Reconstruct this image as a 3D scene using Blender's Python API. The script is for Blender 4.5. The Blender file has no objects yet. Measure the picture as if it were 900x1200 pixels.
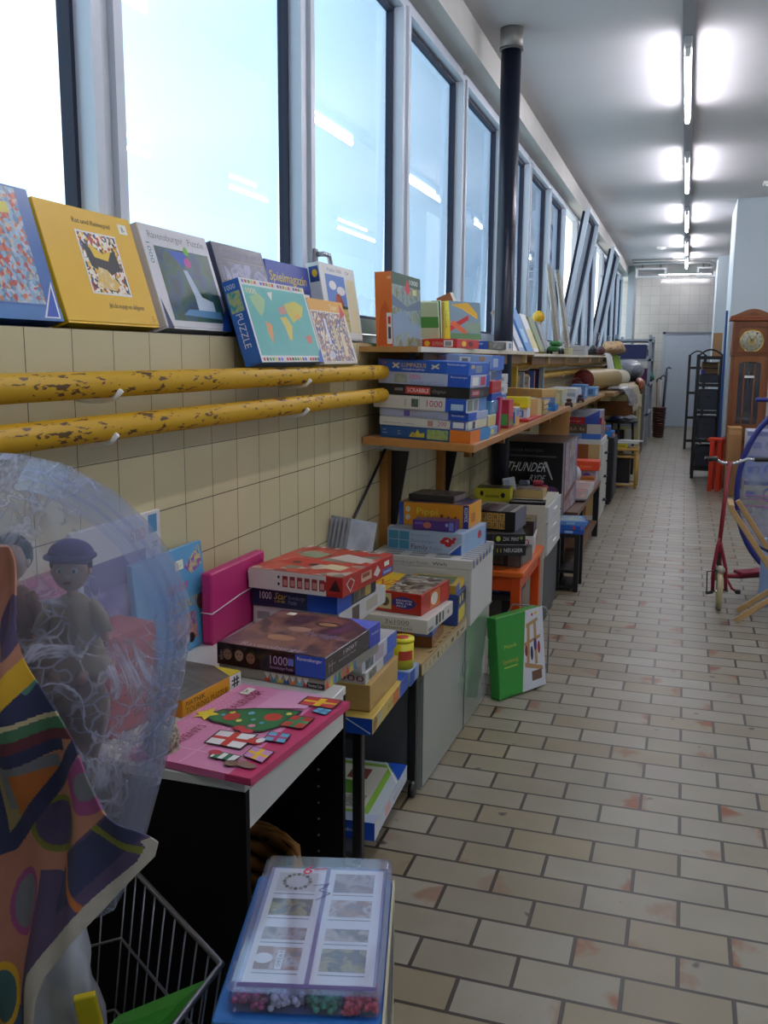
import bpy, math, random
from mathutils import Vector, Matrix
random.seed(7)
C = bpy.context.scene.collection
PI = math.pi
R = math.radians

# ------------------------------------------------------------------ materials
_M = {}
def lin(h):
    h = h.lstrip('#'); o = []
    for i in (0, 2, 4):
        c = int(h[i:i+2], 16)/255
        o.append(c/12.92 if c <= .04045 else ((c+.055)/1.055)**2.4)
    return (*o, 1)
def new(name):
    m = bpy.data.materials.new(name); m.use_nodes = True
    nt = m.node_tree
    return m, nt, nt.nodes['Principled BSDF']
def nd(nt, t, **kw):
    n = nt.nodes.new(t)
    for k, v in kw.items():
        if k in n.inputs: n.inputs[k].default_value = v
        else: setattr(n, k, v)
    return n
def K(h, rough=.45, metal=0., var=.06, sc=14., coat=0.):
    """plain coloured material with a slight mottled variation"""
    key = ('K', h, rough, metal, var, sc, coat)
    if key in _M: return _M[key]
    m, nt, p = new('paint_' + h.lstrip('#'))
    c = lin(h)
    tc = nd(nt, 'ShaderNodeTexCoord'); n = nd(nt, 'ShaderNodeTexNoise', Scale=sc, Detail=3.)
    mx = nd(nt, 'ShaderNodeMix', data_type='RGBA')
    nt.links.new(tc.outputs['Object'], n.inputs['Vector'])
    nt.links.new(n.outputs['Fac'], mx.inputs['Factor'])
    mx.inputs[6].default_value = (*[x*(1-var) for x in c[:3]], 1)
    mx.inputs[7].default_value = (*[min(1, x*(1+var)) for x in c[:3]], 1)
    nt.links.new(mx.outputs[2], p.inputs['Base Color'])
    p.inputs['Roughness'].default_value = rough; p.inputs['Metallic'].default_value = metal
    p.inputs['Coat Weight'].default_value = coat
    _M[key] = m
    return m
def pic(cols, sc=18., seed=0., dist=1.5, rough=.3, voro=False, stretch=(1, 1, 1)):
    """a printed picture: blotches of the given colours"""
    key = ('pic', tuple(cols), sc, seed, dist, voro, stretch)
    if key in _M: return _M[key]
    m, nt, p = new('print')
    tc = nd(nt, 'ShaderNodeTexCoord'); mp = nd(nt, 'ShaderNodeMapping')
    mp.inputs['Location'].default_value = (seed*3.1, seed*1.7, seed*.9); mp.inputs['Scale'].default_value = stretch
    nt.links.new(tc.outputs['Object'], mp.inputs['Vector'])
    rp = nd(nt, 'ShaderNodeValToRGB'); rp.color_ramp.interpolation = 'CONSTANT' if voro else 'LINEAR'
    if voro:
        n = nd(nt, 'ShaderNodeTexVoronoi', Scale=sc); out = n.outputs['Color']
        sp = nd(nt, 'ShaderNodeSeparateColor'); nt.links.new(out, sp.inputs[0]); out = sp.outputs[0]
        lo, hi = 0., 1.
    else:
        n = nd(nt, 'ShaderNodeTexNoise', Scale=sc, Detail=4., Distortion=dist*.4); out = n.outputs['Fac']
        lo, hi = .3, .7
    nt.links.new(mp.outputs[0], n.inputs['Vector'])
    nt.links.new(out, rp.inputs['Fac'])
    e = rp.color_ramp.elements; k = len(cols)
    while len(e) < k: e.new(.5)
    for i, h in enumerate(cols):
        e[i].position = lo + (hi-lo)*(i/k if voro else i/max(1, k-1)); e[i].color = lin(h)
    nt.links.new(rp.outputs[0], p.inputs['Base Color'])
    p.inputs['Roughness'].default_value = rough
    _M[key] = m
    return m
def wood(h1, h2, sc=3., stretch=(1, 12, 12), rough=.45):
    key = ('wood', h1, h2, sc, stretch, rough)
    if key in _M: return _M[key]
    m, nt, p = new('wood')
    tc = nd(nt, 'ShaderNodeTexCoord'); mp = nd(nt, 'ShaderNodeMapping'); mp.inputs['Scale'].default_value = stretch
    n = nd(nt, 'ShaderNodeTexNoise', Scale=sc, Detail=5., Distortion=.6)
    mx = nd(nt, 'ShaderNodeMix', data_type='RGBA')
    nt.links.new(tc.outputs['Object'], mp.inputs[0]); nt.links.new(mp.outputs[0], n.inputs['Vector'])
    nt.links.new(n.outputs['Fac'], mx.inputs['Factor'])
    mx.inputs[6].default_value = lin(h1); mx.inputs[7].default_value = lin(h2)
    nt.links.new(mx.outputs[2], p.inputs['Base Color']); p.inputs['Roughness'].default_value = rough
    _M[key] = m
    return m
def clear(name, tint='#eef4ff', gloss=.12, milk=.15, rough=.08, fw_=.6):
    """thin clear plastic / acrylic film: see-through with a sheen and a little milkiness"""
    key = ('clear', name)
    if key in _M: return _M[key]
    m, nt, p = new(name); nt.nodes.remove(p)
    out = nt.nodes['Material Output']
    t = nd(nt, 'ShaderNodeBsdfTransparent'); t.inputs[0].default_value = lin(tint)
    g = nd(nt, 'ShaderNodeBsdfGlossy', Roughness=rough); d = nd(nt, 'ShaderNodeBsdfDiffuse'); d.inputs[0].default_value = lin('#dfe4ee')
    fr = nd(nt, 'ShaderNodeLayerWeight', Blend=.3)
    ma = nd(nt, 'ShaderNodeMath', operation='MULTIPLY_ADD'); ma.inputs[1].default_value = fw_; ma.inputs[2].default_value = gloss*.5
    nt.links.new(fr.outputs['Facing'], ma.inputs[0])
    a = nd(nt, 'ShaderNodeMixShader'); b = nd(nt, 'ShaderNodeMixShader')
    nt.links.new(ma.outputs[0], a.inputs[0]); nt.links.new(t.outputs[0], a.inputs[1]); nt.links.new(g.outputs[0], a.inputs[2])
    tc = nd(nt, 'ShaderNodeTexCoord'); n = nd(nt, 'ShaderNodeTexNoise', Scale=9., Detail=3.)
    nt.links.new(tc.outputs['Object'], n.inputs['Vector'])
    mm = nd(nt, 'ShaderNodeMath', operation='MULTIPLY'); mm.inputs[1].default_value = milk*2
    nt.links.new(n.outputs['Fac'], mm.inputs[0]); nt.links.new(mm.outputs[0], b.inputs[0])
    nt.links.new(a.outputs[0], b.inputs[1]); nt.links.new(d.outputs[0], b.inputs[2]); nt.links.new(b.outputs[0], out.inputs[0])
    _M[key] = m
    return m

# ------------------------------------------------------------------ mesh builder
_txt = {}
def glyphs(s):
    if s in _txt: return _txt[s]
    cu = bpy.data.curves.new('lettering', 'FONT'); cu.body = s; cu.size = 1; cu.resolution_u = 2
    ob = bpy.data.objects.new('lettering', cu); C.objects.link(ob)
    dg = bpy.context.evaluated_depsgraph_get(); dg.update()
    me = ob.evaluated_get(dg).to_mesh()
    vs = [tuple(v.co) for v in me.vertices]; fs = [tuple(p.vertices) for p in me.polygons]
    ob.evaluated_get(dg).to_mesh_clear()
    bpy.data.objects.remove(ob); bpy.data.curves.remove(cu)
    if vs:
        x0 = min(v[0] for v in vs); w = max(v[0] for v in vs)-x0
        vs = [(v[0]-x0, v[1]) for v in vs]
    else: w = 1
    _txt[s] = (vs, fs, w)
    return _txt[s]
class MB:
    def __init__(s): s.v = []; s.f = []; s.m = []; s.mats = []; s.sm = []
    def mi(s, mat):
        if mat not in s.mats: s.mats.append(mat)
        return s.mats.index(mat)
    def add(s, vs, fs, mat, smooth=False):
        b = len(s.v); i = s.mi(mat)
        s.v += [tuple(v) for v in vs]
        for f in fs: s.f.append([b+k for k in f]); s.m.append(i); s.sm.append(smooth)
        return s
    def box(s, x0, x1, y0, y1, z0, z1, mat, M=None, c=0.):
        if c <= 0:
            vs = [Vector((x, y, z)) for z in (z0, z1) for y in (y0, y1) for x in (x0, x1)]
            fs = [(0,2,3,1),(4,5,7,6),(0,1,5,4),(2,6,7,3),(0,4,6,2),(1,3,7,5)]
        else:
            vs = []; idx = {}
            X, Y, Z = (x0, x1), (y0, y1), (z0, z1)
            for k in range(2):
                for j in range(2):
                    for i in range(2):
                        sx, sy, sz = (1, -1)[i]*c, (1, -1)[j]*c, (1, -1)[k]*c
                        p = (X[i], Y[j], Z[k])
                        for a, q in enumerate(((p[0], p[1]+sy, p[2]+sz), (p[0]+sx, p[1], p[2]+sz), (p[0]+sx, p[1]+sy, p[2]))):
                            idx[i, j, k, a] = len(vs); vs.append(Vector(q))
            I = lambda i, j, k, a: idx[i, j, k, a]
            fs = [[I(0,0,0,0),I(0,0,1,0),I(0,1,1,0),I(0,1,0,0)], [I(1,0,0,0),I(1,1,0,0),I(1,1,1,0),I(1,0,1,0)],
                  [I(0,0,0,1),I(1,0,0,1),I(1,0,1,1),I(0,0,1,1)], [I(0,1,0,1),I(0,1,1,1),I(1,1,1,1),I(1,1,0,1)],
                  [I(0,0,0,2),I(0,1,0,2),I(1,1,0,2),I(1,0,0,2)], [I(0,0,1,2),I(1,0,1,2),I(1,1,1,2),I(0,1,1,2)]]
            for k in range(2):
                for j in range(2): fs.append([I(0,j,k,1),I(1,j,k,1),I(1,j,k,2),I(0,j,k,2)])
            for k in range(2):
                for i in range(2): fs.append([I(i,0,k,0),I(i,1,k,0),I(i,1,k,2),I(i,0,k,2)])
            for j in range(2):
                for i in range(2): fs.append([I(i,j,0,0),I(i,j,1,0),I(i,j,1,1),I(i,j,0,1)])
            for k in range(2):
                for j in range(2):
                    for i in range(2): fs.append([I(i,j,k,0),I(i,j,k,1),I(i,j,k,2)])
        if M: vs = [M @ v for v in vs]
        return s.add(vs, fs, mat)
    def quad(s, pts, mat): return s.add(pts, [tuple(range(len(pts)))], mat)
    def tube(s, pts, r, mat, n=8, closed=False, cap=True):
        pts = [Vector(p) for p in pts]; k = len(pts); vs = []; fs = []
        rs = r if isinstance(r, (list, tuple)) else [r]*k
        up = None
        for i, p in enumerate(pts):
            if closed: t = pts[(i+1) % k]-pts[i-1]
            else: t = pts[min(i+1, k-1)]-pts[max(i-1, 0)]
            t.normalize()
            if up is None:
                up = Vector((0, 0, 1)) if abs(t.z) < .9 else Vector((1, 0, 0))
            a = (up - t*up.dot(t)).normalized(); b = t.cross(a); up = a
            for j in range(n):
                w = 2*PI*j/n
                vs.append(p + (a*math.cos(w)+b*math.sin(w))*rs[i])
        for i in range(k if closed else k-1):
            for j in range(n):
                q = (i+1) % k
                fs.append((i*n+j, i*n+(j+1) % n, q*n+(j+1) % n, q*n+j))
        if cap and not closed: fs += [tuple(range(n))[::-1], tuple((k-1)*n+j for j in range(n))]
        return s.add(vs, fs, mat, True)
    def lathe(s, prof, mat, c=(0, 0, 0), n=24, M=None):
        vs = []; fs = []
        for r, z in prof:
            for j in range(n):
                w = 2*PI*j/n; vs.append(Vector((c[0]+r*math.cos(w), c[1]+r*math.sin(w), c[2]+z)))
        for i in range(len(prof)-1):
            for j in range(n): fs.append((i*n+j, i*n+(j+1) % n, (i+1)*n+(j+1) % n, (i+1)*n+j))
        fs += [tuple(range(n))[::-1], tuple((len(prof)-1)*n+j for j in range(n))]
        if M: vs = [M @ v for v in vs]
        return s.add(vs, fs, mat, True)
    def ball(s, c, r, mat, n=16, m=10, M=None, fn=None):
        vs = []; fs = []
        for i in range(m+1):
            a = PI*i/m
            for j in range(n):
                w = 2*PI*j/n
                d = Vector((math.sin(a)*math.cos(w), math.sin(a)*math.sin(w), math.cos(a)))
                k = fn(d) if fn else 1
                vs.append(Vector((c[0]+r[0]*d.x*k, c[1]+r[1]*d.y*k, c[2]+r[2]*d.z*k)))
        for i in range(m):
            for j in range(n): fs.append((i*n+j, (i+1)*n+j, (i+1)*n+(j+1) % n, i*n+(j+1) % n))
        if M: vs = [M @ v for v in vs]
        return s.add(vs, fs, mat, True)
    def prism(s, poly, d, mat, M=None):
        """polygon in local xy extruded by d along z"""
        k = len(poly)
        vs = [Vector((x, y, 0)) for x, y in poly]+[Vector((x, y, d)) for x, y in poly]
        fs = [tuple(range(k))[::-1], tuple(range(k, 2*k))]+[(i, (i+1) % k, k+(i+1) % k, k+i) for i in range(k)]
        if M: vs = [M @ v for v in vs]
        return s.add(vs, fs, mat)
    def text(s, t, o, ux, uy, h, mat, wmax=None, shear=0., off=(0, 0, 0)):
        vs, fs, w = glyphs(t)
        sc = h/.72; sx = sc
        if wmax: sx = wmax/max(w, .01)
        o, ux, uy, off = Vector(o), Vector(ux), Vector(uy), Vector(off)
        return s.add([o+off+ux*(x*sx+shear*y*sc)+uy*(y*sc) for x, y in vs], fs, mat)
    def build(s, name, parent=None, loc=(0, 0, 0), rot=(0, 0, 0)):
        me = bpy.data.meshes.new(name); me.from_pydata(s.v, [], s.f)
        for m in s.mats: me.materials.append(m)
        me.polygons.foreach_set('material_index', s.m); me.polygons.foreach_set('use_smooth', s.sm)
        me.update()
        o = bpy.data.objects.new(name, me); C.objects.link(o)
        o.location = loc; o.rotation_euler = rot
        if parent: o.parent = parent
        return o
def tag(o, label=None, cat=None, group=None, kind=None):
    if label: o['label'] = label
    if cat: o['category'] = cat
    if group: o['group'] = group
    if kind: o['kind'] = kind
    return o
def thing(name, label, cat, loc=(0, 0, 0), rot=(0, 0, 0), group=None):
    o = bpy.data.objects.new(name, None); C.objects.link(o); o.empty_display_size = .05
    o.location = loc; o.rotation_euler = rot
    return tag(o, label, cat, group)
def struct(mb, name, parent=None):
    o = mb.build(name, parent)
    if not parent: o['kind'] = 'structure'
    return o
def dup(root, loc, rot=None, label=None):
    r = root.copy(); C.objects.link(r); r.location = loc
    if rot is not None: r.rotation_euler = rot
    if label: r['label'] = label
    def rec(a, b):
        for ch in list(a.children):
            c = ch.copy(); C.objects.link(c); c.parent = b
            rec(ch, c)
    rec(root, r)
    return r

# ------------------------------------------------------------------ boxes with printed faces
def art(mb, ops, o, ux, uy, nrm, W, H):
    o, ux, uy, nrm = Vector(o), Vector(ux), Vector(uy), Vector(nrm)
    for i, op in enumerate(ops):
        d = nrm*(.0004+.00003*i); k = op[0]
        P = lambda u, v: o+ux*(u*W)+uy*(v*H)+d
        if k == 'r':
            _, u0, v0, u1, v1, m = op; mb.quad([P(u0, v0), P(u1, v0), P(u1, v1), P(u0, v1)], m)
        elif k == 'p': mb.quad([P(u, v) for u, v in op[1]], op[2])
        elif k == 'e':
            _, u, v, a, b, m = op
            mb.quad([P(u+a*math.cos(2*PI*j/20), v+b*math.sin(2*PI*j/20)) for j in range(20)], m)
        elif k == 't':
            _, u, v, h, t, m = op[:6]; wm = op[6] if len(op) > 6 else None; sh = op[7] if len(op) > 7 else 0
            mb.text(t, P(u, v), ux, uy, h*H, m, wm*W if wm else None, sh)
        elif k == 'tv':   # reads downwards
            _, u, v, h, t, m = op[:6]; wm = op[6] if len(op) > 6 else None
            mb.text(t, P(u, v), -uy, ux, h*W, m, wm*H if wm else None)
        elif k == 'ty':   # reads along uy, letters standing towards -ux
            _, u, v, h, t, m = op[:6]; wm = op[6] if len(op) > 6 else None
            mb.text(t, P(u, v), uy, -ux, h*W, m, wm*H if wm else None)
        elif k == 'l':    # thin line through points (u,v), width in metres
            _, pts, w, m = op
            q = [P(*p) for p in pts]
            for a, b in zip(q, q[1:]):
                t = (b-a).normalized(); n = nrm.cross(t)*w/2
                mb.quad([a-n, b-n, b+n, a+n], m)
def faces(mb, L, D, H, F=(), Rt=(), T=(), Lf=(), B=()):
    art(mb, F, (-L/2, -D/2, 0), (1, 0, 0), (0, 0, 1), (0, -1, 0), L, H)
    art(mb, Rt, (L/2, -D/2, 0), (0, 1, 0), (0, 0, 1), (1, 0, 0), D, H)
    art(mb, T, (-L/2, -D/2, H), (1, 0, 0), (0, 1, 0), (0, 0, 1), L, D)
    art(mb, Lf, (-L/2, D/2, 0), (0, -1, 0), (0, 0, 1), (-1, 0, 0), D, H)
    art(mb, B, (L/2, D/2, 0), (-1, 0, 0), (0, 0, 1), (0, 1, 0), L, H)
WHITE = K('#e9e9e6'); BLACK = K('#17171a', .4); RAVB = K('#1f50b4', .35); RED = K('#c22a2c'); GOLD = K('#e8b92a')
NAVY = K('#1b2350'); GREY = K('#8d8f92'); CREAM = K('#ded5b4'); STK = K('#f2f0dc'); PINKRED = K('#b03a5a')
def gbox(label, near, z, yaw, L, D, H, col, F=(), Rt=(), T=(), Lf=(), name='puzzle_box', cat='puzzle box', group=None,
         rot=None, tray=None, st=None, single=False, loc=None, c=.0016):
    """lidded cardboard box; near = front right bottom corner"""
    a = R(yaw)
    if loc is None:
        loc = (near[0]-math.cos(a)*L/2-math.sin(a)*D/2, near[1]-math.sin(a)*L/2+math.cos(a)*D/2, z)
    rot = rot or (0, 0, a)
    lid = MB(); lid.box(-L/2, L/2, -D/2, D/2, 0 if single else .004, H, col, c=c)
    faces(lid, L, D, H, F, Rt, T, Lf)
    if single:
        return tag(lid.build(name, None, loc, rot), label, cat, group)
    t = thing(name, label, cat, loc, rot, group)
    lid.build('lid', t)
    k = .0015; tr = MB(); tr.box(-L/2+k, L/2-k, -D/2+k, D/2-k, 0, .0042, tray or col); tr.build('tray', t)
    if st:
        f, u, v, s, txt = st
        m = MB(); ops = [('r', u, v, u+s[0], v+s[1], STK), ('t', u+s[0]*.25, v+s[1]*.25, s[1]*.55, txt, BLACK)]
        ops = [('r', 0, 0, 0, 0, STK)]*60+ops
        faces(m, L, D, H, **{f: ops}); m.build('price_sticker', t)
    return t
def sbox(label, y0, y1, xb, z, H, th, lean, col, cover=(), spine=(), top=(), yaw=0, **kw):
    """box standing on edge, cover towards the aisle, leaning back on the wall or window; xb = x of the cover's bottom edge"""
    a = R(lean); D = y1-y0
    # contact edge is the back bottom edge
    loc = (xb-th/2*math.cos(a), (y0+y1)/2, z+th/2*math.sin(a))
    return gbox(label, None, z, 0, th, D, H, col, F=spine, Rt=cover, T=top, rot=(0, -a, R(yaw)), loc=loc, **kw)
def ravF(num='1000', word='Ravensburger', body=None, n=('r', .6, .3), pc=None, numcol=None):
    ops = []
    if body: ops.append(('r', 0, 0, 1, 1, body))
    ops += [('r', .76, .02, 1, .98, RAVB), ('t', .79, .55, .28, word, WHITE, .18)]
    if num: ops.append(('t', .5, .32, .42, num, numcol or PINKRED, .2))
    if pc: ops.append(('r', .3, .2, .42, .8, pc))
    return ops
# ------------------------------------------------------------------ camera, sky, view
H = 1.469; yaw, pitch, roll, F = .3110, .1672, .0074, 1081.27
fw = Vector((-math.sin(yaw)*math.cos(pitch), math.cos(yaw)*math.cos(pitch), -math.sin(pitch)))
r0 = Vector((math.cos(yaw), math.sin(yaw), 0)); u0 = r0.cross(fw)
rt = r0*math.cos(roll)+u0*math.sin(roll); up = u0*math.cos(roll)-r0*math.sin(roll)
cd = bpy.data.cameras.new('camera'); cam = bpy.data.objects.new('camera', cd); C.objects.link(cam)
cam.matrix_world = Matrix(((rt.x, up.x, -fw.x, 0), (rt.y, up.y, -fw.y, 0), (rt.z, up.z, -fw.z, H), (0, 0, 0, 1)))
cd.sensor_fit = 'VERTICAL'; cd.sensor_height = 32; cd.lens = F/1200*32; cd.clip_start = .05
bpy.context.scene.camera = cam
sc = bpy.context.scene
sc.view_settings.view_transform = 'Standard'; sc.view_settings.look = 'None'; sc.view_settings.gamma = 1
sc.view_settings.use_curve_mapping = False; sc.view_settings.exposure = 0.0
try:
    sc.cycles.use_denoising = True; sc.cycles.max_bounces = 8; sc.cycles.transparent_max_bounces = 12
    sc.cycles.caustics_reflective = False; sc.cycles.caustics_refractive = False; sc.cycles.sample_clamp_indirect = 4
except Exception: pass
w = bpy.data.worlds.new('sky'); sc.world = w; w.use_nodes = True
nt = w.node_tree; bg = nt.nodes['Background']
tc = nd(nt, 'ShaderNodeTexCoord'); mp = nd(nt, 'ShaderNodeMapping'); mp.inputs['Scale'].default_value = (1, 1, 3)
ns = nd(nt, 'ShaderNodeTexNoise', Scale=1.6, Detail=4.)
rp = nd(nt, 'ShaderNodeValToRGB')
rp.color_ramp.elements[0].position = .35; rp.color_ramp.elements[0].color = (.78, .9, 1, 1)
rp.color_ramp.elements[1].position = .65; rp.color_ramp.elements[1].color = (1, 1, 1, 1)
nt.links.new(tc.outputs['Generated'], mp.inputs[0]); nt.links.new(mp.outputs[0], ns.inputs['Vector'])
nt.links.new(ns.outputs['Fac'], rp.inputs[0]); nt.links.new(rp.outputs[0], bg.inputs[0])
bg.inputs['Strength'].default_value = 2.1

# ------------------------------------------------------------------ tile materials
def grid_mat(name, axes, bw, bh, ox, oy, mortar, c1, c2, cm, offset, rough, bump=.25, stains=False):
    m, nt, p = new(name); L = nt.links.new
    tc = nd(nt, 'ShaderNodeTexCoord'); sp = nd(nt, 'ShaderNodeSeparateXYZ'); L(tc.outputs['Object'], sp.inputs[0])
    cb = nd(nt, 'ShaderNodeCombineXYZ')
    for i, (ax, o) in enumerate(zip(axes, (ox, oy))):
        ad = nd(nt, 'ShaderNodeMath', operation='ADD'); ad.inputs[1].default_value = o
        L(sp.outputs[ax], ad.inputs[0]); L(ad.outputs[0], cb.inputs[i])
    def brick(ms, smooth, a, b, c):
        k = nd(nt, 'ShaderNodeTexBrick', offset=offset, offset_frequency=2, squash=1.)
        for q, v in (('Scale', 1.), ('Mortar Size', ms), ('Mortar Smooth', smooth), ('Bias', 0.), ('Brick Width', bw), ('Row Height', bh)): k.inputs[q].default_value = v
        k.inputs['Color1'].default_value = lin(a); k.inputs['Color2'].default_value = lin(b); k.inputs['Mortar'].default_value = lin(c)
        L(cb.outputs[0], k.inputs['Vector']); return k
    k = brick(mortar, .1, c1, c2, cm)
    n = nd(nt, 'ShaderNodeTexNoise', Scale=5., Detail=6.); L(tc.outputs['Object'], n.inputs['Vector'])
    col = k.outputs['Color']
    mu = nd(nt, 'ShaderNodeMix', data_type='RGBA', blend_type='MULTIPLY'); mu.inputs['Factor'].default_value = .5 if stains else .25
    rr = nd(nt, 'ShaderNodeValToRGB'); rr.color_ramp.elements[0].color = (.72, .7, .66, 1); rr.color_ramp.elements[0].position = .3; rr.color_ramp.elements[1].position = .7
    L(n.outputs['Fac'], rr.inputs[0]); L(col, mu.inputs[6]); L(rr.outputs[0], mu.inputs[7]); col = mu.outputs[2]
    if stains:   # each tile has its own tint; some are burnt rusty at one end
        def mth(op, x, y=None, z=None):
            q = nd(nt, 'ShaderNodeMath', operation=op)
            for i_, v_ in enumerate((x, y, z)):
                if v_ is None: continue
                if isinstance(v_, (int, float)): q.inputs[i_].default_value = v_
                else: L(v_, q.inputs[i_])
            return q.outputs[0]
        sx = nd(nt, 'ShaderNodeSeparateXYZ'); L(cb.outputs[0], sx.inputs[0])
        ry = mth('DIVIDE', sx.outputs[1], bh); row = mth('FLOOR', ry)
        par = mth('MULTIPLY', mth('SUBTRACT', 1., mth('MODULO', row, 2.)), offset)
        xx = mth('ADD', mth('DIVIDE', sx.outputs[0], bw), par); colm = mth('FLOOR', xx); u = mth('SUBTRACT', xx, colm); v = mth('SUBTRACT', ry, row)
        cid = nd(nt, 'ShaderNodeCombineXYZ'); L(colm, cid.inputs[0]); L(row, cid.inputs[1])
        wn = nd(nt, 'ShaderNodeTexWhiteNoise'); L(cid.outputs[0], wn.inputs[0]); ws = nd(nt, 'ShaderNodeSeparateColor'); L(wn.outputs['Color'], ws.inputs[0])
        tint = nd(nt, 'ShaderNodeValToRGB'); e = tint.color_ramp.elements
        e[0].position = 0; e[0].color = lin('#d8ccb0'); e[1].position = 1; e[1].color = lin('#e8e5df'); q = e.new(.35); q.color = lin('#d4d0c4'); q = e.new(.7); q.color = lin('#e2ded2')
        L(ws.outputs[0], tint.inputs[0])
        m1 = nd(nt, 'ShaderNodeMix', data_type='RGBA', blend_type='MULTIPLY'); m1.inputs['Factor'].default_value = 1; L(col, m1.inputs[6]); L(tint.outputs[0], m1.inputs[7]); col = m1.outputs[2]
        n2 = nd(nt, 'ShaderNodeTexNoise', Scale=9., Detail=3., Distortion=.5); L(cb.outputs[0], n2.inputs['Vector'])
        side = mth('GREATER_THAN', ws.outputs[1], .4)
        ee = mth('ADD', mth('MULTIPLY', side, mth('SUBTRACT', 1., u)), mth('MULTIPLY', mth('SUBTRACT', 1., side), u))
        dd = mth('ADD', ee, mth('MULTIPLY', mth('SUBTRACT', n2.outputs['Fac'], .5), 1.3))
        dd = mth('ADD', dd, mth('MULTIPLY', mth('ABSOLUTE', mth('SUBTRACT', v, ws.outputs[2])), .3))
        mask = nd(nt, 'ShaderNodeMapRange', interpolation_type='SMOOTHSTEP'); mask.inputs[1].default_value = .26; mask.inputs[2].default_value = .0; mask.inputs[3].default_value = 0; mask.inputs[4].default_value = 1; L(dd, mask.inputs[0])
        on_ = nd(nt, 'ShaderNodeMapRange'); on_.inputs[1].default_value = .52; on_.inputs[2].default_value = .95; on_.inputs[3].default_value = 0; on_.inputs[4].default_value = 1.0; on_.clamp = True
        wn2 = nd(nt, 'ShaderNodeTexWhiteNoise', noise_dimensions='4D'); wn2.inputs['W'].default_value = 3.7; L(cid.outputs[0], wn2.inputs[0]); L(wn2.outputs['Value'], on_.inputs[0])
        inv = mth('SUBTRACT', 1., k.outputs['Fac'])
        st = nd(nt, 'ShaderNodeMix', data_type='RGBA'); st.inputs[7].default_value = lin('#7c3d08'); L(mth('MULTIPLY', mth('MULTIPLY', mask.outputs[0], on_.outputs[0]), inv), st.inputs['Factor'])
        L(col, st.inputs[6]); col = st.outputs[2]
        n3 = nd(nt, 'ShaderNodeTexNoise', Scale=13., Detail=1.); L(cb.outputs[0], n3.inputs['Vector'])
        r3 = nd(nt, 'ShaderNodeValToRGB'); r3.color_ramp.elements[0].position = .74; r3.color_ramp.elements[1].position = .78; L(n3.outputs['Fac'], r3.inputs[0])
        s3 = nd(nt, 'ShaderNodeMix', data_type='RGBA'); s3.inputs[7].default_value = lin('#4a453f'); L(r3.outputs[0], s3.inputs['Factor']); L(col, s3.inputs[6]); col = s3.outputs[2]
    L(col, p.inputs['Base Color'])
    bp = nd(nt, 'ShaderNodeBump', Strength=bump, Distance=.002, invert=True); L(k.outputs['Fac'], bp.inputs['Height']); L(bp.outputs[0], p.inputs['Normal'])
    p.inputs['Roughness'].default_value = rough
    return m
M_TILE = grid_mat('cream_wall_tiles', (1, 2), .1437, .1409, -1.4697+.1437*30, -1.5197+.1409*20, .0012, '#cfc49c', '#cabf96', '#4a4236', 0, .22)
M_FLOOR = grid_mat('clay_floor_tiles', (0, 1), .25, .125, .183+50*.25, -2.46+40*.125, .0055, '#a29d91', '#ada89c', '#46403a', .5, .38, .5, True)
M_FAR = grid_mat('white_far_tiles', (0, 2), .2, .2, 40*.2, 0, .002, '#c4c4be', '#bdbdb8', '#8a8a86', 0, .15)
M_CEIL = K('#c3c2c3', .8, var=.05, sc=2.5); M_BEAM = K('#c9c7c0', .7, var=.08, sc=5); M_PLASTER = K('#c8d2d8', .7, var=.04, sc=3)
M_ALU = K('#ccd4de', .4, .05, .03); M_ALU2 = K('#c2c8cf', .4, .05, .03); M_GASK = K('#1b2238', .6)

# ------------------------------------------------------------------ shell
Y0, Y1, XW, XR = -2.4, 21.2, -1.185, 3.2
struct(MB().box(-2.2, XR+.1, Y0-.1, Y1+.1, -.1, 0, M_FLOOR), 'floor')
struct(MB().box(-1.42, XR+.1, Y0-.1, Y1+.1, 3.26, 3.4, M_CEIL), 'ceiling')
struct(MB().box(-1.42, XW, Y0, Y1, 0, 1.5197, M_TILE), 'wall_left')
struct(MB().box(-1.42, XW, Y0, Y1, 3.095, 3.26, M_BEAM), 'trim_1')
struct(MB().box(-1.42, XR, Y1, Y1+.1, 0, 3.26, M_FAR), 'wall_back')
struct(MB().box(-1.42, XR, Y0-.1, Y0, 0, 3.26, M_PLASTER), 'wall_front')
struct(MB().box(XR, XR+.1, Y0, Y1, 0, 3.26, M_PLASTER), 'wall_right')
struct(MB().box(.456, .95, 11.56, 12.9, 0, 3.26, M_PLASTER), 'trim_2')       # pillar behind the clock
struct(MB().box(.443, .8, 17.8, 19.0, 0, 3.26, M_PLASTER), 'trim_3')         # far pillar
struct(MB().box(-1.185, -1.06, 19.4, 20.4, 0, 3.26, K('#c3c8cc', .6)), 'trim_4')   # white pier at the window end
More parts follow.
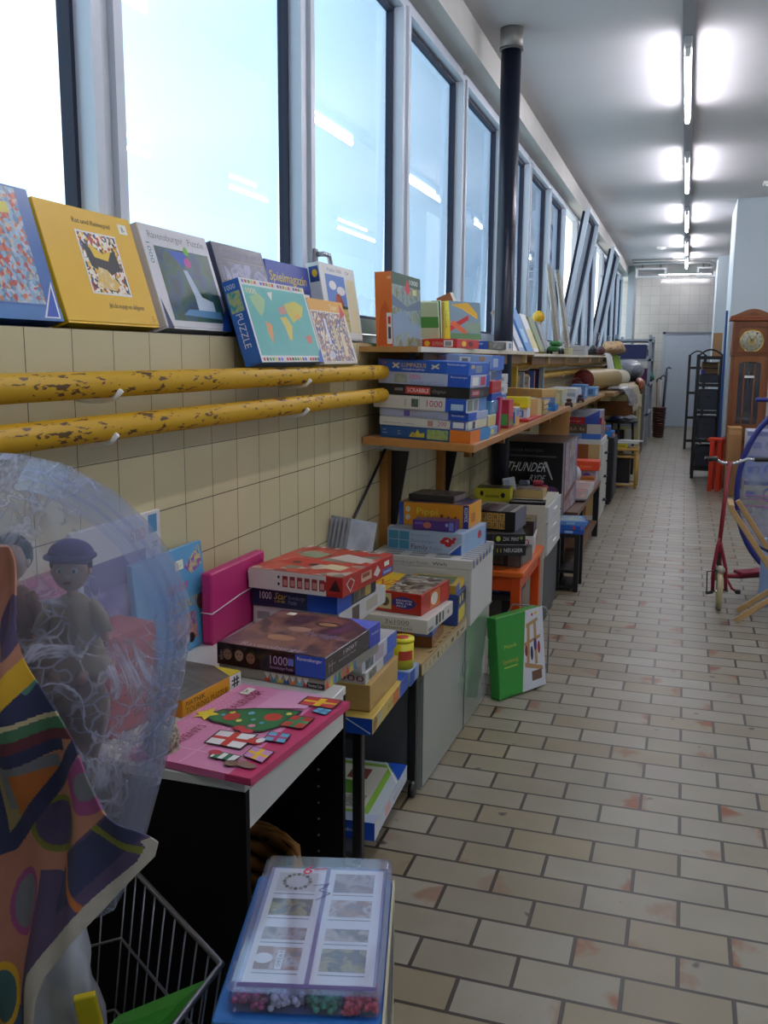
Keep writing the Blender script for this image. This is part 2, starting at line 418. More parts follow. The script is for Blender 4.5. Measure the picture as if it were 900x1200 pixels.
# far ceiling: beam with pipes, ventilation frames
b = MB(); b.box(-1.05, .45, 19.2, 19.5, 3.1, 3.26, M_BEAM); struct(b, 'trim_5')
for nm, xa, xb_, lab in (('vent_grille', -1.02, -.45, 'long white ventilation grille under the far ceiling beam, left of the tube lights'), ('vent_grille', .1, .44, 'short white ventilation grille under the far ceiling beam, right of the tube lights')):
    t = thing(nm, lab, 'vent', ((xa+xb_)/2, 18.95, 3.0), group='ventilation grilles at the far end'); l = (xb_-xa)/2
    m = MB(); m.box(-l, l, 0, .2, -.0, .03, WHITE); m.box(-l, l, 0, .2, .15, .18, WHITE); m.box(-l, -l+.04, 0, .2, .03, .15, WHITE); m.box(l-.04, l, 0, .2, .03, .15, WHITE)
    m.build('frame', t)
    m = MB()
    for i in range(5): m.box(-l+.04, l-.04, .03, .06, .035+.023*i, .047+.023*i, GREY)
    m.build('slat', t)
    for q in (-l+.1, l-.13):
        m = MB(); m.box(q, q+.03, .18, .28, .17, .26, GREY); m.build('bracket', t)
m = MB(); m.tube([(-1.05, 18.2, 3.2), (.3, 18.2, 3.2), (.4, 18.25, 3.14), (.4, 19.2, 3.12)], .028, K('#9a9a98', .35, .5)); m.tube([(-1.05, 18.0, 3.225), (.45, 18.0, 3.225)], .02, K('#b5b3ae', .35, .4))
tag(m.build('ceiling_pipe'), 'pair of thin grey pipes crossing under the ceiling at the far end', 'pipe')
for x, y, lab in ((-.49, 16.2, 'small white detector box on the far ceiling, left of the tube lights'), (.72, 10.6, 'small white detector box on the ceiling, right of the tube lights')):
    t = thing('smoke_detector', lab, 'detector', (x, y, 3.2595))
    m = MB(); m.box(-.07, .07, -.07, .07, -.03, 0, WHITE, c=.006); m.build('base', t)
    m = MB(); m.lathe([(.03, -.045), (.05, -.0305), (.001, -.0305)], WHITE); m.build('sensor_dome', t)
# far door
d = struct(MB().box(-.44, .5, Y1-.045, Y1-.005, .005, 1.98, K('#b9c4d0', .5)), 'door_1')
m = MB(); m.box(-.5, -.44, Y1-.06, Y1, 0, 2.03, K('#b3bcc6', .5)); m.box(.5, .56, Y1-.06, Y1, 0, 2.03, K('#b3bcc6', .5)); m.box(-.5, .56, Y1-.06, Y1, 1.98, 2.03, K('#7f868e', .5)); m.build('door_frame', d)
m = MB(); m.tube([(.42, Y1-.05, 1.02), (.42, Y1-.1, 1.02), (.32, Y1-.1, 1.02)], .01, GREY); m.box(.4, .44, Y1-.055, Y1-.044, .93, 1.1, GREY); m.build('door_handle', d)

# ------------------------------------------------------------------ windows
def glass_mat():
    m, nt, p = new('window_glass'); nt.nodes.remove(p); L = nt.links.new; out = nt.nodes['Material Output']
    lw = nd(nt, 'ShaderNodeLayerWeight', Blend=.5)
    rp = nd(nt, 'ShaderNodeValToRGB')      # coated glass: clear head-on, blue and denser at a slant
    e = rp.color_ramp.elements; e[0].position = .22; e[0].color = (.91, .985, 1, 1); e[1].position = .95; e[1].color = (.5, .66, .88, 1)
    q = e.new(.62); q.color = (.73, .89, .99, 1)
    L(lw.outputs['Facing'], rp.inputs[0])
    t = nd(nt, 'ShaderNodeBsdfTransparent'); L(rp.outputs[0], t.inputs[0])
    g = nd(nt, 'ShaderNodeBsdfGlossy', Roughness=.0); f = nd(nt, 'ShaderNodeFresnel', IOR=1.52); ge = nd(nt, 'ShaderNodeNewGeometry'); im = nd(nt, 'ShaderNodeMath', operation='MULTIPLY_ADD'); im.inputs[1].default_value = 1/1.52-1.52; im.inputs[2].default_value = 1.52; L(ge.outputs['Backfacing'], im.inputs[0]); L(im.outputs[0], f.inputs['IOR'])
    mu = nd(nt, 'ShaderNodeMath', operation='MULTIPLY'); mu.inputs[1].default_value = 1.6; mu.use_clamp = True; L(f.outputs[0], mu.inputs[0])
    a = nd(nt, 'ShaderNodeMixShader'); L(mu.outputs[0], a.inputs[0]); L(t.outputs[0], a.inputs[1]); L(g.outputs[0], a.inputs[2]); L(a.outputs[0], out.inputs[0])
    return m
M_GLASS = glass_mat()
PW = 1.195; YM0 = 1.955
XG = -1.335
TILT = {7: 9.5, 10: 9.5}
for i, k in enumerate(range(-4, 15)):
    ya, yb = YM0+PW*k, YM0+PW*(k+1)
    fixed = MB()    # fixed frame
    zb, zt = 1.5197, 3.095
    fixed.box(XG-.04, XG+.02, ya, ya+.022, zb, zt, M_ALU2); fixed.box(XG-.04, XG+.02, yb-.022, yb, zb, zt, M_ALU2)
    fixed.box(XG-.04, XG+.02, ya, yb, zt-.035, zt, M_ALU); fixed.box(XG-.04, XG+.02, ya, yb, zb, zb+.04, M_ALU)
    w = struct(fixed, 'window_%d' % (i+1))
    piv = (XG, 0, zb+.042)
    def sash(mb, x0, x1, y0, y1, z0, z1, mat): mb.box(x0, x1, y0, y1, z0-piv[2], z1-piv[2], mat)
    s0, s1, sz0, sz1 = ya+.026, yb-.026, zb+.045, zt-.04
    fr = MB()
    sash(fr, -.012, .035, s0, s0+.036, sz0, sz1, M_ALU); sash(fr, -.012, .035, s1-.036, s1, sz0, sz1, M_ALU)
    sash(fr, -.012, .035, s0+.036, s1-.036, sz1-.03, sz1, M_ALU); sash(fr, -.012, .035, s0+.036, s1-.036, sz0, sz0+.06, M_ALU)
    ga = MB(); g0, g1, gz0, gz1 = s0+.036, s1-.036, sz0+.06, sz1-.03
    sash(ga, -.045, -.0115, g0, g0+.014, gz0, gz1, M_GASK); sash(ga, -.045, -.0115, g1-.014, g1, gz0, gz1, M_GASK)
    sash(ga, -.045, -.0115, g0, g1, gz1-.02, gz1, M_GASK); sash(ga, -.045, -.0115, g0, g1, gz0, gz0+.018, M_GASK)
    pa = MB(); pa.quad([(-.03, g0, gz0-piv[2]), (-.03, g1, gz0-piv[2]), (-.03, g1, gz1-piv[2]), (-.03, g0, gz1-piv[2])], M_GLASS)
    pa.quad([(-.058, g0+.01, gz0-piv[2]+.01), (-.058, g1-.01, gz0-piv[2]+.01), (-.034, g1-.01, gz1-piv[2]-.01), (-.034, g0+.01, gz1-piv[2]-.01)], M_GLASS)
    f = fr.build('window_sash', w, piv); ga.build('gasket', f); pa.build('window_pane', f)
    if k in TILT:
        f.rotation_euler = (0, R(TILT[k]), 0)
        m = MB(); m.tube([(-.02, s1-.03, sz1-.3-piv[2]), (-.2, s1-.01, sz1-.35-piv[2])], .008, GREY); m.build('stay_arm', f)
    if k in (1, 4, 7, 10, 12):
        hz = 1.8-piv[2]
        m = MB(); m.box(.035, .047, s0+.004, s0+.032, hz-.05, hz+.05, GREY, c=.003)
        m.tube([(.045, s0+.018, hz+.03), (.075, s0+.018, hz+.03), (.08, s0+.05, hz+.028), (.08, s0+.07, hz), (.078, s0+.075, hz-.085)], .0095, K('#b9bcc2', .25, .8))
        m.build('window_handle', f)

# ------------------------------------------------------------------ ceiling lights
def emit(name, col, s):
    m, nt, p = new(name); p.inputs['Emission Color'].default_value = lin(col); p.inputs['Emission Strength'].default_value = s; p.inputs['Base Color'].default_value = lin('#ffffff')
    return m
M_TUBE = emit('tube_light', '#f8f4ff', 62)
XL = -.088
YL = (-.2, 2.72, 5.72, 8.72, 11.8, 14.75, 17.1)
for i, (y, lab) in enumerate(((-.2, None), (2.72, None), (5.72, 'nearest tube light in the row on the ceiling'), (8.72, 'second tube light of the ceiling row, counted from the near end'), (11.8, 'third tube light of the ceiling row, counted from the near end'), (14.75, 'fourth tube light of the ceiling row, its glow slightly greenish'), (17.1, 'last tube light of the ceiling row, close to the far beam'))):
    t = thing('tube_light', lab or 'bare tube light on the ceiling rail above the viewer', 'light', (XL, y+.8, 3.215), group='tube lights on the ceiling rail')
    nx = YL[i+1]-y if i+1 < len(YL) else 1.66
    m = MB(); m.box(-.03, .03, -.8, -.8+nx-.002, 0, .0445, K('#8f9096', .5)); m.build('mounting_rail', t)
    m = MB(); m.box(-.022, .022, -.86, .86, -.045, -.0005, K('#b9babd', .4), c=.004); m.build('batten', t)
    for q in (-.8, .775):
        m = MB(); m.box(-.016, .016, q, q+.025, -.09, -.045, WHITE, c=.003); m.build('lamp_holder', t)
    m = MB(); m.tube([(0, -.775, -.072), (0, .775, -.072)], .017, M_TUBE, 12); m.build('tube', t)
for i, y in enumerate(YL[:5]):  # second row added out of view, to brighten the wall below the windows
    t = thing('tube_light', 'added tube light of an unseen second ceiling row, brightening the wall under the windows', 'light', (1.75, y+.8, 3.215), group='added tube lights of the unseen second ceiling row')
    m = MB(); m.box(-.03, .03, -.9, .9, 0, .0445, K('#8f9096', .5)); m.build('mounting_rail', t)
    m = MB(); m.box(-.022, .022, -.86, .86, -.045, -.0005, K('#b9babd', .4), c=.004); m.build('batten', t)
    for q in (-.8, .775):
        m = MB(); m.box(-.016, .016, q, q+.025, -.09, -.045, WHITE, c=.003); m.build('lamp_holder', t)
    m = MB(); m.tube([(0, -.775, -.072), (0, .775, -.072)], .017, M_TUBE, 12); m.build('tube', t)
t = thing('tube_light', 'tube light mounted crosswise behind the far ceiling beam', 'light', (-.12, 20.3, 3.2), group='tube lights on the ceiling rail')
m = MB(); m.box(-.55, .55, -.03, .03, .0, .059, WHITE); m.build('batten', t); m = MB(); m.tube([(-.5, 0, -.025), (.5, 0, -.025)], .016, M_TUBE, 12); m.build('tube', t)
for q in (-.53, .5):
    m = MB(); m.box(q, q+.03, -.016, .016, -.045, 0, WHITE); m.build('lamp_holder', t)

# ------------------------------------------------------------------ stove pipe and yellow wall pipes
t = thing('stove_pipe', 'dark blue-black vertical metal pipe from floor to ceiling beside the windows', 'pipe', (-1.02, 5.42, 0))
m = MB(); m.tube([(0, 0, .002), (0, 0, 3.17)], .056, K('#141a2c', .3, .2), 28); m.build('pipe', t)
m = MB(); m.tube([(0, 0, 3.15), (0, 0, 3.258)], .064, K('#8c8a84', .5, .5, .25, 30), 28); m.tube([(0, 0, 3.145), (0, 0, 3.155)], .066, K('#5c5a56', .5, .5), 28); m.build('collar', t)
def yellow_mat():
    m, nt, p = new('chipped_yellow_paint'); L = nt.links.new
    tc = nd(nt, 'ShaderNodeTexCoord'); mp = nd(nt, 'ShaderNodeMapping'); mp.inputs['Scale'].default_value = (100, 28, 100); L(tc.outputs['Object'], mp.inputs[0])
    n = nd(nt, 'ShaderNodeTexNoise', Scale=1., Detail=5., Distortion=.4); L(mp.outputs[0], n.inputs[0])
    n2 = nd(nt, 'ShaderNodeTexNoise', Scale=3.); L(tc.outputs['Object'], n2.inputs[0])
    ad = nd(nt, 'ShaderNodeMath', operation='MULTIPLY_ADD'); ad.inputs[1].default_value = .35; L(n2.outputs[0], ad.inputs[0]); L(n.outputs[0], ad.inputs[2])
    rp = nd(nt, 'ShaderNodeValToRGB'); e = rp.color_ramp.elements; e[0].position = .775; e[0].color = lin('#cda01f'); e[1].position = .8; e[1].color = lin('#5a3d20'); L(ad.outputs[0], rp.inputs[0])
    L(rp.outputs[0], p.inputs['Base Color']); p.inputs['Roughness'].default_value = .38
    return m
M_YEL = yellow_mat()
for z, lab in ((1.409, 'upper of the two chipped yellow pipes running along the tiled wall'), (1.322, 'lower of the two chipped yellow pipes running along the tiled wall')):
    t = thing('wall_pipe', lab, 'pipe', (-1.108, 9, z), group='yellow pipes along the wall')
    m = MB(); m.tube([(0, y, 0) for y in (-11.3, 0, 10.3)], .0265, M_YEL, 20); m.build('pipe', t)
    for y in (1.62, 2.62, 4.6, 6.8, 8.9, 11, 13):
        y -= 9; yy = y if z > 1.35 else y-.02
        m = MB(); m.tube([(-.075, yy, -.03), (-.04, yy, -.034), (-.012, yy, -.032), (.014, yy, -.027), (.03, yy, -.012)], .006, WHITE); m.build('pipe_hook', t)
# ------------------------------------------------------------------ puzzle boxes on the window sill (left to right)
P_FLEUR = pic(['#8fb0c8', '#b9c4d4', '#b8514a', '#7f93a8', '#c4b9a8', '#5a86ad', '#c87a5a', '#9ab8d0'], 120, 1, voro=True)
P_YEL = pic(['#f4efe2', '#e5c43a', '#2a2622', '#f0e6d0', '#b5482c', '#3d4a6a', '#f2ead8'], 130, 2, voro=True)
P_FALLS = pic(['#15301f', '#24452c', '#2f5a4a', '#27486e', '#1d3423'], 16, 3, 1)
P_DARK = pic(['#191b2e', '#2c3350', '#9aa0bd', '#22263e', '#565d80'], 14, 4, 3)
P_MAP = pic(['#3aa0a0', '#48aba3', '#3fa5a2'], 6, 5)
P_CITY = pic(['#3d3f70', '#c8b48a', '#5a4a7e', '#e0d6c0', '#2c3158', '#a5713f'], 120, 6, voro=True)
P_FIELD = pic(['#c8b26a', '#b5a050', '#dccb8c', '#9fa85a'], 22, 7, 1, stretch=(1, 1, 3))
P_LAND = pic(['#3e5a34', '#7f8a5a', '#8aa0b4', '#5c6a40', '#b0a880'], 13, 8, 2)
RAVW = K('#d8d8dc', .35)
DKBLU = K('#223a86', .35)
Z0 = 1.5197
sbox('light blue flower picture box, leftmost on the window sill, cut by the picture edge', 1.2, 1.612, -1.2, Z0, .27, .05, 16, K('#3f6aa8', .3), name='puzzle_box', group='puzzle boxes leaning in a row on the window sill',
     cover=[('r', .02, .12, .9, .98, P_FLEUR), ('r', 0, 0, 1, .1, K('#4a7ab4', .3)), ('r', .55, .78, .82, .86, K('#d9d06a')), ('p', [(.86, .02), (.98, .02), (.98, .3)], WHITE), ('p', [(.88, .03), (.97, .03), (.97, .26)], RAVB)])
sbox('large plain yellow game box with a square festive picture, on the window sill', 1.628, 1.975, -1.2, Z0, .262, .045, 17, K('#e3b41c', .4), name='board_game_box', cat='board game', group='puzzle boxes leaning in a row on the window sill',
     cover=[('r', .33, .26, .76, .8, WHITE), ('r', .345, .275, .745, .785, P_YEL), ('p', [(.36, .72), (.5, .6), (.7, .66), (.72, .5), (.55, .42), (.4, .5)], K('#1f1d1c')), ('p', [(.42, .7), (.56, .62), (.66, .66), (.6, .56), (.46, .58)], K('#e8c53a')), ('p', [(.4, .32), (.47, .5), (.56, .48), (.66, .36), (.6, .3)], pic(['#f2f2ea', '#e0b83a', '#d8d2c2'], 50, 9)),
            ('t', .33, .86, .045, 'Rat und Reisespiel', BLACK, .4, .2), ('t', .46, .15, .045, 'Jeu de voyage en défigures', BLACK, .4, .2), ('r', .83, .84, .93, .93, STK), ('t', .865, .86, .05, '8-', BLACK), ('t', .93, .05, .05, '5', K('#8a5a1c'))], st=None)
sbox('waterfall landscape puzzle box with white frame and grey title on the window sill', 2.0, 2.335, -1.195, Z0, .262, .045, 17, RAVW, group='puzzle boxes leaning in a row on the window sill',
     cover=[('r', .14, .08, .95, .8, P_FALLS), ('p', [(.3, .78), (.5, .62), (.62, .78)], K('#3f63b8')), ('p', [(.48, .6), (.54, .6), (.66, .34), (.82, .3), (.82, .2), (.55, .2), (.55, .34)], K('#c9d8ea')), ('p', [(.3, .14), (.9, .12), (.9, .2), (.4, .2)], K('#5f8fb8')), ('e', .58, .68, .05, .05, K('#c45aa0')),
            ('t', .1, .87, .07, 'Ravensburger', GREY, .5), ('t', .67, .87, .07, 'Puzzle', GREY, .25), ('e', .6, .8, .035, .045, K('#6fbf2a')), ('tv', .045, .82, .05, '1000', K('#3f8a8a'), .2), ('p', [(.84, 0), (1, 0), (1, .26)], RAVB), ('p', [(.02, 0), (.1, 0), (.02, .3)], NAVY)])
sbox('dark night picture puzzle box with stones and a yellow star sticker on the window sill', 2.365, 2.69, -1.195, Z0, .26, .045, 17, K('#25293f', .3), group='puzzle boxes leaning in a row on the window sill',
     cover=[('r', .12, .06, .96, .8, P_DARK), ('e', .45, .5, .2, .12, K('#9aa0b5')), ('e', .72, .52, .16, .12, K('#8b90a8')), ('e', .5, .28, .2, .12, K('#6d7390')), ('p', [(.3, .5), (.34, .5), (.45, .08), (.4, .08)], K('#aab0c4')),
            ('t', .12, .86, .075, 'Ravensburger', K('#8e93a8'), .5), ('t', .68, .86, .075, 'Puzzle', K('#8e93a8'), .26), ('r', .12, .815, .96, .825, GREY), ('tv', .05, .78, .05, '1000', K('#7d82a0'), .2), ('r', .1, .25, .16, .6, K('#8f7d3a'))],
     Lf=[])
o = bpy.context.scene.objects[-1]
def star(mb, c, r, mat, M):
    pts = []
    for i in range(20):
        a = 2*PI*i/20; q = r if i % 2 == 0 else r*.55
        pts.append((c[0]+q*math.cos(a), c[1]+q*math.sin(a)))
    mb.prism(pts, .0008, mat, M)
# star sticker on the night puzzle's cover (cover local: x=+th/2 plane, y along, z up)
for ob in [q for q in bpy.context.scene.objects if q.get('label', '').startswith('dark night')]:
    m = MB(); M = Matrix.Translation((.0225+.004, 0, 0)) @ Matrix(((0, 0, 1, 0), (1, 0, 0, 0), (0, 1, 0, 0), (0, 0, 0, 1)))
    star(m, (-.085, .085), .028, K('#e6d321'), M); m.build('star_sticker', ob)
sbox('blue games magazine box with yellow title, standing behind the world map box', 2.71, 3.06, -1.235, Z0, .245, .04, 8, K('#27409a', .35), name='board_game_box', cat='board game',
     cover=[('t', .06, .74, .13, 'Spielmagazin', K('#e8cf2a'), .86), ('r', .2, .45, .95, .68, K('#1a2a70')), ('t', .4, .5, .11, 'Ihre Freude', WHITE, .5), ('r', .1, .5, .28, .64, RED), ('r', .14, .555, .24, .585, WHITE), ('r', .175, .515, .205, .625, WHITE), ('t', .55, .15, .16, 'Spiele', K('#d9d03a'), .4), ('r', .78, .55, .95, .62, STK)],
     spine=[('r', .1, .6, .9, .95, K('#c8ccd8')), ('t', .2, .68, .12, 'R', BLACK)])
CONT = K('#d8b48a'); CN2 = K('#9ac08a'); CN3 = K('#d8c860')
flags = []
for j in range(22):
    flags.append(('r', .03+j*.043, .018, .03+j*.043+.03, .055, [RED, WHITE, RAVB, GOLD, K('#2e8a4a'), BLACK][(j*5+j//3) % 6]))
    flags.append(('r', .03+j*.043, .945, .03+j*.043+.03, .982, [WHITE, RAVB, RED, K('#2e8a4a'), GOLD, RED][(j*7+1) % 6]))
sbox('world map puzzle box with blue spine, standing on the upper yellow pipe', 2.29, 2.735, -1.083, 1.4355, .235, .052, 17, K('#2a66b8', .3), group='puzzle boxes leaning on the yellow pipe',
     cover=[('r', .0, 0, 1, 1, WHITE), ('r', .02, .08, .98, .92, P_MAP), ('p', [(.08, .78), (.22, .84), (.3, .76), (.24, .62), (.18, .55), (.12, .66)], CN2), ('p', [(.22, .5), (.3, .46), (.28, .34), (.24, .22), (.21, .36)], K('#d89a5a')), ('p', [(.36, .86), (.44, .88), (.4, .76)], K('#e8e6d8')),
            ('p', [(.46, .56), (.56, .58), (.62, .46), (.56, .28), (.52, .28), (.5, .44)], CN3), ('p', [(.47, .68), (.58, .72), (.58, .62), (.48, .6)], K('#c88a7a')), ('p', [(.58, .74), (.78, .8), (.9, .74), (.84, .6), (.74, .56), (.66, .5), (.6, .62)], K('#c8c050')), ('p', [(.7, .6), (.8, .64), (.78, .54)], K('#e0a050')), ('p', [(.8, .34), (.9, .36), (.9, .26), (.82, .24)], K('#c87a6a')),
            ('t', .06, .82, .07, '1000', K('#e8e0a0'), .14)]+flags+[('p', [(.9, 0), (1, 0), (1, .2)], RAVB)],
     spine=[('r', .1, .05, .9, .95, K('#2a66b8', .3)), ('tv', .3, .6, .4, 'PUZZLE', WHITE, .4), ('r', .12, .62, .88, .86, pic(['#3aa0a0', '#c8c87a', '#3aa0a0'], 60, 3)), ('t', .12, .89, .06, '1000', WHITE, .6)])
sbox('purple night-city picture puzzle box leaning on the pipe right of the world map box', 2.752, 3.07, -1.085, 1.4355, .215, .03, 17, K('#d8d2c8', .35), group='puzzle boxes leaning on the yellow pipe',
     cover=[('r', .03, .04, .94, .8, P_CITY), ('r', 0, .82, 1, 1, K('#d8a038')), ('t', .6, .86, .09, 'Super', K('#f2e4b0'), .2), ('p', [(.82, .72), (.9, .98), (.99, .8)], RED), ('r', .3, .3, .36, .7, K('#d8d8e6')), ('r', .5, .2, .58, .6, K('#c8b890')), ('r', .68, .12, .78, .5, K('#d8c8a0')), ('e', .3, .14, .08, .06, K('#c8c8d6'))])

# ------------------------------------------------------------------ upper shelf
M_SHF = wood('#a2763e', '#b98c50', 3, (12, 1, 12)); M_SHD = wood('#7a5528', '#8d6636', 3, (12, 1, 12)); M_PALE = K('#d6cfb8', .5)
YS = 3.34
def plank(name, label, x0, x1, y0, y1, z0, z1, nbr):
    t = thing(name, label, 'shelf', (0, y0, 0), group='upper shelf boards along the windows')
    m = MB(); m.box(x0, x1-.012, 0, y1-y0, z0, z1, M_SHF); m.build('shelf_board', t)
    m = MB(); m.box(x1-.012, x1, 0, y1-y0, z0+.001, z1, M_PALE); m.build('edge_band', t)
    m = MB(); m.box(x1-.06, x1-.045, .2, y1-y0, z0-.055, z0-.0005, M_SHD); m.build('front_rail', t)
    for i in range(nbr):
        y = (y1-y0)*(i+.9)/nbr-.1
        m = MB(); m.box(x1-.0445, x1-.02, y, y+.03, z0-.05, z0-.0005, K('#c9b27e', .5)); m.build('support_batten', t)
    return t
plank('wall_shelf', 'near upper wooden shelf board with pale edge, above the tall stack of boxes', XW+.001, -.94, 3.36, 6.08, 1.485, 1.506, 3)
plank('wall_shelf', 'far upper wooden shelf board running on past the dark stove pipe', XW+.001, -.94, 6.1, 14.5, 1.474, 1.495, 8)
ZU = 1.506
sbox('white puzzle box with a small red-roofed field picture, left of the orange spined box', 3.08, 3.44, -1.195, Z0, .27, .05, 9, K('#dfe0dd', .4),
     cover=[('r', .12, .1, .66, .86, P_FIELD), ('r', .12, .45, .66, .86, K('#5f86c8')), ('e', .3, .72, .1, .06, WHITE), ('e', .52, .66, .12, .06, WHITE), ('p', [(.3, .44), (.36, .6), (.46, .62), (.55, .5), (.55, .42)], K('#a84a2c')), ('r', .1, .42, .66, .46, K('#2e4a26')), ('r', .7, .1, .95, .84, K('#e2d8b4')), ('t', .2, .9, .05, 'Puzzle 1000', GREY, .4), ('t', .72, .9, .05, '12+', BLACK, .1)],
     spine=[('r', .2, .75, .9, .95, K('#2a4a8a')), ('e', .6, .86, .2, .05, GOLD), ('r', .1, .1, .12, .7, GREY)])
sbox('wide orange spined puzzle box with a river valley picture, on the upper shelf', 3.49, 3.9, -1.09, ZU, .285, .068, 2, K('#4a6a48', .3),
     cover=[('r', 0, 0, 1, 1, P_LAND), ('p', [(0, .42), (.4, .5), (.7, .3), (1, .34), (1, .1), (.4, .2), (0, .1)], K('#7f95ad')), ('p', [(0, .7), (.5, .56), (1, .7), (1, .55), (.5, .5), (0, .55)], K('#5d7288')), ('r', .0, .84, 1, 1, K('#2f5238')), ('t', .6, .88, .07, '1000', WHITE, .3), ('p', [(.42, .8), (.52, .95), (.62, .8), (.52, .72)], RED), ('r', .7, .74, .84, .82, K('#d8d08a'))],
     spine=[('r', 0, 0, 1, 1, K('#d8701f', .3)), ('p', [(.1, .02), (.3, .5), (.6, .62), (.95, .4), (.95, .02)], K('#c85a18')), ('r', .66, .03, .97, .45, WHITE), ('r', .74, .3, .9, .4, RED), ('r', .74, .1, .9, .26, K('#4a4a4a')), ('t', .72, .9, .04, '1000', K('#f0d0a0'), .25)])
# small flat boxes on the shelf edge with books on top
gbox('flat red games box lying on the upper shelf edge under the yellow book', (-.948, 3.97), ZU, -6, .165, .3, .04, K('#c0302e', .4), name='board_game_box', cat='board game', F=[('t', .3, .3, .4, 'SUPERIA', K('#e8b0a0'), .3), ('r', .62, .15, .88, .85, WHITE), ('r', .66, .25, .84, .75, GREY), ('e', .15, .5, .08, .3, GOLD)], Rt=[('e', .3, .5, .1, .3, GOLD), ('e', .6, .5, .12, .3, K('#7a1c1c'))], single=False)
gbox('flat black and blue puzzle box lying at the edge of the upper shelf', (-.948, 4.62), ZU, -4, .15, .37, .042, K('#26262c', .3), F=[('r', .42, 0, 1, 1, RAVB), ('r', .05, .3, .3, .7, K('#3a3a44')), ('t', .5, .6, .25, 'Ravensburger', WHITE, .35)], Rt=[('r', .1, .1, .9, .9, pic(['#7a7a72', '#4a4a44', '#a8a494'], 30, 11))])
gbox('small white puzzle box lying in front of the dark stove pipe', (-.945, 5.16), ZU, 0, .1, .14, .05, WHITE, F=[('t', .12, .42, .26, '1000', PINKRED, .45), ('e', .76, .5, .1, .2, K('#5f78b8'))], Rt=[('r', .2, .2, .8, .8, K('#7f8fb0'))])
def lean_books(specs, x, y, z, grp):
    for lab, w, h, th, ang, col, F, Rr in specs:
        # thin box, spine (F) towards viewer, slanted in the y direction
        a = R(ang); loc = (x, y, z+th/2*math.sin(abs(a)))
        gbox(lab, None, 0, 0, w, th, h, col, F=F, Rt=Rr, name='picture_book', cat='book', rot=(a, 0, 0), loc=loc, group=grp, single=True, c=.001)
        y += th/math.cos(a)+.004
YEL2 = K('#e6d326', .4)
lean_books([
    ('thin green and white book, leftmost behind the yellow book on the shelf', .12, .16, .012, 14, K('#cfd8b0'), [('r', 0, .3, 1, .6, K('#5a9a4a'))], []),
    ('thin white book with green spine beside the bright yellow book', .13, .165, .014, 10, WHITE, [('r', .7, 0, 1, 1, K('#4f9a5a'))], []),
    ('olive yellow book pushed behind the bright yellow book', .15, .16, .016, 5, K('#b8a83a'), [('r', .4, .0, .8, .9, K('#d8c83a'))], [])], -1.1, 4.02, ZU+.0415, 'small books on the upper shelf')
gbox('bright yellow book with red diagonal stripes standing on the flat red box', None, 0, 0, .05, .24, .175, K('#e8d82a', .4), loc=(-1.015, 4.34, ZU+.0415), rot=(0, R(-4), R(-24)), name='picture_book', cat='book', single=True,
     F=[('tv', .3, .75, .5, 'Labyrinth', K('#7a7420'), .45)], Rt=[('r', 0, 0, 1, 1, K('#7f9aa8')), ('p', [(.05, .9), (.6, .98), (.9, .7), (.9, .55), (.4, .8)], K('#e0b030')), ('p', [(0, .35), (.6, .65), (.6, .52), (0, .2)], RED), ('p', [(.1, .5), (.6, .2), (.5, .1), (.0, .4)], K('#d86a3a')), ('r', 0, 0, 1, .16, K('#5f8a5a')), ('r', .5, .2, 1, .45, K('#8aa088'))])
sbox('brown photo-covered book leaning sideways against the window', 4.55, 4.62, -1.02, ZU+.0005, .27, .075, 24, K('#b89a7a', .4), name='picture_book', cat='book', single=True, spine=[('r', 0, .78, 1, 1, K('#9a5a32')), ('r', .1, .05, .9, .74, pic(['#d8c8b0', '#8a5a42', '#c8c8c0', '#6a4a3a'], 60, 12, voro=True))], cover=[('r', 0, 0, 1, 1, K('#d8d2c4'))])
sbox('pale brown card cover with faded print leaning before the stove pipe', 4.72, 5.2, -1.102, ZU+.0005, .19, .012, 20, K('#c2a47c', .5), name='picture_book', cat='book', single=True, cover=[('r', .03, .05, .97, .95, pic(['#c8a47c', '#a88a68', '#d8c0a0', '#b8a488'], 34, 13)), ('r', .2, .2, .5, .6, K('#d8c8a8'))])
ZV = 1.495
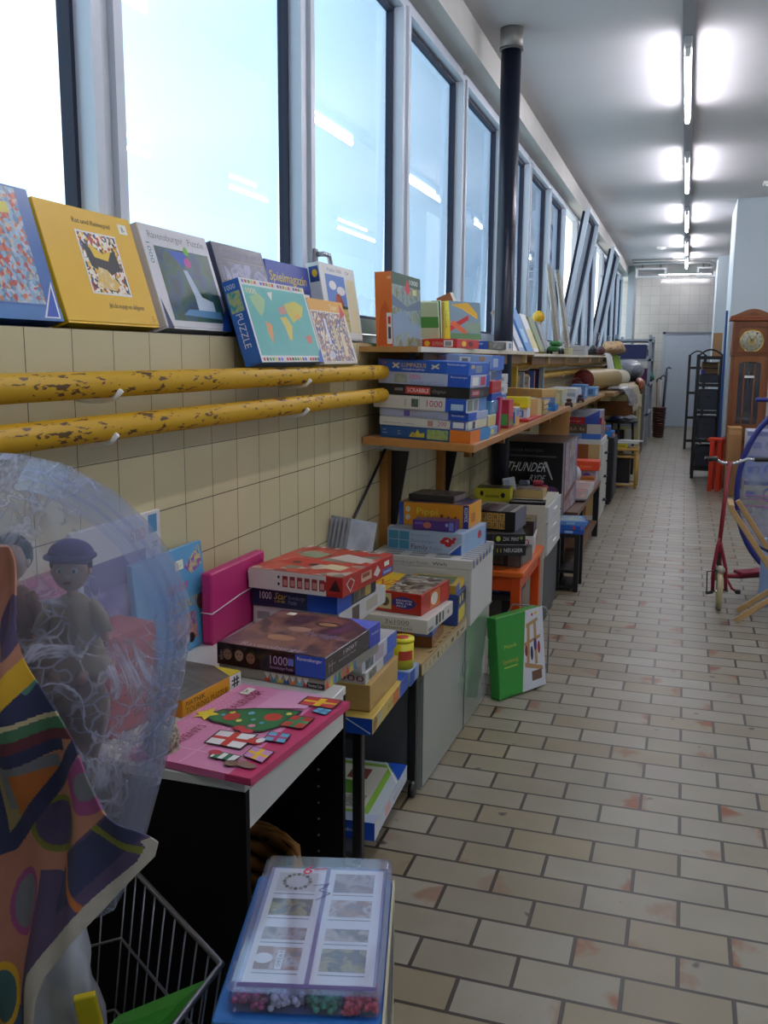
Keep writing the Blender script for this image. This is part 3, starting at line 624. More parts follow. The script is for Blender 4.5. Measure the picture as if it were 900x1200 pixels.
for lab, y0, w_, h, th, col, F_, R_, ln in [
    ('white and red spined book, nearest of the slanted books right of the stove pipe', 5.72, .2, .27, .03, K('#d8d4cc'), [('r', .5, 0, 1, 1, K('#c87a6a'))], [('r', 0, 0, 1, 1, pic(['#d0ccc4', '#b8a89a', '#c8b0a0'], 20, 141))], 25),
    ('blue-grey book in the slanted row right of the stove pipe', 6.0, .22, .28, .03, K('#8fa4c0'), [('r', .1, .1, .9, .9, K('#7a90b0'))], [('r', .1, .1, .9, .9, K('#c8d0d8'))], 25),
    ('tall blue book in the slanted row right of the stove pipe', 6.3, .25, .33, .035, K('#3f78b8'), [('r', .1, .1, .9, .9, K('#4f8ac8'))], [('r', .0, 0, 1, 1, K('#3f86c4')), ('r', .2, .2, .8, .5, K('#8ab8d8'))], 24),
    ('white book between the blue and the olive slanted books', 6.62, .22, .29, .03, K('#dfe2e4'), [('r', .4, 0, .7, 1, K('#b8c8d8'))], [('r', .1, .1, .9, .6, K('#d8cf8a'))], 23),
    ('olive green book in the slanted row right of the stove pipe', 6.92, .22, .28, .035, K('#8a9468'), [('r', .1, .5, .9, .9, K('#b0b48a')), ('r', .2, .05, .8, .3, K('#d8cf6a'))], [('r', .1, .1, .9, .9, K('#7a8a6a'))], 22),
    ('grey book, farthest of the slanted books right of the stove pipe', 7.2, .2, .25, .035, K('#8a8c8e'), [('r', .1, .1, .9, .4, K('#b0b0b4'))], [('r', .1, .1, .9, .9, K('#a0a8b0'))], 20)]:
    sbox(lab, y0, y0+w_, -1.02, ZV+.0005, h, th, ln, col, cover=R_, spine=F_, name='picture_book', cat='book', single=True, group='slanted books on the far upper shelf')
t = thing('toy_duck', 'small yellow ball-headed toy standing against the window past the slanted books', 'toy', (-1.15, 7.62, ZV+.026))
m = MB(); m.ball((0, 0, .13), (.028, .028, .14), K('#c9a52a')); m.build('body', t); m = MB(); m.ball((0, 0, .27), (.05, .05, .05), K('#d8aa1f')); m.build('head', t)
m = MB(); m.box(-.03, .03, -.03, .03, 0, .015, BLACK, c=.004); m.build('base', t)
M_FILM = clear('clear_sleeve', '#f2eee4', .2, .16)
for i, (y, ang, lab) in enumerate(((7.75, 5, 'clear plastic sleeve with a tan panel leaning on the window, left one'), (8.45, 6, 'clear plastic sleeve with a tan panel leaning on the window, right one'))):
    t = thing('sleeve', lab, 'packaging', (-1.0, y, ZV+.003), (R(2), R(-ang*1.6), R(4)), group='clear sleeves leaning on the windows')
    hh = .72 if i == 0 else .74
    m = MB(); m.box(-.012, .012, -.05, .12, .02, hh-.03, pic(['#b5a184', '#a58f70', '#c2b094'], 4, 20+i, 1, stretch=(1, 8, .3)), c=.004); m.build('panel', t)
    m = MB(); m.box(-.02, .02, -.11, .24, 0, hh, M_FILM, c=.01); m.build('film', t)
    m = MB(); m.box(.0125, .0135, -.04, .1, .06, .18, pic(['#d8b8a0', '#b86a5a', '#e8d8c0'], 30, 22+i)); m.build('insert_card', t)
t = thing('toy_car', 'small green toy car standing on the far upper shelf below the clear sleeves', 'toy', (-.962, 7.3, ZV), (0, 0, R(85)))
m = MB(); m.box(-.09, .09, -.045, .045, .018, .06, K('#2f6a35', .4), c=.012); m.box(-.05, .05, -.04, .04, .06, .1, K('#3a7a40', .4), c=.012); m.build('body', t)
for sx in (-.055, .055):
    for sy in (-.045, .045):
        m = MB(); m.tube([(sx, sy-.008, .022), (sx, sy+.008, .022)], .022, BLACK, 14); m.build('wheel', t)
gbox('pale yellow-green flat tin on the far upper shelf beneath the clear sleeves', (-.945, 8.0), ZV, 0, .035, .3, .055, K('#b8b88a', .4), name='storage_tin', cat='tin', F=[('r', .05, .7, .95, .8, K('#8a8a5a'))])
gbox('grey-white carton on the far upper shelf in front of the tilted window', (-.95, 9.4), ZV, 0, .2, .3, .09, K('#aeb2b4', .5), name='carton', cat='box', F=[('r', .1, .45, .9, .55, GREY)])
def lump(name, label, cat, loc, r, mat, seed, group=None, amp=.25):
    random.seed(seed); ws = [(Vector((random.uniform(-3, 3), random.uniform(-3, 3), random.uniform(-3, 3))), random.uniform(0, 6)) for _ in range(5)]
    m = MB(); m.ball((0, 0, r[2]), r, mat, 24, 14, fn=lambda d: 1+amp*sum(math.sin(d.dot(w)*1.4+p) for w, p in ws)/5)
    zmin = min(v[2] for v in m.v); m.v = [(x, y, z-zmin) for x, y, z in m.v]
    return tag(m.build(name, None, loc), label, cat, group)
def shoe(label, loc, rz, mat):
    t = thing('shoe', label, 'shoe', loc, (0, 0, R(rz)), 'dark shoes on the far upper shelf')
    m = MB(); m.ball((0, .0, .035), (.04, .12, .03), mat); m.ball((0, -.06, .06), (.035, .05, .05), mat); m.build('upper', t)
    m = MB(); m.prism([(.04*math.cos(a)*(1 if math.sin(a) > 0 else .8), .125*math.sin(a)) for a in [2*PI*i/16 for i in range(16)]], .014, K('#5a4a40')); m.build('sole', t)
shoe('black shoe lying on the far upper shelf, the nearer one', (-.99, 10.3, ZV), 40, BLACK)
shoe('dark red shoe lying on the far upper shelf, behind the black one', (-1.0, 11.2, ZV), 60, K('#4a1c24'))
lump('fur_stole', 'brown and tan fur piled at the far end of the upper shelf', 'fur', (-.95, 12.9, ZV), (.16, .8, .1), pic(['#5a3f2a', '#a8835a', '#c8a880', '#3f2c20'], 14, 31, 2, .9), 5)
# ------------------------------------------------------------------ lower wall shelf and what stands on it
ZS = 1.145; TS = R(2.2)
def sz(x): return ZS+(-.75-x)*math.tan(TS)      # the board slopes down a little towards the aisle
M_WS = wood('#a06c33', '#b98345', 2.5, (10, 1, 10), .35)
t = thing('wall_shelf', 'near lower wooden wall shelf carrying the tall stack of puzzle boxes', 'shelf', (-.96, 4.88, sz(-.96)), (0, TS, 0), 'lower wall shelves')
m = MB(); m.box(-.215, .226, -1.5, 1.5, -.03, 0, M_WS, c=.002); m.build('shelf_board', t)
for y in (-.75, 0., .75, 1.3):
    m = MB(); m.box(-.215, .2, y, y+.035, -.062, -.0305, wood('#8a5a2a', '#9c6a35')); m.build('shelf_batten', t)
t = thing('wall_shelf', 'far lower wooden wall shelf beyond the upright tan board', 'shelf', (-.97, 8.1, 1.125), (0, TS, 0), 'lower wall shelves')
m = MB(); m.box(-.205, .21, -1.55, 1.55, -.03, 0, wood('#8a6a40', '#a5824f', 2.5, (10, 1, 10)), c=.002); m.build('shelf_board', t)
for y in (-1.3, -.4, .5, 1.2):
    m = MB(); m.box(-.205, .2, y, y+.035, -.062, -.0305, wood('#8a5a2a', '#9c6a35')); m.build('shelf_batten', t)
tag(MB().box(-.94, -.735, 6.41, 6.43, .945, 1.108, wood('#a97b45', '#b98b52', 2, (1, 1, 8))).build('shelf_support'), 'upright tan wooden board under the end of the lower wall shelf', 'board')
for y, z0_, lab in ((3.62, .66, 'nearest wooden wall bracket with a black wedge under the lower shelf'), (4.56, .72, 'second wooden wall bracket under the lower shelf, counted from the near end'), (5.18, .9, 'short third wooden wall bracket under the lower shelf, just before the stove pipe')):
    t = thing('shelf_bracket', lab, 'bracket', (XW+.001, y, 0), group='shelf brackets on the tiled wall')
    m = MB(); m.box(0, .035, 0, .1 if y < 5 else .085, z0_, 1.08, wood('#9a682f', '#ad7a3c', 3, (10, 10, 1))); m.build('upright', t)
    m = MB(); m.prism([(0, 0), (.0, -.45*(1.08-z0_)/.42), (.075, 0)], .012, BLACK, Matrix.Translation((.036, .05, 1.08)) @ Matrix(((1, 0, 0, 0), (0, 0, 1, 0), (0, 1, 0, 0), (0, 0, 0, 1)))); m.build('wedge', t)
m = MB(); m.tube([(-1.16, 3.62, 1.09), (-1.172, 3.5, .99), (-1.176, 3.36, .9), (-1.178, 3.26, .84)], .006, BLACK)
tag(m.build('cable'), 'black cable slanting down the tiled wall below the near end of the lower shelf', 'cable')
t = thing('mason_socket', 'pair of small white socket covers on the first wooden bracket', 'socket', (XW+.037, 3.63, .73))
for k in range(2):
    m = MB(); m.box(0, .02, k*.05, k*.05+.035, 0, .04, WHITE, c=.004); m.build('socket_cover', t)

def shelf_stack(specs, z, grp=None):
    for label, x, y, ya, L, D, h, col, F, Rt, kw in specs:
        a = R(ya)
        loc = (x-math.cos(a)*L/2-math.sin(a)*D/2, y-math.sin(a)*L/2+math.cos(a)*D/2, z+L/2*math.sin(TS))
        gbox(label, None, 0, 0, L, D, h, col, F=F, Rt=Rt, rot=(0, TS, a), loc=loc, group=grp, **kw)
        z += h+.0012
LBL = K('#cfd3da', .35)
A = [
 ('dark blue game box with orange end, lowest of the tall stack on the shelf', -.757, 3.405, -4, .365, .27, .047, K('#1f4f86', .35),
  [('r', .78, 0, 1, 1, K('#d8761f')), ('r', .53, .1, .76, .9, pic(['#7a9a5a', '#a8b86a', '#5a8a7a'], 30, 41)), ('p', [(.33, .2), (.36, .6), (.4, .5), (.42, .85), (.45, .5), (.5, .6), (.5, .2)], K('#d8c23a')), ('t', .36, .3, .2, 'Set', NAVY), ('t', .03, .6, .14, '2-4', WHITE), ('t', .2, .55, .14, '6+', WHITE), ('t', .03, .35, .1, 'Spieler', WHITE), ('t', .2, .35, .1, 'Jahre', WHITE)],
  [('r', 0, 0, .5, 1, K('#d8761f')), ('r', .5, 0, 1, 1, K('#3f86c0'))], dict(name='board_game_box', cat='board game')),
 ('white 200 piece puzzle box, second from the bottom of the tall shelf stack', -.765, 3.41, -3, .36, .27, .034, K('#d9d8cf', .35),
  [('r', .8, .05, .97, .95, K('#4a5aa8')), ('r', .83, .2, .95, .85, WHITE), ('t', .66, .3, .5, '200', PINKRED, .1), ('r', .55, .2, .61, .8, K('#b58a7a')), ('r', .3, .3, .4, .36, GREY), ('r', .05, .3, .25, .36, GREY)],
  [('r', .2, .1, .35, .9, K('#5a4a44')), ('r', .45, .1, .95, .9, K('#d8cfa8'))], {}),
 ('pale lilac puzzle box with faint lettering, third from the bottom of the tall shelf stack', -.765, 3.405, -4, .36, .27, .031, K('#aeb6cf', .35),
  [('r', .78, 0, 1, 1, RAVB), ('r', .28, .15, .35, .85, K('#6a5aa8')), ('t', .36, .5, .3, '200', K('#c88aa0'), .08), ('t', .37, .15, .35, 'Ravensburger Puzzle', K('#8a96b8'), .3), ('t', .82, .5, .25, 'Ravensburger', WHITE, .14)], [('r', 0, 0, .4, 1, RAVB)], {}),
 ('white 1000 piece puzzle box with blue barcode end, middle of the tall shelf stack', -.772, 3.395, -4, .375, .275, .051, K('#d5d4cd', .35),
  [('r', .78, 0, 1, 1, RAVB), ('r', .84, .15, .97, .6, K('#a8c8e0')), ('t', .58, .28, .5, '1000', PINKRED, .17), ('r', .415, .2, .49, .8, pic(['#3a4a3f', '#6a7a70'], 60, 42)), ('r', .5, .15, .505, .9, GREY), ('r', .02, .75, .14, .9, GREY), ('r', .34, .2, .36, .8, K('#b8b8b0'))],
  [('r', .05, .1, .3, .9, pic(['#4a5a4a', '#8a9a8a'], 60, 43)), ('r', .35, .1, .55, .9, GREY), ('r', .6, .0, 1, 1, K('#5f8ac0'))], {}),
 ('black word tile game box with red title bar, in the tall shelf stack', -.76, 3.395, -4, .37, .27, .040, K('#1c1c20', .35),
  [('r', .31, .18, .58, .86, K('#c23a34')), ('t', .33, .33, .4, 'SCRABBLE', WHITE, .235), ('r', .19, .42, .28, .66, GREY), ('t', .195, .47, .15, 'SPEAR', BLACK, .08), ('t', .6, .38, .3, 'Original', K('#8a8a8a'), .14, .3)],
  [('r', .1, .2, .5, .8, K('#a83a34')), ('t', .14, .35, .3, 'SCRABBLE', WHITE, .32), ('r', .55, .2, .7, .7, K('#5a5a5a'))], dict(name='board_game_box', cat='board game')),
 ('pale blue 1000 piece puzzle box, second from the top of the tall shelf stack', -.758, 3.395, -4, .37, .27, .046, K('#a9b4cf', .35),
  [('r', .76, 0, 1, 1, RAVB), ('t', .79, .74, .14, 'Ravensburger', WHITE, .18), ('t', .345, .45, .4, '1000', K('#c85a88'), .12), ('t', .36, .12, .26, 'Ravensburger Puzzle', K('#7f93c4'), .36), ('r', .18, .12, .32, .88, pic(['#b0b0a0', '#8f9a90', '#c8c4a8'], 40, 44))],
  [('r', .1, .15, .4, .85, WHITE), ('r', .5, .15, .75, .85, PINKRED), ('r', .8, .0, 1, 1, RAVB)], {}),
 ('bright blue board game box with crossed bones title, topmost of the tall shelf stack', -.764, 3.395, -5, .37, .27, .046, K('#1f56b4', .35),
  [('t', .27, .4, .36, 'LUMPAZIUS', K('#e8c42e'), .27), ('t', .28, .14, .16, 'AUSGABE IM KARTON', WHITE, .24), ('l', [(.17, .3), (.24, .7)], .006, K('#d8cfa8')), ('l', [(.17, .7), (.24, .3)], .006, K('#d8cfa8')), ('l', [(.6, .35), (.68, .75)], .006, K('#d8cfa8')), ('l', [(.6, .65), (.68, .4)], .006, K('#d8cfa8')), ('t', .03, .55, .35, '10+', K('#d8702a'), .07), ('r', .76, 0, 1, 1, K('#2a62c8')), ('t', .77, .72, .16, 'Ravensburger', WHITE, .2)],
  [('r', .3, .15, .6, .75, K('#8a94a0')), ('r', .1, .5, .25, .8, K('#c8b46a'))], dict(name='board_game_box', cat='board game')),
]
shelf_stack(A, sz(-.76), 'boxes in the tall stack on the lower shelf')
B = [
 ('small light blue box under the cream box, behind the tall shelf stack', -.752, 3.76, 0, .2, .16, .035, K('#6aa0cc', .4), [], [('r', .1, .2, .5, .8, K('#d8c86a'))], {}),
 ('cream box with yellow label, low in the second stack on the lower shelf', -.757, 3.74, 0, .2, .16, .05, K('#cfc8a4', .4), [('r', .6, .2, .9, .8, K('#c8a83a'))], [('r', .2, .2, .8, .8, K('#d8c06a'))], {}),
 ('pale blue see-through packed game in the second stack on the lower shelf', -.76, 3.8, 0, .25, .2, .055, K('#5f9ac8', .25), [('r', .1, .1, .5, .9, K('#9ac8e0'))], [('r', .1, .1, .5, .9, pic(['#7ab0d0', '#3a6aa0', '#c8d8e0'], 30, 45))], {}),
 ('flat royal blue puzzle box under the red box on the lower shelf', -.757, 3.8, 2, .3, .27, .03, RAVB, [('t', .5, .3, .4, 'Puzzle', WHITE, .2)], [], {}),
 ('red box with barcode in the second stack on the lower shelf', -.752, 3.78, 3, .3, .27, .05, K('#b8262c', .35), [('r', .74, .2, .95, .85, WHITE), ('r', .77, .3, .92, .75, GREY)], [('t', .2, .3, .4, 'Auto', K('#e88a8a'), .5)], dict(name='board_game_box', cat='board game')),
 ('white box with barcode label in the second stack on the lower shelf', -.765, 3.78, 0, .3, .27, .042, K('#d6d6d2', .35), [('r', .5, .4, .82, .55, K('#5a5a7a')), ('r', .86, .3, .95, .7, K('#6a7aa8'))], [('r', .1, .1, .5, .9, K('#4a5a78')), ('r', .5, .0, 1, 1, K('#3f66b0'))], {}),
 ('large light blue children puzzle box, topmost of the second stack on the lower shelf', -.757, 3.78, 0, .36, .27, .06, K('#9db4dc', .35), [('r', .1, .05, .3, .95, pic(['#c88a5a', '#5a6ab0', '#d8c8b0', '#7a4a3a'], 40, 46)), ('t', .33, .6, .22, '1000', PINKRED, .14), ('r', .62, .2, .75, .85, WHITE), ('r', .65, .3, .72, .75, GREY), ('p', [(.8, .05), (.98, .05), (.98, .6)], RAVB), ('r', .85, .6, .92, .9, K('#c8a080'))],
  [('r', 0, 0, 1, 1, K('#3f6ac0')), ('r', .1, .2, .5, .8, K('#a8b8d8'))], {}),
]
shelf_stack(B, sz(-.76), 'boxes in the second stack on the lower shelf')
for z, lab in ((1.30, 'lower one of two small white boxes stacked behind the light blue puzzle box'), (1.3465, 'upper one of two small white boxes stacked behind the light blue puzzle box')):
    gbox(lab, (-.80, 4.2), z, 0, .12, .2, .045, K('#c9c9c4'), Rt=[('r', .1, .3, .5, .7, GREY)], group='small white boxes behind the second stack')
gbox('tall blue game carton standing behind the magenta toy package', (-.80, 4.08), sz(-.8)+.002, 0, .2, .29, .151, K('#3f74b4', .4), Rt=[('r', .1, .1, .9, .9, pic(['#3f74b4', '#7ab0d8', '#c86a6a', '#2a4a80'], 25, 47))], name='board_game_box', cat='board game')
# toy package and small things along the shelf edge
t = thing('toy_package', 'magenta-edged toy package with green figure in clear window on the lower shelf', 'toy', (-.81, 3.975, sz(-.81)+.003), (0, TS, R(2)))
m = MB(); m.box(-.055, .055, -.03, .03, 0, .012, K('#b0305a')); m.box(.04, .055, -.03, .03, .012, .15, K('#b8325f')); m.box(-.055, .055, .024, .03, .012, .14, K('#3a6fb0')); m.box(-.055, .04, -.03, .024, .142, .15, K('#b8325f')); m.build('card', t)
m = MB(); m.ball((-.005, 0, .045), (.035, .018, .033), K('#3f9a3a')); m.ball((-.005, -.004, .09), (.024, .016, .024), K('#7a86a0')); m.build('figure', t)
m = MB(); m.box(-.054, .04, -.0295, -.0285, .012, .14, M_FILM); m.build('window_film', t)
gbox('red and green toy box behind the magenta toy package on the lower shelf', (-.755, 4.2), sz(-.755)+.002, 0, .05, .12, .13, K('#a82a3a', .4), Rt=[('r', .1, .4, .9, .9, K('#c84a5a')), ('p', [(.1, .1), (.5, .4), (.9, .1)], K('#3f9a3a'))], F=[('r', .1, .1, .9, .5, K('#4aa04a'))], name='toy_package', cat='toy')
gbox('small white and blue memory game box beside the yellow box on the lower shelf', (-.757, 4.40), sz(-.757)+.002, 0, .09, .1, .085, K('#d0d0cc'), F=[('r', .4, .1, .95, .75, K('#4a6ab0')), ('r', .5, .2, .85, .6, K('#b8c8e0'))], Rt=[('r', 0, 0, 1, .5, K('#d8a04a')), ('r', .1, .5, .9, .9, K('#5a8ac8'))], name='board_game_box', cat='board game')
gbox('flat red box lying under the yellow box at the lower shelf edge', (-.736, 4.66), sz(-.736)+.002, 0, .2, .45, .014, K('#c22e30', .35), name='board_game_box', cat='board game')
gbox('white and blue carton carrying the yellow box on the lower shelf', (-.75, 4.70), sz(-.736)+.0175, 3, .13, .13, .05, K('#cfd4da'), F=[('r', .15, .15, .85, .8, K('#4a66a8')), ('r', .22, .25, .78, .72, K('#b0c4e0'))], name='board_game_box', cat='board game')
gbox('yellow game box with red lettering on top of the white and blue carton', (-.748, 4.69), sz(-.736)+.069, 3, .145, .14, .055, K('#e0cf1f', .35), F=[('t', .38, .25, .3, 'haba', RED, .35)], T=[('t', .3, .4, .2, 'haba', RED, .4)], name='board_game_box', cat='board game')
M_LW = wood('#c8ae76', '#d8c088', 3)
gbox('pale wooden box right of the yellow box on the lower shelf', (-.745, 5.02), sz(-.745)+.002, 0, .1, .14, .1, M_LW, F=[('r', .45, .1, .55, .9, K('#b89a60'))], name='wooden_box', cat='box', tray=M_LW)
t = thing('wooden_crate', 'small slatted wooden toy crate on the lower shelf before the blue box', 'crate', (-.795, 5.32, sz(-.795)+.004), (0, TS, 0))
for k in range(3):
    m = MB(); m.box(-.05, .05, -.09, -.082, .005+k*.027, .024+k*.027, M_LW); m.box(-.05, .05, .082, .09, .005+k*.027, .024+k*.027, M_LW); m.box(.042, .05, -.082, .082, .005+k*.027, .024+k*.027, M_LW); m.box(-.05, -.042, -.082, .082, .005+k*.027, .024+k*.027, M_LW); m.build('slat', t)
m = MB(); m.box(-.045, .045, -.085, .085, 0, .005, M_LW); m.build('bottom', t)
gbox('long flat pale wooden game case lying across the boxes on the lower shelf', (-.74, 5.12), sz(-.745)+.106, -34, .34, .12, .045, wood('#b08a4c', '#c2a063', 3), T=[('r', .1, .1, .9, .9, K('#c8a86a'))], F=[('r', .35, .35, .4, .65, GREY), ('r', .62, .35, .67, .65, GREY)], name='wooden_case', cat='box')
gbox('upper blue carton at the far edge of the near lower shelf', (-.745, 5.72), sz(-.745)+.042, 8, .1, .12, .05, K('#5f7fb0'), F=[('r', .3, .3, .7, .7, K('#b0c0d8'))], name='board_game_box', cat='board game', group='blue cartons at the shelf end')
gbox('lower blue carton at the far edge of the near lower shelf', (-.74, 5.7), sz(-.745)+.002, 0, .13, .14, .037, K('#2f7ac0'), F=[('r', .1, .3, .8, .6, K('#4a9ad8'))], name='board_game_box', cat='board game', group='blue cartons at the shelf end')
# back row against the wall
xs = [(-1.0, 4.35, .2, .2, .085, K('#c8bf2a'), [('e', .75, .5, .12, .3, BLACK), ('r', .1, .3, .5, .6, K('#8a8420'))], 'yellow and black game box in the back row of the lower shelf'),
      (-1.0, 5.0, .16, .22, .1, K('#b8b8a8'), [('r', .1, .1, .5, .9, K('#d8d0a0')), ('r', .6, .2, .9, .8, K('#5a5f68'))], 'cream and grey game box in the back row of the lower shelf'),
      (-.87, 5.55, .16, .2, .1, K('#c8cbd0'), [('e', .3, .5, .15, .25, BLACK), ('e', .65, .5, .18, .3, K('#5a5a60'))], 'white box with dark photos in the back row of the lower shelf'),
      (-.835, 6.17, .19, .2, .095, K('#b8452e'), [('t', .1, .4, .3, 'MIKADO', K('#e8c8a0'), .8)], 'brick red game box in the back row of the lower shelf')]
for x, y, L, D, h, col, Fo, lab in xs:
    gbox(lab, (x, y), sz(x)+.002+L*0, 0, L, D, h, col, F=Fo, rot=(0, TS, 0), loc=(x-L/2, y+D/2, sz(x-L/2)+.001), name='board_game_box', cat='board game', group='back row of games on the lower shelf')
# upright books and games between the two shelves
ub = [(-1.1, 5.13, .26, K('#a89878'), [('r', .1, .1, .9, .9, pic(['#b0a080', '#8a7a60'], 20, 51))], 'beige game box, first of the upright row under the upper shelf'),
      (-1.0, 5.42, .25, K('#b8281f'), [('r', .1, .0, .3, 1, K('#d8564a'))], 'bright red book standing upright under the upper shelf'),
      (-.99, 5.58, .25, K('#b8a83a'), [('r', 0, 0, 1, .3, K('#8a2a2a'))], 'olive and red book standing upright under the upper shelf'),
      (-.97, 5.9, .235, K('#9ab0b0'), [('r', .2, .1, .8, .9, K('#c8c8b8'))], 'pale teal book standing upright under the upper shelf'),
      (-.98, 6.35, .2, K('#b8b4b0'), [('r', .1, .1, .9, .8, pic(['#a86a5a', '#c8b0a8', '#d8d4d0'], 30, 52))], 'white box with a reddish picture standing in front of the upright books'),
      (-.99, 6.7, .24, K('#8a3a30'), [('r', .6, 0, 1, 1, K('#4a6ab0'))], 'dull red and blue book standing upright under the upper shelf'),
      (-1.0, 7.05, .25, K('#1f2440'), [], 'navy blue book standing upright under the upper shelf'),
      (-.97, 7.5, .26, K('#8c98a4'), [('r', .5, 0, .7, 1, K('#c8d0d8'))], 'grey-blue folder standing upright under the upper shelf')]
for i, (x, y, h, col, Fo, lab) in enumerate(ub):
    x = -1.112; y = 5.62+.235*i+(.05 if i > 2 else 0)
    zz = sz(x-.05) if y < 6.35 else 1.125+(-.97-x+.09)*math.tan(TS)
    gbox(lab, None, 0, 0, .125, .05, h*.97, col, F=Fo, rot=(R(-5), 0, 0), loc=(x, y, zz+.006), name='picture_book', cat='book', single=True, group='upright books between the shelves')
# far lower shelf: boxes, toy cars
for x, y, L, D, h, col, Fo, lab in [(-.83, 6.7, .14, .3, .12, K('#b9b78c'), [('r', .1, .2, .9, .8, K('#d0cda0'))], 'pale olive box at the near end of the far lower shelf'),
      (-.80, 7.3, .2, .4, .11, K('#c4cad0'), [('r', 0, .45, 1, .7, K('#8fa0b0'))], 'white and blue carton on the far lower shelf'),
      (-.80, 8.0, .12, .3, .12, K('#4a78b0'), [('r', .2, .3, .8, .7, K('#a8c4e0'))], 'blue carton on the far lower shelf'),
      (-.775, 8.7, .2, .35, .08, K('#6a9ac8'), [('r', .1, .2, .9, .8, K('#3a5f98'))], 'blue picture box at the far end of the far lower shelf')]:
    gbox(lab, None, 0, 0, L, D, h, col, F=Fo, Rt=[('r', .1, .2, .6, .8, K('#a0b4cc'))], rot=(0, TS, 0), loc=(x-L/2, y+D/2, 1.125+(-.97-x+L/2)*math.tan(TS)+.002), name='board_game_box', cat='board game', group='cartons on the far lower shelf')
for i, (y, col, lab) in enumerate(((6.72, '#3a1f24', 'dark red toy car at the edge of the far lower shelf'), (7.5, '#4a2430', 'purple-brown toy car farther along the far lower shelf'))):
    t = thing('toy_car', lab, 'toy', (-.778, y, 1.1178+.001), (0, TS, R(100)), 'toy cars on the far lower shelf')
    m = MB(); m.box(-.06, .06, -.022, .022, .012, .04, K(col, .3), c=.008); m.box(-.03, .035, -.02, .02, .04, .062, K(col, .3), c=.008); m.build('body', t)
    for sx in (-.038, .038):
        for sy in (-.02, .02):
            m = MB(); m.tube([(sx, sy-.005, .015), (sx, sy+.005, .015)], .0145, BLACK, 12); m.build('wheel', t)
# ------------------------------------------------------------------ near desk with black sides
ZD = .742
M_DESKW = K('#cfcfc8', .3, var=.03); M_BLK = K('#08080a', .7, var=.02); M_BLK.node_tree.nodes['Principled BSDF'].inputs['Specular IOR Level'].default_value = .15
t = thing('desk', 'small desk with white top, white apron and black side panels, carrying the pink calendar', 'desk', (-.932, 1.6, 0))
m = MB(); m.box(-.25, .251, -.251, .25, .722, ZD, M_DESKW, c=.002); m.build('top', t)
m = MB(); m.box(.235, .25, -.235, .235, .648, .7215, M_DESKW); m.build('apron', t)
m = MB(); m.box(-.25, .25, -.25, -.235, 0, .7215, M_BLK); m.build('side_panel', t)
m = MB(); m.box(-.25, .25, .235, .25, 0, .7215, M_BLK); m.build('side_panel', t)
m = MB(); m.box(-.25, -.235, -.235, .235, .05, .7215, M_BLK); m.build('back_panel', t)
m = MB(); m.box(-.235, .25, -.235, .235, .05, .07, M_BLK); m.build('bottom_panel', t)
for k in range(7):
    m = MB(); m.tube([(.19, .2345, .3+.04*k), (.19, .2335, .3+.04*k)], .003, K('#6a6a6a')); m.build('peg_hole', t)
# wicker basket inside the desk
def basket(name, label, loc, r, h, cols, handle=False, n=26, rows=9):
    t = thing(name, label, 'basket', loc)
    mw = wood(*cols, 20, (1, 1, 4))
    m = MB()
    for k in range(rows):
        z = .01+(h-.03)*k/(rows-1); rr = r*(.78+.22*k/(rows-1))
        m.tube([((rr+(.004 if (j+k) % 2 else -.004))*math.cos(2*PI*j/n), (rr+(.004 if (j+k) % 2 else -.004))*math.sin(2*PI*j/n), z) for j in range(n)], h/rows*.5, mw, 6, closed=True)
    m.build('woven_wall', t)
    m = MB(); m.lathe([(.001, 0), (r*.78, 0), (r*.78, .008), (.001, .008)], mw); m.build('bottom', t)
    m = MB()
    for s in range(3):
        m.tube([((r+.006*math.cos(s*2.1+j*.9))*math.cos(2*PI*j/40), (r+.006*math.cos(s*2.1+j*.9))*math.sin(2*PI*j/40), h-.01+.007*math.sin(s*2.1+j*.9)) for j in range(40)], .006, mw, 6, closed=True)
    m.build('rim', t)
    if handle:
        m = MB(); m.tube([(-.02, r*math.cos(PI*i/12), h+.27*math.sin(PI*i/12)) for i in range(13)], .008, mw, 6); m.build('handle', t)
    return t
basket('wicker_basket', 'brown wicker basket with thin handle standing inside the open black desk', (-.905, 1.6, .081), .19, .335, ('#5a3c1c', '#a87a40'), True)

# christmas calendar: pink box with a tree and wrapped gifts
PK = K('#d88ab0', .3); PKD = K('#c23a68', .35); MAR = K('#8a2040')
dots = [('e', .05+.055*i, .42+.035*j, .007, .005, K('#eab8d0')) for i in range(9) for j in range(15) if i+j*.5 < 9]
DG = K('#1f6a3a', .35); OUT = K('#2a1a1a'); TEAL = K('#6aa8c8')
def gift(u, v, a, b, c1, c2):
    return [('r', u-.008, v-.006, u+a+.008, v+b+.006, OUT), ('r', u, v, u+a, v+b, c1), ('r', u+a*.4, v, u+a*.6, v+b, c2), ('r', u, v+b*.42, u+a, v+b*.6, c2)]
def rot90(ops):  # artwork drawn with its top towards the wall: (u,v) -> (1-v, u)
    return ops
def quadgift(pts, c1, c2):
    cx_, cy_ = sum(p[0] for p in pts)/4, sum(p[1] for p in pts)/4
    g = [('p', [(cx_+(u-cx_)*1.1, cy_+(v-cy_)*1.1) for u, v in pts], OUT), ('p', pts, c1)]
    md = lambda i, t_: (pts[i][0]*(1-t_)+pts[(i+1) % 4][0]*t_, pts[i][1]*(1-t_)+pts[(i+1) % 4][1]*t_)
    return g+[('p', [md(0, .4), md(0, .6), md(2, .4), md(2, .6)], c2), ('p', [md(1, .4), md(1, .6), md(3, .4), md(3, .6)], c2)]
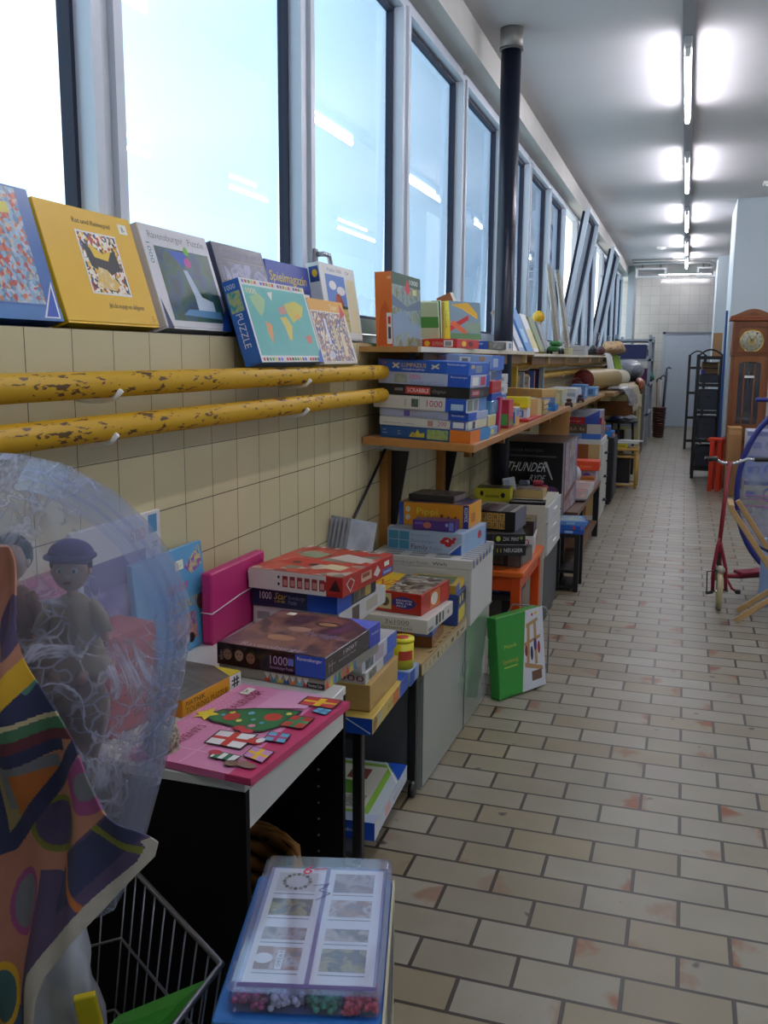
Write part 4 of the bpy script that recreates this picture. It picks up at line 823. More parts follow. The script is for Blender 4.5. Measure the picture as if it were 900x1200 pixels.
CT = [('r', 0, 0, 1, 1, PK), ('p', [(.83, 0), (1, 0), (1, 1), (.775, 1)], PKD)]+dots+[
    ('l', [(.44, 0), (.44, 1)], .0016, K('#efc0d8')), ('l', [(0, .14), (.8, .14)], .0016, K('#efc0d8')), ('l', [(0, .86), (.78, .86)], .0016, K('#efc0d8')), ('p', [(.4, .7), (.76, .8), (.76, 1), (.4, 1)], K('#e0a0c0')),
    ('r', .115, .85, .19, .94, STK), ('t', .125, .87, .04, '3.-', BLACK),
    ('p', [(.12, .5), (.183, .62), (.311, .66), (.395, .7), (.6, .745), (.77, .765), (.765, .665), (.762, .545), (.686, .44), (.554, .415), (.39, .445), (.246, .45)], OUT),
    ('p', [(.136, .51), (.19, .608), (.311, .645), (.395, .685), (.599, .73), (.755, .75), (.752, .665), (.75, .555), (.686, .458), (.554, .433), (.39, .46), (.246, .468)], DG),
    ('p', [(.02, .52), (.08, .56), (.12, .62), (.15, .56), (.22, .55), (.17, .51), (.18, .45), (.12, .49), (.06, .46), (.08, .51)], K('#e6cf3a')),
    ('e', .33, .55, .06, .05, K('#b8382c')), ('e', .62, .63, .07, .05, K('#b8382c')), ('e', .43, .63, .025, .02, TEAL), ('e', .29, .6, .022, .018, K('#e0d060')), ('e', .42, .52, .022, .018, K('#e0d060')), ('e', .7, .7, .022, .018, K('#e0d060')), ('e', .56, .49, .028, .02, K('#d890b0')), ('e', .51, .56, .018, .014, TEAL), ('e', .25, .55, .02, .015, TEAL), ('e', .6, .54, .018, .014, K('#5a9ad0')),
    ('e', .50, .44, .05, .03, K('#c23a44')), ('e', .58, .42, .05, .03, K('#c23a44'))]
CT += quadgift([(.42, .23), (.40, .375), (.68, .40), (.70, .235)], WHITE, K('#c23a34'))+quadgift([(.671, .843), (.668, .955), (.941, .972), (.95, .858)], K('#c23a34'), GOLD)+quadgift([(.832, .78), (.853, .835), (.964, .835), (.96, .765)], TEAL, K('#4a86b0'))+quadgift([(.748, .552), (.751, .69), (.912, .7), (.926, .56)], K('#b8382c'), K('#2f7a45'))
CT += quadgift([(.745, .46), (.90, .47), (.93, .375), (.772, .365)], TEAL, K('#b83a6a'))+quadgift([(.782, .175), (.77, .277), (.94, .263), (.953, .147)], K('#c890c0'), GOLD)+[('e', .73, .335, .06, .035, K('#c23a34')), ('e', .76, .35, .03, .03, WHITE)]
CT += [('r', .57, .095, .78, .165, OUT), ('r', .58, .1, .77, .16, WHITE), ('r', .6, .1, .64, .16, K('#3a7a5a')), ('r', .68, .1, .72, .16, K('#3a7a5a')), ('e', .58, .15, .05, .025, K('#b83a4a')), ('e', .776, .08, .055, .03, OUT), ('e', .776, .08, .05, .026, K('#7a5a4a')), ('e', .9, .09, .06, .025, K('#8a6a5a')), ('e', .85, .1, .035, .03, K('#8a6a5a'))]
gbox('pink christmas calendar box with green tree and wrapped gifts, lying on the white desk top', (-.664, 1.335), ZD+.001, -5.5, .262, .392, .014, PKD, T=CT+[('ty', .27, .1, .075, 'ADVENTS', MAR, .29), ('ty', .29, .6, .085, 'KALENDER', MAR, .32)], name='advent_calendar', cat='calendar', F=[('r', 0, .1, .8, .9, K('#d870a0'))], Rt=[('r', 0, 0, 1, 1, PKD)])
gbox('yellow edged puzzle box with black piece symbol, lying left of the pink calendar', (-.928, 1.565), ZD+.001, -8, .16, .205, .036, K('#d89a24', .35),
     T=[('r', 0, 0, 1, 1, pic(['#3a3430', '#6a6258', '#504a40', '#8a806a'], 9, 61)), ('p', [(.55, 1), (1, 1), (1, .8)], K('#e0c83a'))],
     Rt=[('t', .05, .55, .28, 'PIATNIK', BLACK, .32), ('t', .05, .12, .34, 'TOURING PUZZLE', K('#5a3410'), .7), ('r', .79, .02, 1, .98, WHITE), ('r', .83, .33, .97, .43, BLACK), ('r', .83, .58, .97, .68, BLACK), ('r', .865, .18, .89, .84, BLACK), ('r', .915, .18, .94, .84, BLACK)], F=[('r', 0, 0, 1, 1, K('#c88a20'))])

# white table behind the desk with the tall stack
t = thing('wall_shelf', 'white shelf board behind the desk, mostly covered by stacked puzzle boxes', 'shelf', (-1.01, 2.27, 0))
m = MB(); m.box(-.174, .17, -.405, .30, .722, ZD, M_DESKW, c=.002); m.build('shelf_board', t)
for y in (-.36, -.06, .24):
    m = MB(); m.box(-.174, .1, y, y+.025, .695, .7215, M_DESKW); m.build('bracket', t)
PEOPLE = pic(['#2a1a2a', '#5a3a4a', '#8a5a50', '#3a2030', '#6a3a60'], 8, 62, 1)
def faceop(u, v, s, sh='#8a6658', hair='#1f1410'):
    return [('e', u, v+.1*s, .05*s, .34*s, K(hair)), ('e', u, v, .04*s, .26*s, K(sh)), ('e', u-.015*s, v+.05*s, .008*s, .03*s, BLACK), ('e', u+.015*s, v+.05*s, .008*s, .03*s, BLACK), ('r', u-.012*s, v-.14*s, u+.012*s, v-.11*s, K('#7a3a3a'))]
tri = []
for k in range(7):
    c = ['#c8452c', '#3a8a9a', '#d8b83a', '#2a4a8a', '#d87a3a', '#7ab0c8', '#b83a4a'][k]
    tri += [('p', [(.44+k*.06, .1), (.5+k*.06, .1), (.47+k*.06, .9)], K(c)), ('p', [(.44+k*.06, .9), (.5+k*.06, .9), (.47+k*.06, .3)], K('#dcd8cc'))]
trr = [('p', [(k*.07, .1), (k*.07+.07, .1), (k*.07+.035, .95)], K(['#c8452c', '#e0c03a', '#3a7aa8', '#2f7a5a', '#d86a3a'][k % 5])) for k in range(8)]
gbox('pale game box with coloured triangles on its side, under the dark film puzzle', (-.712, 1.8), ZD+.001, -5, .272, .30, .027, K('#9a968a', .35), F=tri+[('r', .84, .1, 1, .55, BLACK), ('t', .85, .2, .25, 'Triominos Color', WHITE, .13)], Rt=trr+[('t', .6, .3, .35, 'SPIEL', GREY, .3)], name='board_game_box', cat='board game')
gbox('dark purple film puzzle box with faces on its side, right behind the pink calendar', (-.708, 1.795), ZD+.029, -5, .277, .302, .05, K('#2a1a28', .15, coat=.6),
     F=[('r', 0, 0, 1, 1, K('#241620', .15)), ('r', .73, .02, 1, .98, RAVB), ('t', .75, .72, .16, 'Ravensburger', WHITE, .22), ('t', .5, .36, .42, '1000', K('#b89ac0'), .16), ('t', .5, .16, .14, 'Ravensburger Puzzle', K('#b89ac0'), .21), ('r', .665, .4, .715, .72, K('#6a7ac8')), ('tv', .03, .7, .035, 'Twilight', GREY, .5)]+faceop(.1, .5, 1)+faceop(.21, .52, 1, '#9a7a6c')+faceop(.32, .46, 1, '#86604e'),
     Rt=[('t', .3, .62, .2, '1000T', K('#b8a8b0'), .25), ('t', .22, .4, .1, 'Ravensburger Puzzle', K('#a898a0'), .3), ('r', .78, 0, 1, 1, K('#3a4ab0')), ('r', .05, .2, .055, .7, K('#b89a8a')), ('r', .1, .2, .105, .75, K('#b89a8a')), ('r', .04, .5, .16, .53, K('#b89a8a')), ('t', .83, .6, .12, 'Ravensburger', WHITE, .14)],
     T=[('r', .01, .01, .99, .99, PEOPLE), ('p', [(.7, 1), (1, 1), (1, .75)], K('#5a66c8')), ('e', .42, .3, .13, .07, K('#a87a60')), ('e', .45, .55, .11, .06, K('#a88070')), ('e', .62, .75, .13, .07, K('#4a2a20')), ('e', .62, .75, .09, .04, K('#a87a58')), ('r', .12, .88, .2, .95, STK), ('t', .2, .03, .07, 'Ravensburger', K('#b8a8b8'), .6), ('t', .55, .42, .1, 'Twilight', K('#8a7a9a'), .35)], st=None)
PINK = K('#b8246a', .45)
t = gbox('pink cardboard folder box with price sticker, closed by a rubber band, standing on edge', None, 0, 0, .03, .31, .186, PINK, loc=(-1.1125, 2.162, ZD+.001), rot=(0, 0, 0), name='document_box', cat='box', tray=PINK, st=('Rt', .64, .68, (.09, .14), '3.-'), Rt=[('t', .78, .84, .06, 'Hefte', K('#7a1448'), .18)], c=.004)
m = MB(); m.tube([(.0165, -.156, .083), (.0172, 0, .097), (.0165, .156, .101), (-.0155, .156, .1), (-.0155, -.156, .083)], .0016, WHITE, 6, closed=True); m.build('rubber_band', t)
sbox('light blue children game box with pink and yellow lettering, leaning on the tiled wall', 1.745, 2.06, -1.131, ZD, .26, .016, 5, K('#5aa0cc', .35), name='board_game_box', cat='board game', st=('Rt', .56, .8, (.12, .09), '5.-'),
     cover=[('t', .42, .6, .11, 'Kinder', K('#c8246a'), .32), ('t', .45, .42, .13, 'Lotrun', K('#e0b02a'), .4), ('p', [(.7, .8), (.95, .98), (.97, .78), (.8, .72)], pic(['#c83a5a', '#5a4ab0', '#d8c86a', '#3a86c0'], 50, 63)), ('r', .45, .1, .8, .36, pic(['#a83a3a', '#5a6ab0', '#d89a6a', '#3a3a4a'], 45, 64)), ('e', .5, .1, .05, .05, BLACK), ('e', .7, .12, .05, .05, BLACK), ('e', .9, .42, .07, .08, K('#7a4a3a'))])
sbox('white 500 piece puzzle box standing half hidden behind the clear bag, against the tiled wall', 1.56, 1.9, -1.171, ZD, .365, .012, 0, K('#d8d8d6', .35),
     cover=[('t', .62, .84, .08, '500', K('#c8701f'), .18), ('r', .84, .86, .95, .98, K('#4a86b0')), ('tv', .88, .8, .07, 'Ravensburger', NAVY, .5), ('r', .1, .2, .8, .78, K('#5a4f8a')), ('r', .2, .3, .7, .6, pic(['#5a4f8a', '#8a7ab0', '#c8b8d0'], 14, 65))])
# stack on the white table
P_CARS = pic(['#b8322c', '#c8453a', '#c8b8a8', '#8a2420', '#7a7a6a', '#c23a30', '#b0281f', '#a89a8a'], 26, 66, voro=True)
gbox('white puzzle box with faint 1500 print, lowest of the stack behind the film puzzle', (-.832, 2.21), ZD+.001, -3, .258, .345, .053, K('#cfcfca', .35), F=[('t', .3, .3, .45, '1500', K('#7a8078'), .15), ('r', .05, .3, .2, .7, GREY)], Rt=[('r', .25, .1, .4, .9, K('#5a4a44')), ('r', .55, .2, .8, .8, K('#b8b0a0'))])
gbox('dark blue puzzle box with yellow script, second of the stack behind the film puzzle', (-.835, 2.2), ZD+.055, -4, .256, .27, .053, K('#142247', .35), F=[('r', .66, 0, 1, 1, RAVB), ('t', .1, .4, .4, '1000', WHITE, .14), ('t', .27, .45, .36, 'Star', K('#e0c838'), .14, .3), ('t', .28, .28, .12, 'LINE', K('#e0c838'), .12), ('t', .44, .5, .22, 'Ravensburger', K('#8a96b0'), .2), ('t', .44, .24, .22, 'Puzzle', K('#8a96b0'), .1)], Rt=[('r', 0, 0, .35, 1, RAVB), ('r', .4, .1, .7, .9, pic(['#8a7a5a', '#5a5a4a', '#3a3a30'], 40, 67)), ('r', .7, .1, .85, .9, K('#b8a04a'))])
gbox('red racing car puzzle box with white picture strip, topmost behind the film puzzle', (-.808, 2.17), ZD+.109, -6, .283, .33, .054, K('#b0281f', .3),
     F=[('r', .0, 0, .83, 1, K('#d8d4cc')), ('e', .83, .5, .035, .22, K('#b0281f'))]+[op for k in range(6) for op in (('r', .37+k*.078, .22, .427+k*.078, .78, K('#8a2a24')), ('r', .38+k*.078, .3, .42+k*.078, .6, K('#c8887a')))]+[('e', .33, .7, .012, .08, BLACK), ('e', .33, .35, .012, .08, BLACK), ('p', [(.86, .3), (.93, .9), (.98, .3)], K('#3a1a18'))],
     Rt=[('p', [(.06, .6), (.14, .85), (.22, .6), (.14, .1)], K('#c8c0b8')), ('p', [(.08, .58), (.14, .78), (.2, .58), (.14, .2)], K('#a82a22')), ('r', .34, .3, .54, .75, K('#c8a888')), ('r', .36, .5, .5, .7, K('#8a4a3a')), ('p', [(.58, .4), (.66, .8), (.72, .45), (.66, .2)], K('#d8d0c8')), ('r', .76, .1, .98, .4, K('#3a5aa8')), ('t', .79, .17, .18, 'Ravensburger', WHITE, .17), ('r', .8, .55, .9, .8, STK)],
     T=[('r', .01, .01, .99, .99, P_CARS), ('p', [(.1, .3), (.5, .2), (.6, .45), (.2, .5)], K('#c2392f')), ('p', [(.5, .6), (.9, .5), (.95, .7), (.6, .8)], K('#c8c0b4')), ('p', [(.15, .6), (.4, .55), (.45, .75), (.2, .8)], K('#8a9a7a')), ('e', .3, .35, .05, .04, BLACK), ('e', .5, .32, .05, .04, BLACK), ('p', [(.6, .25), (.85, .2), (.88, .35), (.65, .4)], K('#d8c8a0'))]+[('p', [(.03+k*.08, .95), (.07+k*.08, .95), (.09+k*.08, .99), (.05+k*.08, .99)], BLACK if k % 2 else WHITE) for k in range(11)])
gbox('plain carton under the clear pack of plastic cases, behind the puzzle stacks', (-1.088, 2.93), .427, 0, .09, .3, .33, K('#c8c4b8'), name='carton', cat='box', F=[('r', .4, 0, .6, 1, K('#b8b09a'))])
t = thing('case_pack', 'clear plastic pack of slim grey cases leaning at the wall below the black cable', 'case', (-1.115, 3.06, .768), (R(-14), 0, R(-24)))
for k in range(5):
    m = MB(); m.box(-.05+k*.021, -.036+k*.021, -.07, .07, 0, .125, clear('case_plastic', '#c8ccd8', .3, .35)); m.build('case', t)
    m = MB(); m.box(-.048+k*.021, -.038+k*.021, -.0712, -.0702, .01, .115, K('#9aa0b0')); m.build('case_label', t)

# ------------------------------------------------------------------ black trolley
t = thing('trolley', 'low black metal trolley on castors between the desk and the glossy cabinet', 'trolley', (-.98, 2.54, 0))
MT = K('#141416', .4)
for sx in (-.195, .17):
    for sy in (-.29, .255):
        m = MB(); m.box(sx, sx+.028, sy, sy+.028, .062, .452, MT, c=.003); p = m.build('post', t)
        m = MB(); m.tube([(sx+.005, sy+.014, .025), (sx+.023, sy+.014, .025)], .0248, BLACK, 18); m.build('castor_wheel', p)
        m = MB(); m.tube([(sx+.014, sy+.014, .028), (sx+.014, sy+.014, .064)], .007, GREY); m.build('castor_stem', p)
m = MB(); m.box(-.19, .19, -.28, .28, .428, .45, K('#3c3f44', .4)); m.build('top_shelf', t)
m = MB(); m.box(-.19, .17, -.28, .28, .075, .092, K('#3c3f44', .4)); m.build('lower_shelf', t)
m = MB(); m.box(-.185, .168, .262, .27, .1, .42, K('#55585d', .4)); m.build('back_panel', t)
gbox('white and green farm picture puzzle box on the lower shelf of the black trolley', (-.772, 2.335), .093, 3, .33, .4, .055, K('#b8c4c8', .35),
     F=[('r', 0, 0, 1, 1, RAVB), ('t', .6, .4, .2, 'Ravensburger', WHITE, .3)], Rt=[('r', .0, 0, .12, 1, K('#c8ccd0')), ('r', .15, .1, .95, .9, K('#c2ccd4')), ('r', .3, .2, .45, .8, K('#d8a8a8')), ('t', .55, .3, .3, 'Bauernhof', GREY, .3)],
     T=[('r', .0, 0, 1, .12, K('#a8b8d0')), ('r', .02, .12, .9, .95, K('#7fb03a')), ('r', .06, .16, .84, .9, K('#d4d4c4')), ('p', [(.1, .4), (.3, .65), (.7, .6), (.72, .36), (.3, .3)], K('#4f8a2a')), ('r', .1, .18, .4, .3, pic(['#d8d8c8', '#4a4a40', '#c8c83a'], 60, 68)), ('r', .5, .66, .7, .84, K('#7a3a30')), ('r', .3, .4, .5, .55, pic(['#5a7a3a', '#2a2a2a', '#d8d8d0', '#d8c83a'], 50, 69)), ('r', .55, .2, .8, .4, pic(['#d8d8d0', '#7a7a72', '#e0e0d8'], 40, 70)), ('p', [(.8, 1), (1, 1), (1, .7)], RAVB), ('l', [(.78, 1), (1, .66)], .004, WHITE)])
P_GOLD = pic(['#c8a84a', '#d8c070', '#8a6a2a', '#5a4a2a', '#d8c890'], 16, 71)
gbox('yellow puzzle box with blue corner, lowest of the boxes on the black trolley', (-.752, 2.25), .4515, 2, .27, .385, .047, K('#cdb35a', .35), F=[('r', 0, 0, .7, 1, P_GOLD), ('r', .7, 0, 1, 1, RAVB), ('l', [(.72, .9), (.98, .1)], .003, WHITE)], Rt=[('r', .02, .1, .12, .9, P_GOLD), ('r', .16, .1, .25, .9, K('#b8b090')), ('t', .4, .3, .4, 'Schloss', K('#8a7a2a'), .3), ('r', .55, .1, .72, .9, K('#c8703a')), ('r', .75, 0, 1, 1, RAVB)], T=[('p', [(.5, 1), (1, 1), (1, .8)], RAVB)])
gbox('plain light brown wooden box on the black trolley, above the yellow puzzle box', (-.772, 2.29), .4995, 1, .25, .275, .078, wood('#b08e50', '#c0a062', 2), name='wooden_box', cat='box', Rt=[('t', .1, .1, .12, 'Clementoni', K('#8a6a3a'), .4)], tray=K('#a08048'))
gbox('white puzzle box with red zeros on its end, above the light brown wooden box', (-.785, 2.29), .5785, 0, .26, .26, .033, K('#cacbc8', .35), F=[('t', .62, .2, .55, '1000', K('#a83a5a'), .36)], Rt=[('r', .1, .15, .35, .85, pic(['#8a8a7a', '#4a4a44', '#c8c8b8'], 50, 72)), ('r', .6, .1, .98, .9, K('#5f78b8'))])
gbox('white puzzle box with picture on its side, topmost on the black trolley', (-.79, 2.275), .6125, -3, .26, .27, .05, K('#c8cad0', .35), F=[('t', .75, .25, .5, '00', K('#a83a5a'), .2)], Rt=[('r', .08, .1, .3, .9, pic(['#5a6a7a', '#3a4a3a', '#8aa0b0'], 40, 73)), ('r', .35, .1, .6, .9, K('#b8a8b8')), ('r', .7, 0, 1, 1, K('#4a6ac0'))])
t = thing('tin', 'bright yellow tin with red print standing between the trolley boxes and the cabinet', 'tin', (-.80, 2.69, .4995))
m = MB(); m.lathe([(.001, 0), (.036, 0), (.036, .085), (.001, .085)], K('#d8cf1f', .35), n=28)
m.add([(.0365*math.cos(a), .0365*math.sin(a), z) for z in (.03, .06) for a in [-1.6+.12*i for i in range(12)]], [(i, i+1, 13+i, 12+i) for i in range(11)], K('#b8402c')); m.build('body', t)
m = MB(); m.lathe([(.001, .0855), (.0375, .0855), (.0375, .096), (.001, .096)], K('#e0d52a', .35), n=28); m.lathe([(.001, .0961), (.02, .0961), (.02, .0968), (.001, .0968)], K('#b8402c')); m.build('lid', t)
gbox('flat blue and white box under the yellow tin on the trolley', None, 0, 0, .14, .1, .0475, K('#8fa4c8'), loc=(-.83, 2.695, .4515), name='puzzle_box', Rt=[('r', 0, 0, .5, 1, RAVB)])

# ------------------------------------------------------------------ glossy cabinet
def gloss_panel():
    m, nt, p = new('glossy_laminate'); p.inputs['Base Color'].default_value = lin('#8f9a90'); p.inputs['Roughness'].default_value = .07
    p.inputs['Coat Weight'].default_value = .6; p.inputs['Specular IOR Level'].default_value = .7
    n = nd(nt, 'ShaderNodeTexNoise', Scale=2.5); tc = nd(nt, 'ShaderNodeTexCoord'); nt.links.new(tc.outputs['Object'], n.inputs['Vector'])
    b = nd(nt, 'ShaderNodeBump', Strength=.03, Distance=.05); nt.links.new(n.outputs[0], b.inputs['Height']); nt.links.new(b.outputs[0], p.inputs['Normal'])
    return m
MG = gloss_panel()
t = thing('cabinet', 'low grey cabinet with glossy reflecting sliding doors under the white carton', 'cabinet', (-.965, 3.36, 0), (0, 0, R(-1.6)))
m = MB(); m.box(-.205, .195, -.49, .49, .0, .42, K('#8f928e', .4)); m.build('body', t)
m = MB(); m.box(-.206, .21, -.495, .495, .4205, .428, K('#a8aca6', .2)); m.build('top', t)
for y0, y1, x in ((-.488, .06, .2025), (.075, .488, .2)):
    m = MB(); m.box(.1955, x, y0, y1, .012, .418, MG); d = m.build('door', t)
    m = MB(); m.box(x, x+.004, y1-.03 if y0 < 0 else y0+.01, y1-.012 if y0 < 0 else y0+.028, .235, .28, K('#a8aeb4', .2, .6)); m.build('door_handle', d)
m = MB(); m.box(.1955, .206, .061, .074, .005, .42, K('#9aa0a4', .3, .7)); m.build('edge_profile', t)
ZC = .4285
M_CRATE = wood('#a38a5c', '#b89e6e', 3)
t = thing('wooden_case', 'long pale wooden game case with dark letters along its side, on the glossy cabinet', 'game', (-.86, 3.1, ZC), (0, 0, R(-1.6)))
m = MB(); m.box(-.1, .1, -.29, .3, 0, .037, K('#7a5c34')); 
art(m, [('r', 0, 0, 1, 1, K('#b8ad88'))]+[('t', .06+.085*k, .15, .65, ch, BLACK, .03) for k, ch in enumerate('TAMICA')]+[('r', .62, .2, .68, .6, BLACK), ('r', .75, .2, .8, .7, K('#7a3a4a')), ('r', .85, .3, .93, .5, BLACK)], (.1, -.29, 0), (0, 1, 0), (0, 0, 1), (1, 0, 0), .59, .037); m.build('case', t)
m = MB(); m.box(-.1, .1, -.29, .3, .0375, .043, M_CRATE); art(m, [('p', [(.9, .2+.1*k), (.97, .22+.1*k), (.97, .27+.1*k)], BLACK) for k in range(7)], (-.1, -.29, .043), (1, 0, 0), (0, 1, 0), (0, 0, 1), .2, .59); m.build('lid', t)
z = ZC+.044
gbox('amber brown box, lowest in the stack on the long wooden case', (-.78, 2.98), z, 3, .2, .2, .045, K('#7a4a1c', .2), name='box', cat='box', Rt=[('r', 0, 0, 1, .9, K('#8a5420', .2))], F=[('r', .3, .1, 1, .9, K('#6a3a14', .2))])
gbox('flat blue edged box above the amber brown box on the cabinet', (-.772, 2.96), z+.046, 5, .22, .24, .018, K('#4a5a9a', .3), name='puzzle_box', F=[('r', 0, .0, .7, 1, K('#a83a2c'))])
gbox('white three-in-one puzzle box with brown lettering, in the stack on the cabinet', (-.78, 2.92), z+.065, -4, .26, .28, .05, K('#d3d2ca', .35), F=[('t', .4, .5, .32, '3x1000', K('#7a7060'), .34), ('t', .28, .14, .26, 'Clementoni', K('#6a7a3a'), .5), ('l', [(.38, .44), (.78, .44)], .0015, GREY)], Rt=[('r', .3, .2, .38, .9, BLACK), ('r', .43, .2, .5, .9, BLACK), ('r', .56, .2, .62, .85, K('#4a4a50')), ('e', .8, .5, .03, .15, K('#b83a5a')), ('r', .02, .15, .2, .4, GREY)])
gbox('red card game box with photos and blue oval, topmost of the stack on the cabinet', (-.815, 2.96), z+.116, -8, .27, .26, .075, K('#a8281c', .3), name='board_game_box', cat='board game',
     F=[('r', .0, .1, .1, .8, K('#d8b83a')), ('r', .12, .2, .34, .85, pic(['#5a6ab0', '#d8c8a8', '#3a3a3a'], 50, 74)), ('r', .4, .15, .58, .9, K('#c8b88a')), ('e', .49, .5, .06, .22, K('#5a4a2a')), ('e', .76, .52, .17, .28, K('#2a2f7a')), ('t', .65, .58, .09, 'DAS KARTEN', WHITE, .22), ('t', .65, .45, .09, 'SPIEL FÜR', WHITE, .22), ('t', .65, .32, .09, 'ALLE', WHITE, .14)],
     Rt=[('r', .3, .1, .65, .9, K('#c8702a')), ('e', .45, .5, .12, .3, K('#d8d0c0')), ('r', .7, .2, .9, .8, K('#c83a2a'))],
     T=[('r', .02, .02, .98, .98, pic(['#8a8478', '#4a4640', '#b8b4a8', '#6a5a4a', '#a89a80'], 45, 75, voro=True)), ('p', [(.0, .0), (.5, .0), (.35, 1), (0, 1)], K('#d8b22a')), ('t', .05, .3, .3, 'UNZ', K('#b8321f'), .4)])
gbox('yellow-edged blue game box sticking out behind the red card game box', (-.765, 3.265), z+.12, 2, .2, .155, .035, K('#b89a3a', .35), name='board_game_box', cat='board game', Rt=[('r', 0, 0, .4, 1, K('#4a66a8')), ('r', .45, .1, .95, .9, K('#d8b84a'))], T=[('r', .1, .1, .9, .9, K('#5a6a4a'))], group='small games behind the red card game')
gbox('blue and black game box supporting the yellow-edged box behind the red card game', (-.757, 3.265), z+.001, 2, .24, .155, .118, K('#2f4a8a', .35), name='board_game_box', cat='board game', Rt=[('r', 0, .6, 1, .95, K('#1a1a1f')), ('r', .1, .05, .9, .5, K('#d8c83a')), ('r', .2, .65, .35, .9, K('#d8d0a0')), ('r', .5, .65, .65, .9, K('#d8d0a0'))], group='small games behind the red card game')
# white carton with the family puzzle stack
gbox('big plain white carton standing on the glossy cabinet, carrying the family puzzle', (-.742, 3.425), ZC, 0, .43, .42, .222, K('#c9c9c4', .45), name='carton', cat='box', c=.003)
icons = [('r', .1+.25*j+.02, .05+.09*i, .1+.25*j+.18, .11+.09*i, GREY) for i in range(10) for j in range(4)]
gbox('flat white puzzle catalogue box with tiny icons, lying on the big white carton', (-.74, 3.425), ZC+.223, 0, .42, .42, .038, K('#d0d0ca', .4), F=[('t', .2, .3, .3, 'Ravensburger Puzzle', K('#8a8a88'), .38), ('t', .62, .3, .35, 'Welt', NAVY, .14)], Rt=[('r', .02+.15*k, .1, .08+.15*k, .95, K('#3a5a9a')) for k in range(6)]+[('r', .08+.15*k, .1, .13+.15*k, .7, K('#b8a888')) for k in range(6)], T=icons)
puz = [('e', .8, .66, .06, .13, K('#b8282c')), ('e', .86, .6, .05, .1, K('#b8282c')), ('e', .75, .56, .04, .1, K('#b8282c')), ('e', .82, .46, .045, .11, K('#b8282c')), ('e', .9, .74, .025, .07, K('#b8282c')), ('t', .78, .55, .16, '4', WHITE, .05)]
gbox('light blue family puzzle box with red jigsaw piece, on the flat white catalogue box', (-.80, 3.5), ZC+.262, -7, .325, .3, .088, K('#9fb4cc', .35), F=[('r', .02, .08, .3, .9, K('#3f86a8')), ('r', .155, .08, .165, .9, K('#9fb4cc')), ('r', .02, .48, .3, .51, K('#9fb4cc')), ('t', .33, .74, .08, 'Puzzle für die Familie', K('#6a7a9a'), .26), ('t', .33, .44, .16, 'Ravensburger', K('#7a8ab0'), .3), ('t', .33, .12, .24, 'Family', K('#6a2a2a'), .22), ('t', .58, .14, .18, 'Puzzle', K('#7a8ab0'), .16)]+puz+[('p', [(.84, .02), (.99, .02), (.99, .5)], RAVB), ('l', [(.82, .02), (.99, .56)], .003, WHITE)],
     Rt=[('r', .1, .1, .9, .9, K('#8fb0d0')), ('e', .7, .6, .08, .2, K('#b83a4a')), ('r', .95, 0, 1, 1, RAVB)], T=[('r', .1, .1, .9, .9, pic(['#8fb0d0', '#b8c8d8', '#5a8ab0'], 8, 76))])
gbox('small purple game box lying in front of the orange games box, on the family puzzle', (-.835, 3.52), ZC+.351, 0, .175, .08, .042, K('#4a2f7a', .3), name='board_game_box', cat='board game', F=[('e', .35, .55, .1, .3, K('#b86a5a')), ('r', .86, .1, .97, .9, K('#6a7ac0')), ('r', .05, .6, .25, .8, K('#7a5ab0')), ('r', .78, .5, .84, .8, K('#a89ad0'))])
gbox('orange and blue games box with white rimmed title, behind the small purple box', (-.80, 3.61), ZC+.351, -3, .30, .2, .095, K('#d8921f', .35), name='board_game_box', cat='board game', F=[('r', .0, 0, .07, 1, K('#2a4a9a')), ('r', .92, .0, 1, 1, K('#1f2f7a')), ('tv', .94, .9, .05, 'KOSMOS', WHITE, .6), ('t', .26, .5, .3, 'Pippi', K('#e0cf4a'), .3), ('e', .13, .7, .035, .12, K('#d8d0c0')), ('e', .13, .35, .035, .12, K('#d8d0c0')), ('r', .6, .3, .64, .55, K('#6a2a1a')), ('r', .7, .3, .73, .5, K('#5a3a7a')), ('r', .8, .35, .83, .5, K('#7a2a1a'))],
     Rt=[('r', .1, .1, .9, .9, K('#d89a2a')), ('r', .2, .2, .5, .6, K('#b86a1f'))], T=[('r', .02, .02, .98, .98, pic(['#3a3f6a', '#5a5a8a', '#b87a3a', '#4a4a7a'], 8, 77))])

gbox('flat dark box with faded print lying on top of the orange and blue games box', (-.87, 3.64), ZC+.4475, -6, .2, .16, .028, K('#2c2c2e', .3), name='board_game_box', cat='board game', T=[('r', .05, .05, .95, .95, pic(['#5a5a58', '#2a2a2c', '#8a8680', '#6a4a44'], 25, 150))], Rt=[('r', .1, .1, .9, .9, K('#7a6a64'))])
# ------------------------------------------------------------------ orange table, white drawer unit and beyond
ORG = K('#d04a14', .4)
t = thing('table', 'orange-red painted side table carrying dark game boxes, beside the white drawer unit', 'table', (-.885, 4.52, 0))
m = MB(); m.box(-.215, .225, -.35, .33, .455, .482, K('#d8641f', .35), c=.004); m.build('tabletop', t)
m = MB(); m.box(-.19, .2, -.33, -.312, .385, .4545, ORG); m.build('apron', t)
m = MB(); m.box(.185, .203, -.31, .29, .385, .4545, ORG); m.build('apron', t)
for sx in (-.2, .165):
    for sy in (-.335, .27):
        m = MB(); m.box(sx, sx+.045, sy, sy+.045, 0, .4545, ORG, c=.003); m.build('leg', t)
ZO = .4825
gbox('clear plastic topped dark game box, lowest on the orange table', (-.69, 4.27), ZO, -6, .21, .21, .075, K('#2f2e30', .15), name='board_game_box', cat='board game', F=[('r', .1, .1, .6, .9, pic(['#2a2a2c', '#4a4640', '#3a3434'], 30, 81)), ('r', .7, .05, .98, .95, K('#6a625c', .15))], Rt=[('r', .1, .1, .9, .9, K('#5a544e', .15))], group='dark games on the orange table')
